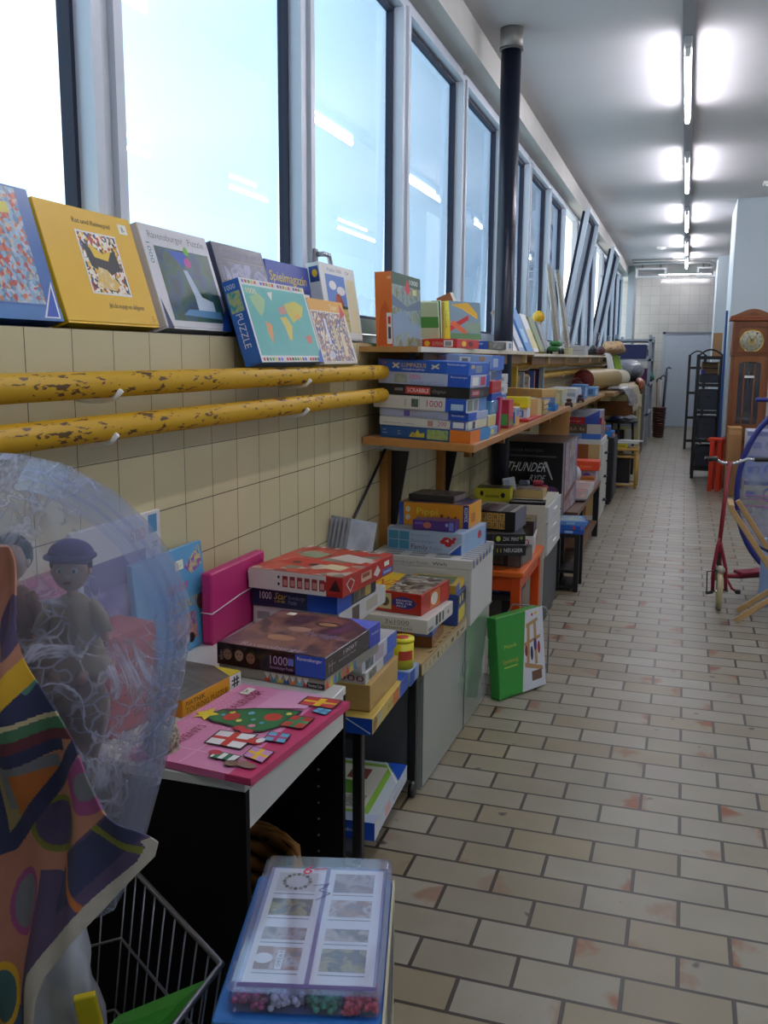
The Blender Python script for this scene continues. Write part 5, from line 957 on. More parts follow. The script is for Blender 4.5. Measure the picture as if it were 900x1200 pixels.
gbox('flat black quiz box with yellow dot and white letters, second on the orange table', (-.655, 4.2), ZO+.076, 18, .27, .22, .052, K('#18181c', .3), name='board_game_box', cat='board game', F=[('e', .18, .5, .03, .22, K('#b8b03a')), ('r', .45, .05, .47, .95, K('#3a3a40')), ('t', .5, .3, .36, '11', K('#c8b83a'), .07), ('t', .62, .32, .36, 'NEUGIER', K('#c8c8c8'), .32)], group='dark games on the orange table')
gbox('flat black quiz box with white letters and green dots, third on the orange table', (-.66, 4.2), ZO+.129, 14, .26, .22, .05, K('#17171b', .3), name='board_game_box', cat='board game', F=[('e', .2, .5, .03, .22, K('#8a9a2a')), ('r', .42, .05, .44, .95, K('#3a3a40')), ('e', .52, .5, .04, .25, K('#b8c03a')), ('t', .6, .32, .36, 'ZAK', K('#c8c8c8'), .12), ('t', .75, .32, .36, 'PRINT', K('#c8c8c8'), .14), ('e', .93, .6, .025, .15, K('#8a9a2a'))], group='dark games on the orange table')
tiles = []
for r_, wd in enumerate(('ZWORT', 'EIDEN')):
    for k, ch in enumerate(wd):
        u = .02+k*.148; v = .5-.42*r_
        tiles += [('r', u, v, u+.138, v+.4, K('#b8904a')), ('t', u+.03, v+.07, .26, ch, BLACK, .08)]
gbox('black word game box with wooden letter tiles on its front, topmost on the orange table', (-.715, 4.23), ZO+.18, -4, .2, .22, .092, K('#1a1918', .3), name='board_game_box', cat='board game', F=tiles, Rt=[('r', 0, 0, 1, 1, K('#565a68'))],
     T=[('r', 0, 0, 1, 1, K('#34302e'))]+[('r', .05+.16*k, .0, .17+.16*k, 1, K(['#6a6460', '#4a2f3a', '#5a4a4a', '#8a8a88', '#5a5856', '#a0a09c'][k])) for k in range(6)], group='dark games on the orange table')
gbox('white game box with red zero at the far end of the orange table', (-.675, 4.55), ZO, 5, .2, .22, .04, K('#c8c4c0'), name='board_game_box', cat='board game', F=[('t', .5, .2, .6, 'UR', RED, .35)], group='far games on the orange table')
gbox('white box with a red number leaning over the far games on the orange table', (-.668, 4.56), ZO+.041, 6, .2, .23, .055, K('#d0cfca'), name='board_game_box', cat='board game', F=[('t', .72, .2, .6, '0', RED, .14)], Rt=[('p', [(.1, .1), (.7, .9), (.9, .9), (.4, .1)], K('#c86a3a')), ('r', .6, .1, .9, .5, K('#4a5aa0'))], group='far games on the orange table')
gbox('dark brown wood-look game box behind the word game box on the orange table', (-.68, 4.58), ZO+.097, 4, .22, .2, .075, K('#2f2420', .3), name='board_game_box', cat='board game', F=[('r', .1, .1, .9, .5, K('#4a3a34'))], T=[('r', .0, .0, 1, 1, wood('#5a4a30', '#8a7a50')), ('r', .1, .3, .9, .5, K('#2f2a20'))], group='far games on the orange table')
# stuff beneath the orange table
gbox('grey carton under the orange table with a dark flap', None, 0, 0, .3, .34, .3, K('#5a5650'), loc=(-.89, 4.5, .001), name='carton', cat='box', F=[('r', .85, 0, 1, 1, BLACK)], T=[('r', 0, .4, .5, 1, BLACK)])
gbox('dark navy box lying on the grey carton under the orange table', None, 0, 0, .24, .22, .06, K('#1f2a5a'), loc=(-.84, 4.53, .303), name='carton', cat='box', F=[('r', .2, .2, .6, .8, K('#6a6a8a'))])
m = MB(); m.tube([(-.72, 4.15, .02), (-.72, 4.15, .30), (-.70, 4.15, .335), (-.55, 4.15, .335), (-.53, 4.15, .30), (-.53, 4.15, .02)], .004, GREY)
m.tube([(-.72, 4.15, .27), (-.53, 4.15, .27)], .003, GREY); m.tube([(-.53, 4.15, .02), (-.53, 4.08, .006), (-.72, 4.08, .006), (-.72, 4.15, .02)], .004, GREY)
tag(m.build('wire_stand'), 'thin grey wire stand in front of the orange table, behind the green toy box', 'stand')
# green and white toy box on the floor
WOODY = K('#b08a5a')
t = gbox('green and white wooden toy box standing on the floor, leaning against the glossy cabinet', None, 0, 0, .055, .315, .36, K('#2f8a35', .35), loc=(-.622, 3.915, .004), rot=(0, R(-6), R(-30)), name='toy_box', cat='toy', c=.003,
     Rt=[('p', [(.48, 0), (1, 0), (1, 1), (.62, 1)], K('#d0d2d8')), ('t', .14, .6, .05, 'Motorik', K('#c8c03a'), .26), ('t', .1, .42, .05, 'Spielzeug', K('#c8a03a'), .32), ('r', .12, .36, .4, .38, K('#a8b84a')),
         ('p', [(.56, .3), (.95, .2), (.95, .25), (.56, .36)], WOODY), ('p', [(.6, .34), (.66, .34), (.7, .8), (.64, .8)], WOODY), ('p', [(.78, .3), (.84, .3), (.84, .86), (.78, .86)], WOODY), ('p', [(.62, .78), (.88, .84), (.88, .88), (.62, .83)], WOODY), ('p', [(.55, .56), (.92, .62), (.92, .66), (.55, .6)], WOODY), ('e', .6, .5, .03, .07, K('#8a2a2a')), ('e', .72, .45, .03, .09, NAVY), ('e', .8, .55, .03, .08, K('#2a2a6a')), ('e', .88, .5, .03, .08, K('#8a2a3a')), ('p', [(.7, .1), (.92, .1), (.92, .22), (.7, .22)], K('#6a4a3a')), ('e', .76, .93, .02, .02, RED), ('e', .84, .94, .03, .02, GOLD)])
# white drawer unit
t = thing('drawer_unit', 'tall white drawer unit with a grey side, between orange table and black shelf', 'cabinet', (-.905, 5.29, 0))
m = MB(); m.box(-.05, .215, -.23, .34, 0, .66, K('#c4c2b4', .4), c=.003); m.build('body', t)
m = MB(); m.box(-.25, -.0505, -.23, .065, 0, .66, K('#c4c2b4', .4), c=.003); m.build('side_cupboard', t)
m = MB(); m.box(.2155, .218, -.225, .335, .0, .36, K('#4a4c50', .5)); m.build('side_panel', t)
for k in range(3):
    m = MB(); m.box(.2155, .232, -.22, .33, .375+.094*k, .463+.094*k, K('#c8cac8', .4), c=.002); dr = m.build('drawer', t)
    m = MB(); m.tube([(.232, .04+.03*i-.05, .42+.094*k) for i in range(5)], .006, WHITE); m.build('drawer_handle', dr)
ZK = .6605
gbox('yellow and black box at the wall side on top of the white drawer unit', (-.90, 5.12), ZK, 4, .2, .15, .075, K('#b8b02a', .4), name='board_game_box', cat='board game', T=[('r', .05, .05, .95, .95, pic(['#3a3a2a', '#1f1f1f', '#8a842a'], 20, 82))], F=[('e', .2, .6, .05, .2, BLACK), ('r', .3, .3, .7, .5, K('#8a8420')), ('e', .8, .5, .06, .2, BLACK)])
t = thing('framed_picture', 'black framed picture lying flat at the edge of the white drawer unit top', 'frame', (-.80, 5.13, ZK), (0, 0, R(6)))
for a, b_, c_, d_ in ((-.1, .1, -.06, -.045), (-.1, .1, .045, .06), (-.1, -.085, -.045, .045), (.085, .1, -.045, .045)):
    m = MB(); m.box(a, b_, c_, d_, 0, .014, BLACK); m.build('frame_bar', t)
m = MB(); m.box(-.085, .085, -.045, .045, .002, .006, K('#9a9c98', .15)); m.build('picture', t)
gbox('small white card box standing tilted behind the black picture frame', None, 0, 0, .07, .04, .11, K('#b8c0c8'), loc=(-.93, 5.33, ZK+.004), rot=(R(-8), R(-10), R(20)), name='card_box', cat='box', single=True, F=[('r', .1, .1, .5, .9, K('#8a9ab0'))])
gbox('low wooden tray box with toys beside the tilted card box on the white drawer unit', (-.74, 5.3), ZK, 0, .17, .16, .05, wood('#9a8250', '#b09a66'), name='wooden_box', cat='box', T=[('r', .1, .1, .9, .9, pic(['#5a5a6a', '#8a7a6a', '#3a2a30'], 30, 83))])
for i, (x, y, c, lab) in enumerate(((-.80, 5.24, '#8a2a3a', 'dark red toy car in front of the big black toy carton'), (-.76, 5.50, '#6a7080', 'grey toy car on the white drawer unit'))):
    t = thing('toy_car', lab, 'toy', (x, y if i else 5.52, ZK+(0 if i else 0)), (0, 0, R(8)), 'toy cars on the drawer unit') if i == 0 else thing('toy_car', lab, 'toy', (-.88, 5.5, ZK), (0, 0, R(4)), 'toy cars on the drawer unit')
    m = MB(); m.box(-.06, .06, -.03, .03, .014, .05, K(c, .3), c=.01); m.box(-.035, .03, -.027, .027, .05, .078, K(c, .3), c=.008); m.build('body', t)
    for sx in (-.038, .038):
        for sy in (-.028, .028):
            m = MB(); m.tube([(sx, sy-.006, .017), (sx, sy+.006, .017)], .0165, BLACK, 12); m.build('wheel', t)
# big black toy carton
PINKISH = pic(['#a8a0a8', '#8a7a80', '#b8b4c0', '#6a5a60', '#a86a6a', '#9098a8'], 7, 84, 1.5)
gbox('big black toy carton with jagged white lettering, past the white drawer unit', (-.70, 5.86), .468, -2, .425, .62, .47, K('#121215', .3), name='toy_carton', cat='box', c=.004,
     F=[('t', .14, .6, .13, 'THUNDER', K('#d0d2d6'), .6, .35), ('p', [(.72, .74), (.76, .74), (.86, .5), (.84, .5)], K('#b0b2b6')), ('t', .5, .47, .09, 'RYDE', K('#b8babe'), .22, .35), ('r', .04, .8, .6, .825, K('#4a4a4e')), ('t', .2, .87, .035, 'MONSTER TRUCK SERIES', K('#6a6a6e'), .5), ('r', .6, .8, .9, .82, K('#5a5a5e')), ('e', .84, .36, .09, .05, K('#5a3a6a')), ('p', [(.3, .06), (.4, .32), (.7, .36), (.72, .05)], K('#3a3a44')), ('p', [(.7, .06), (.76, .22), (.92, .22), (.92, .06)], K('#6a2a30'))],
     Rt=[('r', 0, 0, .08, 1, K('#8a8688')), ('r', .09, 0, .16, 1, K('#5a1c24')), ('r', .17, .02, .95, .98, PINKISH), ('p', [(.2, .15), (.9, .3), (.9, .36), (.2, .25)], K('#6a3a30')), ('r', .55, .75, .72, .9, K('#b8a88a')), ('r', .95, 0, 1, 1, K('#5a66a8'))],
     T=[('r', .02, .02, .98, .98, pic(['#2a2222', '#4a3430', '#1f1a1a', '#5a4a40'], 6, 85))])
# low tables behind
M_BR = wood('#4a3220', '#6a4a30', 2, (8, 1, 8))
t = thing('table', 'low dark brown table carrying the big black toy carton and books', 'table', (-.865, 6.75, 0))
m = MB(); m.box(-.26, .25, -.68, 1.05, .435, .467, M_BR, c=.003); m.build('tabletop', t)
for sx in (-.25, .2):
    for sy in (-.3, .98):
        m = MB(); m.box(sx, sx+.045, sy, sy+.045, 0, .4345, BLACK); m.build('leg', t)
m = MB(); m.box(-.24, .24, -.25, .96, .12, .14, M_BR); m.build('lower_shelf', t)
t = thing('shelf_unit', 'short black metal shelf with blue books on top, right of the white drawer unit', 'shelf', (-.645, 5.92, 0))
for sx in (-.075, .045):
    for sy in (-.13, .1):
        m = MB(); m.box(sx, sx+.03, sy, sy+.03, 0, .37, BLACK); m.build('post', t)
for z in (.02, .12, .35):
    m = MB(); m.box(-.045, .045, -.128, .128, z, z+.02, MT); m.build('shelf_board', t)
for i, (dz, c, ya, lab) in enumerate(((0, '#1f4fa8', 4, 'lower blue book on the short black metal shelf'), (.028, '#2a62c0', -6, 'middle blue book with red spot on the short black metal shelf'), (.056, '#5a8ac8', 9, 'upper pale blue book on the short black metal shelf'))):
    gbox(lab, None, 0, 0, .17, .23, .026, K(c), loc=(-.64, 5.92, .371+dz), rot=(0, 0, R(ya)), name='picture_book', cat='book', single=True, F=[('r', .7, .1, .8, .9, RED)] if i == 1 else [('r', .3, .2, .6, .8, K('#8ab0d8'))], T=[('r', .1, .1, .9, .9, pic(['#5a8ac8', '#a8b8a0', '#3a6ab0'], 12, 86+i))], group='blue books on the black metal shelf')
for i in range(6):
    gbox(['nearest grey book in the slipping row on the low brown table', 'second book in the slipping row on the low brown table', 'third book in the slipping row on the low brown table', 'fourth book in the slipping row on the low brown table', 'fifth book in the slipping row on the low brown table', 'farthest book in the slipping row on the low brown table'][i],
         None, 0, 0, .15, .2, .016, K(['#8a8a8c', '#a8a8a4', '#b0a49a', '#9aa0a8', '#b8b0a8', '#a89a90'][i]), loc=(-.685, 6.62+.1*i, .498), rot=(R(12), 0, 0), name='paperback', cat='book', single=True, T=[('r', .1, .1, .9, .9, pic(['#a8a098', '#8a7a74', '#b86a5a', '#c8c4bc'], 16, 90+i))], group='books slipping along the low brown table')
gbox('orange-brown wooden box behind the slipping books on the low brown table', (-.64, 7.46), .4675, 0, .2, .12, .06, K('#a8642a'), name='wooden_box', cat='box')
gbox('purple and white carton under the orange-red box past the low table books', (-.64, 7.6), .4675, 0, .25, .2, .1, K('#b0a8b8'), name='carton', cat='box', F=[('e', .7, .5, .14, .3, K('#5a3a9a')), ('r', .1, .1, .4, .9, K('#d0ccd0'))])
gbox('orange-red box lying on the purple and white carton past the low table books', (-.615, 7.58), .5685, 2, .3, .2, .075, K('#d8481f'), name='carton', cat='box', F=[('r', .0, .0, .4, 1, K('#c83a1a')), ('t', .5, .3, .3, 'Domino', K('#e89a6a'), .3)])
t = thing('carrier_bag', 'orange and clear carrier bag hanging between black toy carton and orange-red box', 'bag', (-.82, 7.35, .4675))
m = MB(); m.ball((0, 0, .09), (.09, .09, .09), clear('bag_film', '#f0c8b0', .3, .3)); m.build('bag', t)
m = MB(); m.tube([(-.05, 0, .17), (-.03, 0, .25), (.03, 0, .25), (.05, 0, .17)], .006, K('#d8642a')); m.build('handle', t)
# far left furniture
t = thing('cupboard', 'white cupboard with black handles and brown end under the far board games', 'cabinet', (-.89, 8.78, 0))
m = MB(); m.box(-.28, .21, -.3, .35, 0, .74, K('#c8c8c4', .4), c=.003); m.build('body', t)
m = MB(); m.box(-.27, .1, -.306, -.3005, .05, .7, K('#8a4a1f')); m.build('end_panel', t)
m = MB(); m.box(.1005, .2, -.306, -.3005, .05, .7, K('#b89a66')); m.build('end_panel', t)
for k in range(3):
    m = MB(); m.box(.2105, .222, -.29, .34, .06+.22*k, .26+.22*k, K('#c0c0ba', .4), c=.002); dr = m.build('drawer', t)
    m = MB(); m.tube([(.222, -.05, .16+.22*k), (.245, -.05, .16+.22*k), (.245, .05, .16+.22*k), (.222, .05, .16+.22*k)], .007, BLACK); m.build('drawer_handle', dr)
zz = .7405
for h, c, Fo, lab, L in ((.05, '#3a66b0', [('r', .0, 0, .5, 1, K('#8aa0c0'))], 'blue and grey game box, lowest of the stack on the white cupboard', .34), (.085, '#5a4a3c', [('t', .1, .3, .4, 'Q&A 4x', K('#c8a88a'), .5), ('r', .65, 0, 1, 1, K('#b8b4ac'))], 'dark brown game box in the middle of the stack on the white cupboard', .36), (.06, '#a82030', [('r', .6, 0, .95, 1, K('#2a4aa0')), ('t', .1, .3, .3, 'Ravensburger', K('#d8a0a0'), .4)], 'red and blue game box in the stack on the white cupboard', .36), (.065, '#a8b0c0', [('t', .3, .3, .4, 'GHOST', K('#7a8498'), .25), ('p', [(.6, 0), (.95, 0), (.95, 1)], K('#3a4fa8'))], 'pale grey and blue game box, topmost of the stack on the white cupboard', .36)):
    gbox(lab, (-.69, 8.52), zz, 0, L, .28, h, K(c, .35), F=Fo, Rt=[('r', .1, .1, .9, .9, pic(['#d8c8a0', '#a83a3a', '#4a5ab0', '#c8c8c8'], 20, 95+int(h*1000)))], name='board_game_box', cat='board game', group='stack on the far white cupboard'); zz += h+.001
gbox('colourful small game box right of the stack on the white cupboard', None, 0, 0, .12, .16, .14, K('#a86a3a'), loc=(-.75, 8.9, .7405), name='board_game_box', cat='board game', Rt=[('r', .05, .05, .95, .95, pic(['#d83a3a', '#3a5ab0', '#d8c03a', '#3a9a4a'], 25, 99, voro=True))], F=[('r', .05, .05, .95, .95, pic(['#d83a3a', '#3a5ab0', '#d8c03a', '#3a9a4a'], 25, 99, voro=True))])
t = thing('loudspeaker', 'black loudspeaker box with grey cloth front in the row along the wall', 'speaker', (-.77, 9.75, 0))
m = MB(); m.box(-.16, .13, -.25, .25, .03, .68, BLACK, c=.004); m.build('cabinet', t)
m = MB(); m.box(.1305, .14, -.23, .23, .06, .64, K('#3a3d42', .8), c=.004); m.build('grille_cloth', t)
m = MB(); m.box(-.14, .11, -.23, .23, 0, .0295, MT); m.build('plinth', t)
gbox('blue and orange flat game box lying on the black loudspeaker', (-.66, 9.6), .681, 0, .26, .3, .05, K('#2a7ac0'), name='board_game_box', cat='board game', F=[('r', .2, .1, .8, .5, K('#8ab0d8'))], Rt=[('r', 0, 0, 1, .5, K('#d86a2a'))], group='games on the black loudspeaker')
gbox('bright picture game box stacked topmost on the black loudspeaker', (-.68, 9.62), .732, 4, .22, .28, .05, K('#3a6ab0'), name='board_game_box', cat='board game', F=[('r', .1, .1, .9, .9, pic(['#c84a3a', '#3a5ab0', '#d8b03a'], 22, 101))], group='games on the black loudspeaker')
# bamboo stool
t = thing('stool', 'square bamboo stool with papers and a yellow box on top', 'stool', (-.62, 10.95, 0))
BAM = wood('#a8823a', '#c8a050', 4, (1, 1, 6))
for sx in (-.15, .15):
    for sy in (-.17, .17):
        m = MB(); m.tube([(sx, sy, 0), (sx, sy, .43)], .017, BAM, 12); m.build('leg', t)
for z in (.04, .36):
    for q in ((-.15, -.17, .15, -.17), (-.15, .17, .15, .17), (-.15, -.17, -.15, .17), (.15, -.17, .15, .17)):
        m = MB(); m.tube([(q[0], q[1], z), (q[2], q[3], z)], .012, BAM, 10); m.build('stretcher', t)
m = MB(); m.box(-.17, .17, -.19, .19, .43, .455, BAM, c=.006); m.build('seat', t)
m = MB(); m.tube([(.15, -.14, .4), (.145, -.08, .37), (.15, .0, .36)], .01, BAM); m.build('corner_brace', t)
gbox('yellow card box lying on the bamboo stool', None, 0, 0, .2, .15, .05, K('#cfc22a'), loc=(-.68, 10.9, .456), name='card_box', cat='box', F=[('r', .1, .3, .9, .6, K('#8a8220'))])
for i, (x, y, a, lab) in enumerate(((-.6, 10.93, 8, 'lower white sheet stack hanging over the bamboo stool'), (-.56, 11.0, -14, 'upper white sheet stack on the bamboo stool'))):
    tag(MB().box(-.13, .13, -.1, .1, 0, .012, K('#c8cac8')).build('paper_stack', None, (x, y, .507 if i == 0 else .52), (0, 0, R(a))), lab, 'paper', 'papers on the bamboo stool')
t = thing('storage_box', 'black box standing inside the bamboo stool frame', 'box', (-.64, 10.95, .055))
m = MB(); m.box(-.11, .1, -.12, .12, 0, .28, BLACK, c=.004); m.build('body', t); m = MB(); m.box(-.115, .105, -.125, .125, .2805, .295, MT, c=.003); m.build('lid', t)
# round black side table with cloth
t = thing('side_table', 'round black side table with a crumpled blue and white cloth', 'table', (-.735, 12.1, 0))
m = MB(); m.lathe([(.001, .66), (.2, .66), (.21, .675), (.2, .69), (.001, .69)], BLACK, n=32); m.build('tabletop', t)
for k in range(3):
    a = 2*PI*k/3+.4
    m = MB(); m.tube([(.15*math.cos(a), .15*math.sin(a), .66), (.17*math.cos(a), .17*math.sin(a), .3), (.17*math.cos(a), .17*math.sin(a), 0)], .016, BLACK); m.build('leg', t)
lump('cloth', 'crumpled dark blue cloth lying on the round black side table', 'cloth', (-.8, 12.05, .691), (.09, .09, .03), pic(['#2a3470', '#3a4a90', '#222a58'], 10, 103), 11, 'cloths on the round table', .4)
lump('cloth', 'crumpled white cloth lying on the round black side table', 'cloth', (-.63, 12.08, .691), (.07, .1, .03), K('#b8bcc4', .8), 12, 'cloths on the round table', .5)
# cream dresser behind
t = thing('dresser', 'cream wooden dresser with a brown drawer front under the draped fabrics', 'cabinet', (-.85, 13.1, 0))
CRM = K('#b8ac78', .5)
m = MB(); m.box(-.3, .3, -.28, .28, 0, .98, CRM, c=.004); m.build('body', t)
m = MB(); m.box(-.25, .26, -.29, -.2805, .7, .9, K('#7a4a24')); m.build('drawer', t)
m = MB(); m.box(-.28, .28, -.29, -.2805, .56, .66, K('#8a8f98')); m.build('drawer', t)
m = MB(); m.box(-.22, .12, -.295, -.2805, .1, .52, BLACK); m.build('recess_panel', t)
m = MB(); m.box(.14, .25, -.295, -.2805, .05, .53, K('#b8bcb8')); d = m.build('door', t)
m = MB(); m.tube([(.16, -.295, .3), (.16, -.31, .3)], .01, BLACK); m.build('door_knob', d)
# rolls of carpet and fabric on the far shelf
def roll(label, a, b, r, mo, mi, name='carpet_roll', group='rolls of carpet and fabric on the far shelf'):
    t = thing(name, label, 'roll', a, group=group); a, b = Vector(a), Vector(b); d = b-a
    m = MB(); m.tube([(0, 0, 0), d], r, mo, 24, cap=False); m.build('outer_wrap', t)
    m = MB()
    e = d.normalized(); u = Vector((0, 0, 1)); v = e.cross(u).normalized(); u = v.cross(e)
    pts = [u*(r*(.12+.86*i/60)*math.cos(i*.42))+v*(r*(.12+.86*i/60)*math.sin(i*.42))+e*.002 for i in range(61)]
    m.tube(pts, r*.06, mi, 6)
    m.build('spiral_end', t)
    m = MB(); m.tube([e*.006, d-e*.006], r*.93, mi, 20); m.build('core', t)
    return t
roll('thick tan rug roll lying slanted on the far shelf', (-.99, 9.75, 1.24), (-.79, 11.0, 1.24), .112, wood('#8a7442', '#a08a56', 6), K('#7a3030'))
roll('red patterned rug roll beside the tan rug roll on the far shelf', (-.97, 9.08, 1.20), (-1.05, 9.65, 1.20), .07, pic(['#6a2a2a', '#8a4a3a', '#3a2a2a', '#8a7a4a'], 14, 105), K('#5a1f24'))
roll('white fabric roll with grey wrap behind the tan rug roll', (-.95, 11.35, 1.22), (-.76, 12.3, 1.22), .1, K('#c8bfa8', .8), K('#d8d2c0'))
roll('grey fabric roll on top behind the white fabric roll', (-.92, 12.5, 1.22), (-.84, 13.2, 1.22), .1, K('#6a6c78', .8), K('#5a5c66'))
# far table carrying the rolls
t = thing('trestle_table', 'long wooden board on trestles under the rolls of carpet and fabric', 'table', (-.94, 11.1, 0))
m = MB(); m.box(-.235, .27, -1.4, 3.1, 1.08, 1.12, wood('#7a5a34', '#96703f', 2, (10, 1, 10))); m.build('board', t)
for y in (-1.3, .2, 1.6, 3.0):
    m = MB(); m.box(-.2, -.16, y, y+.05, 0, 1.0795, CRM); m.build('leg', t)
    m = MB(); m.box(-.16, .22, y, y+.05, 1.03, 1.0795, CRM); m.build('bracket', t)
def drape(name, label, x, y, ztop, w, drop, mat, seed, group='fabrics hanging over the far shelf edge', nrm=(1, 0)):
    random.seed(seed); ph = [random.uniform(0, 6) for _ in range(4)]
    m = MB(); n, k = 22, 14; vs = []; fs = []
    for j in range(k+1):
        t_ = j/k
        for i in range(n+1):
            s = i/n-.5
            f = .03*math.sin(s*14+ph[0])+.018*math.sin(s*27+ph[1])
            if t_ < .25: px, pz = -.16+.64*t_, .01+.01*math.sin(s*20+ph[2])
            else: px, pz = .0+.05*math.sin((t_-.25)*2.2)+f*(t_-.2), -(t_-.25)/.75*drop*(1+.15*math.sin(s*5+ph[3]))
            vs.append((px, s*w*(1-.25*t_), pz))
    for j in range(k):
        for i in range(n): fs.append((j*(n+1)+i, j*(n+1)+i+1, (j+1)*(n+1)+i+1, (j+1)*(n+1)+i))
    b = len(vs); m.add(vs, fs, mat, True)
    o = m.build(name, None, (x, y, ztop), (0, 0, R(-7)))
    sm = o.modifiers.new('thickness', 'SOLIDIFY'); sm.thickness = .006
    return tag(o, label, 'fabric', group)
drape('fabric', 'large cream knitted fabric hanging over the edge of the far shelf', -.60, 11.75, 1.135, .75, .3, K('#b5aa90', .9), 3)
drape('fabric', 'grey patterned fabric hanging beside the cream knitted fabric', -.60, 10.6, 1.135, .55, .17, pic(['#8a8478', '#6a6a74', '#a8a090'], 18, 107), 4)
drape('fabric', 'white cloth hanging from the end of the upper shelf', -.93, 12.1, 1.506, .4, .28, K('#c4c6c4', .9), 6, 'cloths hanging from the upper shelf')
drape('fabric', 'bright green cloth hanging from the end of the upper shelf', -.925, 13.2, 1.506, .5, .3, K('#8aa83a', .9), 8, 'cloths hanging from the upper shelf')
lump('blanket', 'heap of dark grey blankets lying behind the white fabric roll', 'blanket', (-.98, 13.75, 1.125), (.14, .35, .14), pic(['#3a3a42', '#5a5560', '#2a2a30'], 8, 109), 14)
lump('blanket', 'mottled grey blanket heap in front of the far metal rack', 'blanket', (-.85, 15.0, 1.117), (.26, .5, .17), pic(['#8a8c94', '#6a6c78', '#a0a2a8'], 8, 110), 15)
lump('fabric', 'orange and brown scarf bunched at the edge next to the far metal rack', 'fabric', (-.60, 13.55, .98), (.07, .2, .1), pic(['#b85a24', '#6a2a14', '#d88a4a'], 12, 111), 16)
gbox('dark wooden chest carrying the grey blanket heap before the far metal rack', None, 0, 0, .55, 1.1, 1.115, K('#3a3430', .6), loc=(-.87, 15.0, .001), name='chest', cat='chest', F=[('r', .1, .1, .9, .9, K('#2a2624'))])
# far metal rack
t = thing('metal_rack', 'tall grey-blue metal rack at the far end of the left wall', 'shelf', (-.87, 17.2, 0))
GB = K('#8a919b', .45, .1)
for sx in (-.3, .26):
    for sy in (-.8, .75):
        m = MB(); m.box(sx, sx+.05, sy, sy+.05, 0, 1.86, GB); m.build('post', t)
for z in (.5, 1.0, 1.42, 1.75):
    m = MB(); m.box(-.3, .31, -.8, .8, z, z+.035, GB); m.build('shelf_board', t)
for args in (('navy blue storage crate on the upper level of the far metal rack', -.9, 16.75, 1.456, .5, .6, .24, '#1f2a58'), ('purple storage crate on the middle level of the far metal rack', -.87, 16.75, 1.036, .54, .6, .26, '#5a1f4a'), ('dark storage crate on the low level of the far metal rack', -.9, 16.8, .536, .5, .6, .3, '#2a2224')):
    lab, x, y, z, L, D, h, c = args
    t = thing('storage_crate', lab, 'crate', (x, y, z))
    m = MB(); m.box(-L/2, L/2, -D/2, D/2, 0, h, K(c, .4), c=.01); m.build('body', t)
    m = MB(); m.box(-L/2-.01, L/2+.01, -D/2-.01, D/2+.01, h-.03, h-.012, K(c, .4)); m.build('rim', t)
lump('cushion', 'teal green cushion sticking out of the far metal rack', 'cushion', (-.68, 17.6, 1.0355), (.16, .22, .1), K('#3f7a6a', .8), 19)
lump('toy_bag', 'red bag with blue patch on the upper level of the far metal rack', 'bag', (-.78, 17.3, 1.4555), (.18, .2, .1), pic(['#a82a2a', '#2a3a90', '#b83a3a'], 8, 114), 20)
basket('umbrella_stand', 'tall dark brown basket with sticks beside the far metal rack', (-.42, 18.2, .016), .105, .55, ('#3a1814', '#54281e'), rows=12)
for i, (dx, dy, h, c, lab) in enumerate(((0, 0, 1.05, '#c8b8a0', 'pale stick standing in the tall dark basket'), (.05, .03, 1.2, '#24283a', 'dark blue umbrella standing in the tall dark basket'), (-.04, .05, 1.0, '#8a5a3a', 'brown walking stick standing in the tall dark basket'))):
    t = thing('walking_stick' if i != 1 else 'umbrella', lab, 'stick', (-.42+dx, 18.2+dy, .026), group='sticks in the tall basket')
    m = MB(); m.tube([(0, 0, 0), (dx*.8, dy*.8, h)], .012 if i != 1 else .025, K(c)); m.build('shaft', t)
    m = MB(); m.tube([(dx*.8, dy*.8, h), (dx*.8, dy*.8, h+.05), (dx*.8+.04, dy*.8, h+.08), (dx*.8+.08, dy*.8, h+.05)], .013, K('#2a2a30')); m.build('grip', t)
# ------------------------------------------------------------------ right side: grandfather clock
WD = wood('#6e3f1e', '#865028', 3, (8, 8, 1), .35); WD2 = wood('#5c3016', '#6e3c1c', 3, (8, 8, 1), .35); BRASS = K('#c8a23a', .25, .9)
t = thing('grandfather_clock', 'brown grandfather clock with round silver dial and glazed pendulum door at the pillar', 'clock', (.687, 11.32, 0))
m = MB(); m.box(-.205, .205, -.12, .14, .0, .55, WD, c=.006); m.box(-.23, .23, -.13, .14, 0, .1, WD2, c=.006); m.box(-.225, .225, -.13, .14, .53, .58, WD2, c=.006); m.build('base', t)
m = MB()
m.box(-.2, -.17, -.11, .13, .5805, 1.5, WD); m.box(.17, .2, -.11, .13, .5805, 1.5, WD); m.box(-.17, .17, .115, .13, .5805, 1.5, WD2); m.box(-.17, .17, -.11, .115, .5805, .6, WD2)
m.build('waist', t)
m = MB(); m.box(-.168, .168, -.125, -.105, .602, .74, WD); m.box(-.168, -.115, -.125, -.105, .74, 1.5, WD); m.box(.115, .168, -.125, -.105, .74, 1.5, WD); m.box(-.06, -.045, -.125, -.105, .74, 1.42, WD); m.box(.045, .06, -.125, -.105, .74, 1.42, WD)
arch = [(-.115, 1.5), (-.115, 1.41)]+[(.115*math.cos(PI-PI*i/12), 1.41+.03*math.sin(PI*i/12)) for i in range(13)]+[(.115, 1.5)]
m.prism(arch, .02, WD, Matrix(((1, 0, 0, 0), (0, 0, 1, -.125), (0, 1, 0, 0), (0, 0, 0, 1)))); dr = m.build('door', t)
m = MB(); m.quad([(-.116, -.112, .74), (.116, -.112, .74), (.116, -.112, 1.43), (-.116, -.112, 1.43)], clear('clock_glass', '#b8b8b0', .3, .03)); m.build('door_glass', dr)
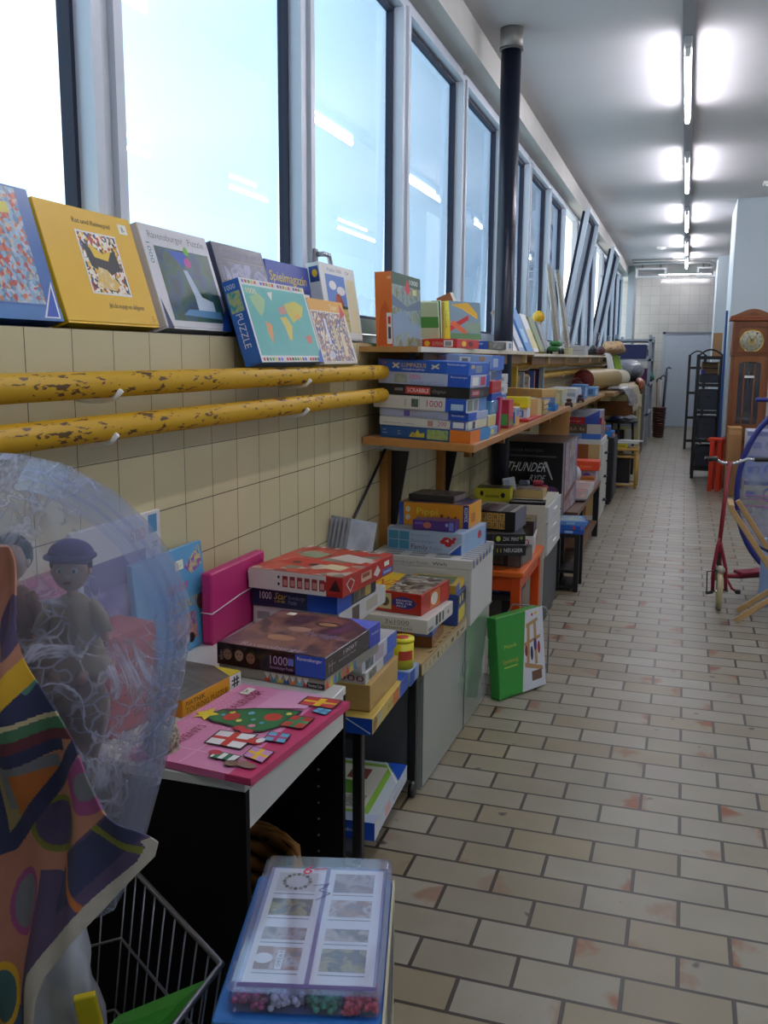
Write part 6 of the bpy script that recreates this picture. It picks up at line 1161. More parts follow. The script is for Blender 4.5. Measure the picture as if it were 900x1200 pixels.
m = MB(); m.tube([(0, -.02, 1.45), (0, -.02, .85)], .006, BRASS); m.tube([(0, -.03, .82), (0, -.01, .82)], .06, BRASS, 24); m.build('pendulum', t)
for x, z in ((-.075, 1.3), (0, 1.33), (.06, 1.31)):
    m = MB(); m.tube([(x, -.055, z), (x, -.055, z-.12)], .017, BRASS, 14); m.tube([(x, -.055, z), (x, -.055, 1.48)], .003, BRASS); m.build('weight', t)
m = MB(); m.box(-.05, .05, -.1265, -.1255, 1.26, 1.285, WHITE); m.build('price_sticker', t)
m = MB(); m.box(-.21, .21, -.13, .14, 1.5005, 1.885, WD, c=.005); m.build('hood', t)
m = MB(); m.box(-.185, -.14, -.145, -.1305, 1.53, 1.86, WD2); m.box(.14, .185, -.145, -.1305, 1.53, 1.86, WD2); m.box(-.14, .14, -.145, -.1305, 1.82, 1.86, WD2); m.box(-.14, .14, -.145, -.1305, 1.53, 1.55, WD2); m.build('dial_frame', t)
m = MB(); DM = Matrix(((1, 0, 0, 0), (0, 0, -1, 0), (0, 1, 0, 1.665), (0, 0, 0, 1)))
m.lathe([(.001, .1306), (.128, .1306), (.128, .136), (.12, .141), (.001, .141)], K('#a8a490', .3, .5), n=40, M=DM)
for k in range(12):
    a = PI/2-2*PI*k/12; m.text(['XII', 'I', 'II', 'III', 'IV', 'V', 'VI', 'VII', 'VIII', 'IX', 'X', 'XI'][k], (.1*math.cos(a)-.011, -.1425, 1.665+.1*math.sin(a)-.009), (1, 0, 0), (0, 0, 1), .018, BLACK, .022)
m.tube([(.055*math.cos(2*PI*i/30), -.1415, 1.665+.055*math.sin(2*PI*i/30)) for i in range(30)], .003, BRASS, 6, closed=True); m.tube([(.122*math.cos(2*PI*i/40), -.138, 1.665+.122*math.sin(2*PI*i/40)) for i in range(40)], .007, BRASS, 6, closed=True); m.lathe([(.001, .1412), (.03, .1412), (.028, .1416), (.001, .1416)], K('#a08a4a', .4), n=20, M=DM); d = m.build('dial', t)
m = MB(); m.tube([(0, -.147, 1.665), (-.04, -.147, 1.735)], .004, BLACK); m.build('hour_hand', d)
m = MB(); m.tube([(0, -.149, 1.665), (.055, -.149, 1.745)], .003, BLACK); m.build('minute_hand', d)
m = MB(); m.box(-.245, .245, -.16, .14, 1.8855, 1.925, K('#7a3a1c', .3), c=.008)
m.prism([(-.235, 0)]+[(-.235+.47*i/20, .015+.075*math.sin(PI*i/20)**1.5) for i in range(21)]+[(.235, 0)], .06, WD, Matrix(((1, 0, 0, 0), (0, 0, 1, -.14), (0, 1, 0, 1.9255), (0, 0, 0, 1))))
m.build('cornice', t)
m = MB(); m.prism([(-.06, .02), (0, .045), (.06, .02), (.03, .015), (0, .03), (-.03, .015)], .008, WD2, Matrix(((1, 0, 0, 0), (0, 0, 1, -.149), (0, 1, 0, 1.935), (0, 0, 0, 1)))); m.build('carved_ornament', t)
# cardboard box in front of the clock, fruit boxes
CARD = K('#a8794a', .7)
gbox('plain brown cardboard box standing in front of the clock base', (.62, 10.58), .001, 0, .14, .3, .74, CARD, name='carton', cat='box', F=[('r', .05, .9, .9, .96, K('#b88a58')), ('r', .2, .3, .5, .5, K('#98693c'))])
for k, (c, c2, lab) in enumerate((('#b8b48a', '#3a5a9a', 'lowest fruit carton with a blue oval behind the play screen film'), ('#8a9fc0', '#4a70b0', 'middle pale blue fruit carton behind the play screen film'), ('#b8b4c4', '#7a80a8', 'topmost pale lilac fruit carton behind the play screen film'))):
    gbox(lab, (1.14, 10.05), .001+.25*k, 0, .5, .4, .248, K(c, .6), name='fruit_carton', cat='box', group='fruit cartons behind the play screen', F=[('r', 0, .8, 1, .97, K(c2)), ('e', .5, .42, .14, .3, K(c2)), ('e', .5, .42, .1, .2, K(c)), ('r', .05, .3, .28, .55, K(c2)), ('r', .72, .3, .95, .55, K(c2))])
# ------------------------------------------------------------------ black etagere
IR = K('#1a181c', .5)
def etagere(label, x0, x1, y0, y1, h, zs):
    t = thing('etagere', label, 'shelf', ((x0+x1)/2, (y0+y1)/2, 0), group='black metal ladder racks'); a, b = (x1-x0)/2, (y1-y0)/2
    for sx in (-1, 1):
        for sy in (-1, 1):
            m = MB(); m.box(sx*a-.02, sx*a+.02, sy*b-.02, sy*b+.02, 0, h, IR, c=.003); m.build('post', t)
        for z in zs:
            m = MB(); m.box(sx*a-.008, sx*a+.008, -b+.02, b-.02, z, z+.025, IR); m.build('side_rung', t)
    for z in zs:
        m = MB(); m.box(-a+.02, a-.02, -b-.012, -b+.012, z, z+.04, IR); m.build('front_rail', t)
        m = MB(); m.box(-a+.0205, a-.0205, -b+.013, b-.002, z+.005, z+.02, IR); m.build('shelf_board', t)
    m = MB(); m.tube([(-a+2*a*i/10, -b, h+.07*math.sin(PI*i/10)-.012) for i in range(11)], .011, IR); m.build('top_arch', t)
    return t
etagere('black metal ladder rack with dark crates, nearer one beside the blue plank', .15, .425, 12.02, 12.42, 1.52, (.1, .45, .8, 1.13, 1.46))
etagere('slim black metal ladder rack standing farther back toward the white door', .06, .3, 15.9, 16.25, 1.53, (.12, .5, .9, 1.3))
for z, h, lab in ((.146, .26, 'lowest dark slate crate in the nearer black rack'), (.496, .27, 'second dark slate crate from the floor in the nearer black rack'), (.846, .25, 'third dark slate crate from the floor in the nearer black rack'), (1.176, .1, 'flat dark slate crate on the fourth level of the nearer black rack')):
    t = thing('storage_crate', lab, 'crate', (.2875, 12.225, z), group='dark crates in the black rack')
    m = MB(); m.box(-.112, .112, -.16, .16, 0, h, K('#2c303c', .5), c=.006); m.build('body', t)
    m = MB(); m.box(-.04, .04, -.164, -.1605, h*.6, h*.72, K('#1f222b')); m.build('handle', t)
t = thing('wooden_rack', 'small pale wooden toy rack standing on the upper level of the near black ladder rack', 'rack', (.29, 12.2, 1.2765))
for sx in (-.1, .09):
    m = MB(); m.box(sx, sx+.012, -.06, .06, 0, .16, K('#b08a58')); m.build('side_panel', t)
for z in (.01, .08, .145):
    m = MB(); m.tube([(-.09, -.05, z), (.09, -.05, z)], .006, K('#3a2a20')); m.build('rod', t)
m = MB(); m.box(-.088, .09, .045, .055, 0, .15, K('#c09a6a')); m.build('back_panel', t)
gbox('small violet figure box hanging off the upper level of the near black ladder rack', None, 0, 0, .05, .05, .06, K('#2f2a7a'), loc=(.21, 12.09, 1.2765), name='toy', cat='toy', single=True)
gbox('upright brown cardboard sheet box standing on top of the near black ladder rack', None, 0, 0, .11, .06, .3, K('#a67c54', .7), loc=(.36, 12.3, 1.4815), name='carton', cat='box', single=True, F=[('r', .1, .1, .12, .9, K('#8a6440'))])
t = thing('plank', 'tall blue painted plank leaning in the gap between black rack and clock', 'plank', (.438, 11.7, 0), (0, R(-.4), 0))
m = MB(); m.box(-.012, .012, -.06, .06, .0, 2.02, K('#1f4a8a', .4), c=.003); m.build('plank', t)
t = thing('folding_stool', 'small red-orange folding stool in front of the near black ladder rack', 'stool', (.40, 10.97, 0), (0, 0, R(-12)))
RO = K('#c8361a', .4)
m = MB(); m.box(-.1, .06, -.09, .09, .565, .595, RO, c=.004); m.build('seat', t)
for sx, tl in ((-.05, .03), (.03, -.03)):
    m = MB(); m.box(sx-.022, sx+.022, -.09, -.07, 0, .5645, RO); m.build('leg', t)
    m = MB(); m.box(sx-.022, sx+.022, .07, .09, 0, .5645, RO); m.build('leg', t)
    m = MB(); m.box(sx-.01, sx+.01, -.0695, .0695, .2, .24, RO); m.build('stretcher', t)
# ------------------------------------------------------------------ play tunnel, scooter, folding chair
M_VEIL = clear('violet_veil', '#c2c2e4', .12, .2)
t = thing('play_screen', 'pop-up play screen with dark blue hoop and see-through lilac film, cut by the right edge', 'toy', (.765, 6.35, .635))
HB = K('#262a78', .5)
ell = lambda y, s=1.: [(.40*s*math.cos(2*PI*i/48), y, .575*s*math.sin(2*PI*i/48)) for i in range(48)]
m = MB(); m.tube(ell(0), .017, HB, 10, closed=True); m.build('hoop', t)
m = MB(); m.tube(ell(.06), .014, HB, 10, closed=True); m.build('hoop', t)
m = MB(); e0, e1 = ell(0, .985), ell(.06, .985)
m.add([(0, -.02, 0)]+[(x*.5, -.012, z*.5) for x, y, z in e0]+e0, [(0, 1+i, 1+(i+1) % 48) for i in range(48)]+[(1+i, 49+i, 49+(i+1) % 48, 1+(i+1) % 48) for i in range(48)], M_VEIL, True); m.build('front_film', t)
m = MB(); m.add(e0+e1, [(i, (i+1) % 48, 48+(i+1) % 48, 48+i) for i in range(48)], M_VEIL, True); m.build('side_film', t)
m = MB(); m.tube([(-.32, .1, .575), (.35, .1, .575)], .014, HB, 10); m.build('top_bar', t)
for z in (-.03, -.055, -.1):
    m = MB(); m.tube([(-.36, -.03, z), (.36, -.03, z-.02)], .003, K('#a85a9a')); m.build('ribbon', t)
RD = K('#8a1a2a', .35); CHR = K('#c8ccd0', .2, .9)
t = thing('scooter', 'old red child scooter with cream tyres, parked with its front wheel towards the viewer', 'scooter', (.255, 5.72, 0), (0, 0, R(14)))
def wheel(par, x, y, yaw_):
    M = Matrix.Translation((x, y, .112)) @ Matrix.Rotation(yaw_, 4, 'Z') @ Matrix.Rotation(PI/2, 4, 'Y')
    pr = [(.09, -.016), (.106, -.015), (.112, 0), (.106, .015), (.09, .016), (.088, 0), (.09, -.016)]
    m = MB(); vs = []; fs = []; n = 36
    for r_, z in pr:
        for j in range(n): vs.append(M @ Vector((r_*math.cos(2*PI*j/n), r_*math.sin(2*PI*j/n), z)))
    for i in range(6):
        for j in range(n): fs.append((i*n+j, i*n+(j+1) % n, (i+1)*n+(j+1) % n, (i+1)*n+j))
    m.add(vs, fs, K('#b8ac84', .6), True); w_ = m.build('tyre', par)
    m = MB(); m.lathe([(.001, -.012), (.03, -.012), (.03, .012), (.001, .012)], RD, M=M)
    for k in range(5):
        a = 2*PI*k/5; m.tube([M @ Vector((.02*math.cos(a), .02*math.sin(a), 0)), M @ Vector((.091*math.cos(a), .091*math.sin(a), 0))], .006, RD)
    m.build('spoked_hub', w_)
wheel(t, 0, -.05, R(-14))
m = MB()
for s in (-1, 1): m.tube([(s*.038, -.05, .112), (s*.036, -.03, .24), (s*.012, .0, .36), (0, .005, .42)], .011, RD)
m.tube([(-.05, -.05, .112), (.05, -.05, .112)], .008, CHR); m.build('fork', t)
m = MB(); m.tube([(0, .004, .40), (.025, .05, .62), (.05, .08, .87)], .013, RD, 12); m.build('stem', t)
m = MB(); m.tube([(-.1, .06, .885), (-.04, .07, .885), (.0, .08, .862), (.05, .085, .855), (.1, .09, .862), (.15, .08, .885), (.27, .07, .88)], .0095, CHR, 10); hb = m.build('handlebar', t)
for a, b_ in ((-.1, -.03), (.19, .28)):
    m = MB(); m.tube([(a, .06 if a < 0 else .076, .885), (b_, .069 if a < 0 else .07, .884)], .015, BLACK, 12); m.build('grip', hb)
m = MB(); m.tube([(0, .0, .36), (.02, .06, .26), (.06, .12, .165), (.2, .18, .15), (.7, .36, .15)], .015, RD, 12); m.build('frame_tube', t)
m = MB(); m.box(.0, .5, -.045, .045, 0, .02, RD, M=Matrix.Translation((.17, .17, .165)) @ Matrix.Rotation(R(20), 4, 'Z'), c=.004); m.build('footboard', t)
m = MB(); m.tube([(.09, .13, .155), (.12, .1, .09), (.15, .1, .075)], .008, RD); m.box(.14, .17, .085, .115, .06, .085, BLACK, c=.004); m.build('kickstand', t)
m = MB()
for i in range(8): pass
m.tube([(0, -.05+.13*math.cos(a), .112+.13*math.sin(a)) for a in [.35+.2*i for i in range(8)]], .022, K('#b4aea0', .4)); m.build('mudguard', t)
m = MB(); m.tube([(-.075, -.06, .11), (-.08, -.06, .23), (-.02, -.05, .235)], .004, BLACK); m.tube([(-.08, -.06, .1), (-.04, -.055, .105)], .01, BLACK); m.build('brake_rod', t)
m = MB(); m.box(-.012, .012, .0, .03, .26, .38, BLACK, c=.004); m.build('brake_block', t)
wheel(t, .78, .36, R(-70))
OAK = wood('#b08a58', '#c8a470', 4, (3, 3, 3), .4)
t = thing('folding_chair', 'pale wooden folding chair frame lying crosswise in front of the scooter, at the right edge', 'chair', (.35, 5.42, 0))
def bar(a, b_, w_=.03, th=.02):
    a, b_ = Vector(a), Vector(b_); d = (b_-a); l = d.length; d.normalize(); s = Vector((0, 1, 0)); n = d.cross(s).normalized()
    M = Matrix((( d.x, s.x, n.x, a.x), (d.y, s.y, n.y, a.y), (d.z, s.z, n.z, a.z), (0, 0, 0, 1)))
    return MB().box(0, l, -th/2, th/2, -w_/2, w_/2, OAK, M, c=.003)
bar((-.06, 0, .645), (.37, .02, .02)).build('rail', t); bar((-.02, .22, .665), (.41, .24, .02)).build('rail', t)
m = MB(); m.box(-.075, -.045, -.012, .235, .64, .668, OAK, Matrix.Rotation(R(0), 4, 'Z'), c=.003); m.build('crossbar', t)
bar((.0, -.03, .015), (.66, .0, .54)).build('leg', t); bar((.02, .19, .015), (.68, .21, .54)).build('leg', t)
m = MB(); m.box(.14, .165, .0, .24, .325, .35, OAK, c=.003); m.build('crossbar', t)
m = MB(); m.tube([(-.02, .1, .62), (.03, .12, .5), (.1, .13, .42), (.17, .12, .39)], .008, NAVY); m.build('strap', t)
tag(MB().box(-.26, .3, -.012, .012, 0, .42, K('#93abd4', .5), c=.003).build('board', None, (.755, 5.82, .001)), 'pale blue upright board behind the wooden folding chair, at the right picture edge', 'board')
# ------------------------------------------------------------------ foreground: bead box, blue box, basket cart, clear bag with scarf, dolls
ya = R(15)
def place(nx, ny, L, D): return (nx-math.cos(ya)*L/2-math.sin(ya)*D/2, ny-math.sin(ya)*L/2+math.cos(ya)*D/2)
bx, by = place(-.312, .973, .192, .304)
M_BEADC = clear('bead_box_plastic', '#ececfa', .18, .06, .06, .32)
t = thing('storage_box', 'tall blue cardboard box with a cream side, standing below the clear bead box', 'box', (bx-.004, by+.004, 0), (0, 0, ya))
m = MB(); m.box(-.112, .100, -.165, .16, .0, .655, K('#2f6fb4', .45), c=.003); faces(m, .2, .32, .655, Rt=[]); m.build('body', t)
m = MB(); m.box(.1005, .104, -.164, .159, .002, .655, K('#c2bd9e', .5))
art(m, [('r', .03+.11*k, .75, .08+.11*k, .985, K(['#2a2f4a', '#8a8a7a', '#3a4a7a'][k % 3])) for k in range(8)], (.104, -.164, 0), (0, 1, 0), (0, 0, 1), (1, 0, 0), .32, .655); m.build('printed_side', t)
t = thing('bead_box', 'clear plastic craft bead box with picture cards under its lid, nearest the viewer', 'box', (bx, by, .656), (0, 0, ya))
m = MB(); m.box(-.096, .096, -.152, .152, 0, .028, M_BEADC, c=.006); m.build('tray', t)
m = MB(); m.box(-.098, .098, -.154, .154, .0285, .044, M_BEADC, c=.007); lid = m.build('lid', t)
m = MB(); m.box(-.088, .088, -.135, .14, .0275, .0284, K('#c4c4d8', .4))
LIL = K('#6a4a8a'); PH = [pic(['#8a7a70', '#c8b8a8', '#5a4a48', '#b8a8a0'], 40, 120), pic(['#8a7a4a', '#4a3a4a', '#a8985a', '#6a5a6a'], 40, 121), pic(['#7a4a3a', '#b8a8a8', '#8a6a5a', '#5a4a6a'], 40, 122), pic(['#8a5a4a', '#c8c0c0', '#a87a5a', '#7a7a8a'], 40, 123)]
ops = [('r', .03, .03, .48, .99, WHITE), ('r', .52, .03, .98, .99, WHITE), ('r', .485, 0, .515, 1, LIL), ('r', 0, 0, 1, .025, LIL)]
for c_, u in enumerate((.08, .57)):
    for k, v in enumerate((.77, .55, .35, .12)):
        hh = (.18, .15, .1, .17)[k]
        ops += [('r', u, v, u+.34, v+hh, PH[(k+c_*2) % 4] if not (k == 0 and c_ == 0) else K('#d4d0cc')), ('r', u, v-.03, u+.34, v-.022, GREY)]
ring = [('e', .25+.11*math.cos(2*PI*i/16), .86+.07*math.sin(2*PI*i/16), .018, .014, K(['#5a4a3a', '#8a7a60', '#3a3030', '#a89a80'][i % 4])) for i in range(16)]
ops += ring+[('r', .08, .12, .2, .29, K('#8a4a34')), ('r', .24, .12, .29, .26, WHITE), ('tv', .25, .25, .03, '19260', BLACK, .11), ('e', .14, .2, .07, .04, WHITE)]
art(m, ops, (-.088, -.135, .0284), (1, 0, 0), (0, 1, 0), (0, 0, 1), .176, .275)
m.build('picture_cards', t)
m = MB(); z = .0446
art(m, [('t', .31, .82, .075, '6', K('#c82a34'), .07, .2), ('l', [(.4, .86), (.5, .875)], .0022, K('#c82a34')), ('l', [(.42, .72), (.54, .74), (.47, .68), (.56, .66), (.46, .6)], .0014, NAVY)], (-.096, -.152, z), (1, 0, 0), (0, 1, 0), (0, 0, 1), .192, .304); m.build('pen_marks', lid)
BC = ['#c04a86', '#d8d8e4', '#2fae88', '#d83a5a']
random.seed(3)
for k in range(4):
    m = MB(); x0 = -.092+k*.0465; kb = K(BC[k], .25)
    for q in range(60):
        x, y, zz_ = x0+.003+random.random()*.039, -.146+random.random()*.03, .003+random.random()*.019
        m.ball((x, y, zz_+.001), (.0046, .0046, .0042), kb, 8, 5)
    m.box(x0+.002, x0+.043, -.13, -.112, .002, .024, kb)
    o = m.build('beads', t); o['kind'] = 'stuff'
    if k:
        m = MB(); m.box(x0-.0016, x0-.0004, -.148, -.112, .0015, .026, M_BEADC); m.build('divider', t)
# wire basket cart
WIRE = K('#8a8c92', .3, .8)
t = thing('basket_cart', 'silver wire basket cart holding toys, bottom left below the clear bag', 'cart', (-.8, .9, 0))
rim = [(-.575, 1.054), (-.85, 1.24), (-1.1, 1.0), (-.95, .6), (-.575, .70)]
bot = [(-.62, 1.01), (-.85, 1.16), (-1.04, .98), (-.92, .66), (-.63, .74)]
P3 = lambda p, z: Vector((p[0]+.8, p[1]-.9, z))
zr, zb_ = .62, .26
m = MB(); m.tube([P3(p, zr) for p in rim], .005, WIRE, 8, closed=True); m.build('rim', t)
for f in (.0, .34, .66):
    m = MB(); m.tube([P3(a, zr)*(f)+P3(b_, zb_)*(1-f) for a, b_ in zip(rim, bot)], .0028, WIRE, 6, closed=True); m.build('ring_wire', t)
for i in range(5):
    a, b_, c_, d_ = rim[i], rim[(i+1) % 5], bot[i], bot[(i+1) % 5]
    n = 9
    for k in range(n):
        s = k/n
        p = P3((a[0]*(1-s)+b_[0]*s, a[1]*(1-s)+b_[1]*s), zr); q = P3((c_[0]*(1-s)+d_[0]*s, c_[1]*(1-s)+d_[1]*s), zb_)
        m = MB(); m.tube([p, q], .0016, WIRE, 6); m.build('wire', t)
m = MB()
for k in range(1, 8): m.tube([P3((-.63-.05*k, .76+.0*k), zb_), P3((-.63-.045*k, 1.02+.01*k), zb_)], .0016, WIRE, 6)
m.build('floor_wires', t)['kind'] = 'stuff'
for p in (bot[0], bot[1], bot[3], bot[4]):
    m = MB(); m.tube([P3(p, zb_), P3(p, .07)], .009, WIRE); lg = m.build('leg', t)
    m = MB(); v = P3(p, .035); m.tube([v-Vector((.012, 0, 0)), v+Vector((.012, 0, 0))], .035, BLACK, 18); m.build('castor', lg)
m = MB(); vs = [(-.588, 1.035, .607), (-.592, .78, .612), (-.72, .80, .53), (-.70, .985, .56)]
m.add([(x+.66, y-.9, z-.5) for x, y, z in vs]+[(x+.66-.004, y-.9, z-.506) for x, y, z in vs], [(0, 1, 2, 3), (7, 6, 5, 4)], K('#2f7a24', .3)); m.add([(x+.66, y-.9, z-.5) for x, y, z in vs]+[(x+.66-.004, y-.9, z-.506) for x, y, z in vs], [(0, 4, 5, 1), (1, 5, 6, 2), (2, 6, 7, 3), (3, 7, 4, 0)], K('#b8b8b0'))
tag(m.build('brochure', None, (-.66, .9, .5)), 'green brochure leaning inside the wire basket cart', 'brochure')
gbox('yellow toy pack with black lettering upright in the wire basket cart', None, 0, 0, .012, .03, .13, K('#c8b81f', .35), loc=(-.742, 1.0, .455), rot=(R(8), R(6), R(-60)), name='toy_pack', cat='toy', F=[('r', .1, .2, .9, .7, BLACK), ('t', .2, .4, .2, 'JO', WHITE, .6)], Rt=[('r', .1, .2, .7, .6, BLACK), ('t', .15, .35, .15, 'MIKRO', K('#c8b81f'), .5)])
gbox('small white card box in the wire basket cart', None, 0, 0, .045, .04, .06, K('#b4b4b0'), loc=(-.75, 1.085, .40), rot=(R(10), R(-12), R(30)), name='card_box', cat='box', single=True)
lump('plastic_bag', 'grey-green crumpled plastic bag in the wire basket cart', 'bag', (-.85, 1.03, .33), (.08, .08, .14), clear('grey_bag', '#9aa89a', .3, .35), 31, None, .5)
lump('cloth', 'crumpled dark toys cloth filling the bottom of the wire basket cart', 'cloth', (-.8, .9, .265), (.16, .17, .05), pic(['#3a4a3a', '#2a2a30', '#5a6a4a'], 10, 130), 33, None, .3)
# clear bag
OUTL = [(-1.15, 1.20), (-1.05, 1.30), (-.95, 1.335), (-.855, 1.336), (-.775, 1.325), (-.70, 1.292), (-.651, 1.253), (-.616, 1.209), (-.597, 1.166), (-.595, 1.11), (-.607, 1.051), (-.622, .991), (-.637, .929), (-.655, .872), (-.678, .80), (-.70, .745), (-.735, .68), (-.80, .652), (-.9, .64), (-1.0, .645), (-1.1, .70), (-1.17, .85), (-1.185, 1.0), (-1.18, 1.1)]
cx, cz = -.88, 1.0
def bag_mat():
    m, nt, p = new('crinkled_clear_film'); nt.nodes.remove(p); L = nt.links.new; out = nt.nodes['Material Output']
    tc = nd(nt, 'ShaderNodeTexCoord'); n = nd(nt, 'ShaderNodeTexNoise', Scale=5., Detail=3.); L(tc.outputs['Object'], n.inputs['Vector'])
    mv = nd(nt, 'ShaderNodeMix', data_type='RGBA', blend_type='LINEAR_LIGHT'); mv.inputs['Factor'].default_value = .3; L(tc.outputs['Object'], mv.inputs[6]); L(n.outputs['Color'], mv.inputs[7])
    v = nd(nt, 'ShaderNodeTexVoronoi', feature='DISTANCE_TO_EDGE', Scale=19.); L(mv.outputs[2], v.inputs['Vector'])
    r = nd(nt, 'ShaderNodeValToRGB'); e = r.color_ramp.elements; e[0].position = 0; e[0].color = (1, 1, 1, 1); e[1].position = .1; e[1].color = (0, 0, 0, 1); L(v.outputs['Distance'], r.inputs[0])
    n2 = nd(nt, 'ShaderNodeTexNoise', Scale=7., Detail=2.); L(tc.outputs['Object'], n2.inputs['Vector'])
    r2 = nd(nt, 'ShaderNodeValToRGB'); r2.color_ramp.elements[0].position = .45; r2.color_ramp.elements[1].position = .62; L(n2.outputs[0], r2.inputs[0])
    n5 = nd(nt, 'ShaderNodeTexNoise', Scale=9., Detail=5., Distortion=1.2); L(tc.outputs['Object'], n5.inputs['Vector'])
    s5 = nd(nt, 'ShaderNodeMath', operation='SUBTRACT'); s5.inputs[1].default_value = .5; L(n5.outputs['Fac'], s5.inputs[0]); a5 = nd(nt, 'ShaderNodeMath', operation='ABSOLUTE'); L(s5.outputs[0], a5.inputs[0])
    r5 = nd(nt, 'ShaderNodeValToRGB'); r5.color_ramp.elements[0].color = (1, 1, 1, 1); r5.color_ramp.elements[1].color = (0, 0, 0, 1); r5.color_ramp.elements[1].position = .035; L(a5.outputs[0], r5.inputs[0])
    mx5 = nd(nt, 'ShaderNodeMath', operation='MAXIMUM'); h5 = nd(nt, 'ShaderNodeMath', operation='MULTIPLY'); h5.inputs[1].default_value = .45; L(r.outputs[0], h5.inputs[0]); L(h5.outputs[0], mx5.inputs[0]); L(r5.outputs[0], mx5.inputs[1])
    mu = nd(nt, 'ShaderNodeMath', operation='MULTIPLY'); L(mx5.outputs[0], mu.inputs[0]); L(r2.outputs[0], mu.inputs[1])
    ad = nd(nt, 'ShaderNodeMath', operation='MULTIPLY_ADD'); ad.inputs[1].default_value = .95; ad.inputs[2].default_value = .23; L(mu.outputs[0], ad.inputs[0])
    t = nd(nt, 'ShaderNodeBsdfTransparent'); t.inputs[0].default_value = (.92, .93, .97, 1)
    d = nd(nt, 'ShaderNodeBsdfDiffuse'); d.inputs[0].default_value = lin('#d8daee'); tl = nd(nt, 'ShaderNodeBsdfTranslucent'); tl.inputs[0].default_value = lin('#ccd2ea')
    dd = nd(nt, 'ShaderNodeMixShader'); dd.inputs[0].default_value = .5; L(d.outputs[0], dd.inputs[1]); L(tl.outputs[0], dd.inputs[2])
    a = nd(nt, 'ShaderNodeMixShader'); L(ad.outputs[0], a.inputs[0]); L(t.outputs[0], a.inputs[1]); L(dd.outputs[0], a.inputs[2])
    g = nd(nt, 'ShaderNodeBsdfGlossy', Roughness=.12); lw = nd(nt, 'ShaderNodeFresnel', IOR=1.45)
    bp = nd(nt, 'ShaderNodeBump', Strength=.6, Distance=.01); L(mu.outputs[0], bp.inputs['Height'])
    for q in (g, lw): L(bp.outputs[0], q.inputs['Normal'])
    b = nd(nt, 'ShaderNodeMixShader'); L(lw.outputs[0], b.inputs[0]); L(a.outputs[0], b.inputs[1]); L(g.outputs[0], b.inputs[2]); L(b.outputs[0], out.inputs[0])
    return m
M_BAG = bag_mat()
def resample(pts, n):
    P = [Vector((x, z)) for x, z in pts]; P.append(P[0]); ls = [(b-a).length for a, b in zip(P, P[1:])]; T = sum(ls); o = []
    for i in range(n):
        s = T*i/n; j = 0
        while s > ls[j]: s -= ls[j]; j += 1
        o.append(P[j].lerp(P[j+1], s/ls[j]))
    return o
RO_ = resample(OUTL, 96)
t = thing('clear_bag', 'large crinkled clear plastic bag holding dolls, hanging at the left picture edge', 'bag', (cx, 1.03, cz))
from mathutils import noise
def half(sgn):
    vs = []; fs = []; n = 96; k = 22
    for j in range(k+1):
        r_ = j/k
        for i in range(n):
            p = RO_[i]; x = (p[0]-cx)*r_; z = (p[1]-cz)*r_
            dep = .10*(1-r_**2.4)
            dep += .018*noise.noise(Vector((x*11, sgn*3, z*11)))*(1-r_**6)+.008*noise.noise(Vector((x*30, sgn*5, z*30)))*(1-r_**8)
            vs.append((x, -sgn*max(dep, .0008), z))
    for j in range(k):
        for i in range(n): fs.append((j*n+i, j*n+(i+1) % n, (j+1)*n+(i+1) % n, (j+1)*n+i))
    return vs, fs
m = MB(); m.add(*half(1), M_BAG, True); m.build('front_film', t)
m = MB(); m.add(*half(-1), M_BAG, True); m.build('back_film', t)
# welded seams along the right rim
M_SEAM = clear('welded_seam', '#e0e4f4', .05, .16, .1, .2)
for f, wd in ((.995, .012), (.965, .012), (.935, .008), (.905, .006)):
    m = MB(); q = [p for p in RO_ if p[0] > -.84]; k = len(q); vs = []
    for p in q:
        for g in (f, f-wd/.28): vs.append(((p[0]-cx)*g, -max(.1*(1-g**2.4), 0)-.006, (p[1]-cz)*g))
    m.add(vs, [(2*i, 2*i+1, 2*i+3, 2*i+2) for i in range(k-1)], M_SEAM, True); m.build('seam', t)
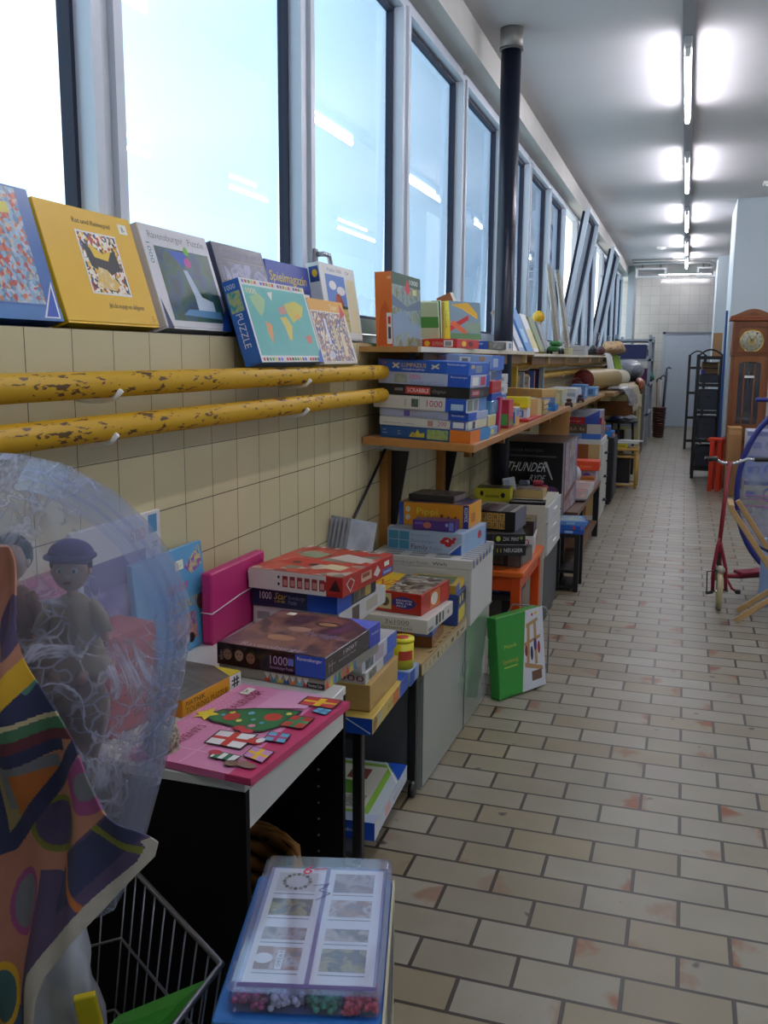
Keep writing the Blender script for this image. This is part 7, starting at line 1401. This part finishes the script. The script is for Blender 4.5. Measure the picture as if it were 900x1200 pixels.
# dolls in the bag
SKIN = K('#c8a088', .6)
def doll(label, loc, rz, hair, dress, hat=None, s=1., bun=False):
    t = thing('doll', label, 'doll', loc, (0, 0, R(rz)))
    t.scale = (s, s, s)
    vs = [(0, 0, .0), (0, 0, .05), (0, 0, .10), (0, 0, .135), (0, 0, .16), (-.035, 0, .12), (-.06, -.01, .085), (-.07, -.03, .05), (.035, 0, .12), (.06, -.01, .085), (.07, -.03, .05), (-.022, -.01, -.005), (-.026, -.05, -.008), (-.026, -.09, -.01), (.022, -.01, -.005), (.026, -.05, -.008), (.026, -.09, -.01)]
    es = [(0, 1), (1, 2), (2, 3), (3, 4), (2, 5), (5, 6), (6, 7), (2, 8), (8, 9), (9, 10), (0, 11), (11, 12), (12, 13), (0, 14), (14, 15), (15, 16)]
    rs = [.03, .028, .026, .012, .012, .012, .011, .01, .012, .011, .01, .017, .014, .013, .017, .014, .013]
    me = bpy.data.meshes.new('body'); me.from_pydata(vs, es, []); o = bpy.data.objects.new('body', me); C.objects.link(o)
    sk = o.modifiers.new('skin', 'SKIN'); 
    for i, r_ in enumerate(rs): me.skin_vertices[0].data[i].radius = (r_, r_)
    me.skin_vertices[0].data[0].use_root = True
    ss = o.modifiers.new('smooth', 'SUBSURF'); ss.levels = 2; ss.render_levels = 2
    dg = bpy.context.evaluated_depsgraph_get(); dg.update(); em = bpy.data.meshes.new_from_object(o.evaluated_get(dg))
    bpy.data.objects.remove(o)
    m = MB(); m.add([v.co for v in em.vertices], [tuple(p.vertices) for p in em.polygons], SKIN, True)
    m.ball((0, -.002, .195), (.036, .037, .042), SKIN, 20, 14, fn=lambda d: 1+.06*max(0, -d.y)*max(0, -d.z))
    m.ball((0, -.039, .189), (.006, .007, .006), SKIN, 8, 6)
    for sx in (-1, 1):
        m.ball((sx*.014, -.034, .2), (.0065, .004, .006), WHITE, 10, 6); m.ball((sx*.014, -.0372, .2), (.0035, .002, .0042), BLACK, 8, 6); m.ball((sx*.036, 0, .193), (.005, .008, .01), SKIN, 8, 6)
    m.ball((0, -.036, .176), (.009, .003, .003), K('#a8454a'), 8, 5); m.build('body', t)
    m = MB(); m.ball((0, .008, .206), (.042, .04, .042), hair, 20, 12, fn=lambda d: 1+.05*math.sin(d.x*30)*math.cos(d.z*20) if d.y > -.35 or d.z > .55 else .72)
    if bun: m.ball((.012, .038, .225), (.026, .024, .026), hair, 16, 10, fn=lambda d: 1+.1*math.sin(d.x*22+d.z*14))
    m.build('hair', t)
    m = MB(); m.lathe([(.022, .142), (.04, .125), (.046, .08), (.06, .02), (.075, -.012), (.07, -.016), (.05, .0)], dress, n=28)
    if bun: m.ball((0, 0, .062), (.074, .06, .066), dress, 20, 12)
    for sx in (-1, 1): m.tube([(sx*.03, 0, .123), (sx*.055, -.006, .094), (sx*.066, -.02, .066)], [.018, .017, .016], dress, 10)
    m.build('dress', t)
    if hat:
        m = MB(); m.ball((0, .006, .226), (.046, .044, .032), hat, 20, 10); m.lathe([(.04, .224), (.052, .222), (.052, .226), (.04, .23)], hat, n=24); m.build('hat', t)
    return t
doll('dark haired doll with purple hat and cream dress inside the clear bag', (-.768, 1.02, 1.055), 24, K('#2a1a20', .7), K('#b8a890', .8), K('#4a3a7a', .8), .66)
lump('doll_clothes', 'heap of beige doll clothes at the bottom of the clear bag', 'clothes', (-.82, 1.03, .82), (.10, .045, .11), pic(['#b8a898', '#9a8478', '#c8b8a8', '#8a7a80'], 12, 140), 41, None, .3)
doll('dark haired doll without hat at the far left inside the clear bag', (-.875, 1.03, 1.05), 15, K('#1a1618', .7), K('#7a5a4a', .8), None, .7)
KN = pic(['#8a8270', '#4a463e', '#b0a890', '#6a6456'], 60, 131, 2, .9)
doll('doll with brown hair bun and grey knitted sweater sitting on the desk edge', (-.872, 1.395, .7465), -60, K('#8a5836', .8), KN, None, .54, True)
# boxes on the desk seen through the bag
gbox('pink and blue children box standing on the desk, seen through the clear bag', None, 0, 0, .04, .17, .30, K('#a8557a', .4), loc=(-1.14, 1.45, ZD+.003), rot=(0, R(-4), 0), name='board_game_box', cat='board game', Rt=[('r', 0, .6, 1, .85, K('#3a7aa8')), ('r', .1, .1, .9, .55, pic(['#b8a890', '#8a5a4a', '#c8c0a8', '#5a7a9a'], 14, 132))], F=[('r', .0, 0, 1, .5, K('#b83a3a'))])
gbox('red story box lying half hidden behind the clear bag on the desk', None, 0, 0, .1, .14, .2, K('#a83a34', .4), loc=(-1.04, 1.50, ZD+.001), rot=(0, 0, R(-8)), name='board_game_box', cat='board game', F=[('r', .1, .1, .9, .4, K('#c8b86a')), ('r', .1, .6, .9, .9, K('#d8d0c0'))])
# scarf hanging in front of the bag
def s2w(px, py):
    a, b_ = px/100, (py-600)/600
    tl, tr, bl, br = (-.757, 1.285), (-.639, 1.292), (-.809, .598), (-.675, .632)
    f = lambda k: (tl[k]*(1-a)+tr[k]*a)*(1-b_)+(bl[k]*(1-a)+br[k]*a)*b_
    return f(0), f(1)
edge = [(640, -6), (655, 2), (690, 18), (720, 30), (760, 47), (800, 65), (850, 90), (890, 105), (930, 125), (960, 152), (985, 168), (1000, 166), (1030, 140), (1060, 116), (1090, 92), (1120, 72), (1150, 64), (1200, 58), (1240, 56)]
def xr(y):
    for (a, xa), (b_, xb2) in zip(edge, edge[1:]):
        if a <= y <= b_: return xa+(xb2-xa)*(y-a)/(b_-a)
    return edge[-1][1]
SC = {k: K(c, .75, var=.12, sc=60) for k, c in dict(sal='#a8705a', nav='#2b2f4e', pur='#483a58', pnk='#8a4070', yel='#c89a1f', tea='#4a7a70', grn='#3f6a4a', mar='#5a2a34', ora='#a85f2a', cre='#b8a884', wht='#a8a094', oli='#6a6a24', blu='#2a4a6a', gry='#6a6a70', teal2='#3f6064', tan='#8a7a50').items()}
def E(x, y, cx_, cy_, a, b_): return ((x-cx_)/a)**2+((y-cy_)/b_)**2
def scarf_col(x, y):
    d = xr(y)-x
    if y > 975 and d < 7+16*min(1, (y-975)/60): return 'wht'
    if E(x, y, 14, 722, 24, 34) < 1: return 'pur'
    k = y+1.15*x
    if 800 < k < 838 and y < 815: return 'yel'
    if y < 800 and k >= 838: return 'tea' if y < 785+6*math.sin(x*.3) else 'nav'
    if k <= 800: return 'sal' if E(x, y, 0, 790, 20, 22) > 1 else 'ora'
    if y < 818+4*math.sin(x*.06): return 'nav'
    if y < 824+4*math.sin(x*.06): return 'cre'
    if y < 838+4*math.sin(x*.06): return 'grn'
    if y < 852+5*math.sin(x*.06): return 'mar'
    if y < 868+6*math.sin(x*.06) and x < 76: return 'nav'
    if abs((y-840)-(104-x)*1.45) < 14 and x < 108 and y < 985: return 'nav'
    if x < 66 and 868 < y < 1000:
        q = (y-840)-(104-x)*1.45
        if q < 0:
            if x < 11: return 'nav'
            if x < 15: return 'tan'
            if x < 24 or y < 885: return 'gry' if y < 930 else 'tan'
            return 'ora'
    for cx_, cy_, a, b_, r_, c_ in ((104, 902, 30, 34, 'pnk', 'pur'), (60, 957, 29, 34, 'oli', 'pur'), (26, 1049, 15, 40, 'pnk', 'gry'), (6, 1160, 22, 46, 'yel', 'teal2')):
        e = E(x, y, cx_, cy_, a, b_)
        if e < .62: return c_ if (c_ != 'pur' or cx_ != 104) else 'pnk' if e > .25 else 'gry'
        if e < 1: return r_
    q = y-(1075-.95*(x))
    if x > 72 and y > 905 and y+1.0*x > 1062:
        if abs((y-1030)-(x-98)*1.25) < 5 and x < 122: return 'ora'
        if abs((y-965)-(x-130)*.9) < 5: return 'oli'
        return 'nav' if (x+y) % 97 < 60 else 'pur'
    if x > 36+6*math.sin(y*.02) and y > 1010: return 'pur' if y < 1120 else 'nav'
    if y > 1170: return 'blu'
    return 'sal'
m = MB(); NX, NY = 200, 420; vs = []
for j in range(NY+1):
    py = 640+600*j/NY; e = xr(py)
    for i in range(NX+1):
        px = -70+(e+70)*i/NX
        x, z = s2w(px, py)
        y = .872+.016*math.sin(px*.05+py*.012)+.012*math.sin(py*.02+1)-.006*math.sin(px*.12-py*.01)
        vs.append((x+.7, y-.88, z-1))
b0 = len(m.v); m.v += vs
for j in range(NY):
    for i in range(NX):
        py = 640+600*(j+.5)/NY; px = -70+(xr(py)+70)*(i+.5)/NX
        m.f.append([j*(NX+1)+i, (j+1)*(NX+1)+i, (j+1)*(NX+1)+i+1, j*(NX+1)+i+1]); m.m.append(m.mi(SC[scarf_col(px, py)])); m.sm.append(True)
o = m.build('scarf', None, (-.7, .88, 1)); so = o.modifiers.new('thickness', 'SOLIDIFY'); so.thickness = .0025
tag(o, 'colourful patterned silk scarf with white hem hanging in front of the clear bag', 'scarf')
t = thing('wire_hook', 'small bent grey wire hook hanging at the near black desk side', 'hook', (-.93, 1.3372, .69))
m = MB(); m.tube([(0, .012, .05), (0, -.004, .05), (.0, -.008, .0), (.012, -.008, -.02), (.024, -.008, -.0), (.024, -.008, .03)], .0022, WIRE, 6); m.tube([(.012, .012, .05), (.012, -.006, .05), (.012, -.008, .01)], .0022, WIRE, 6); m.build('hook', t)
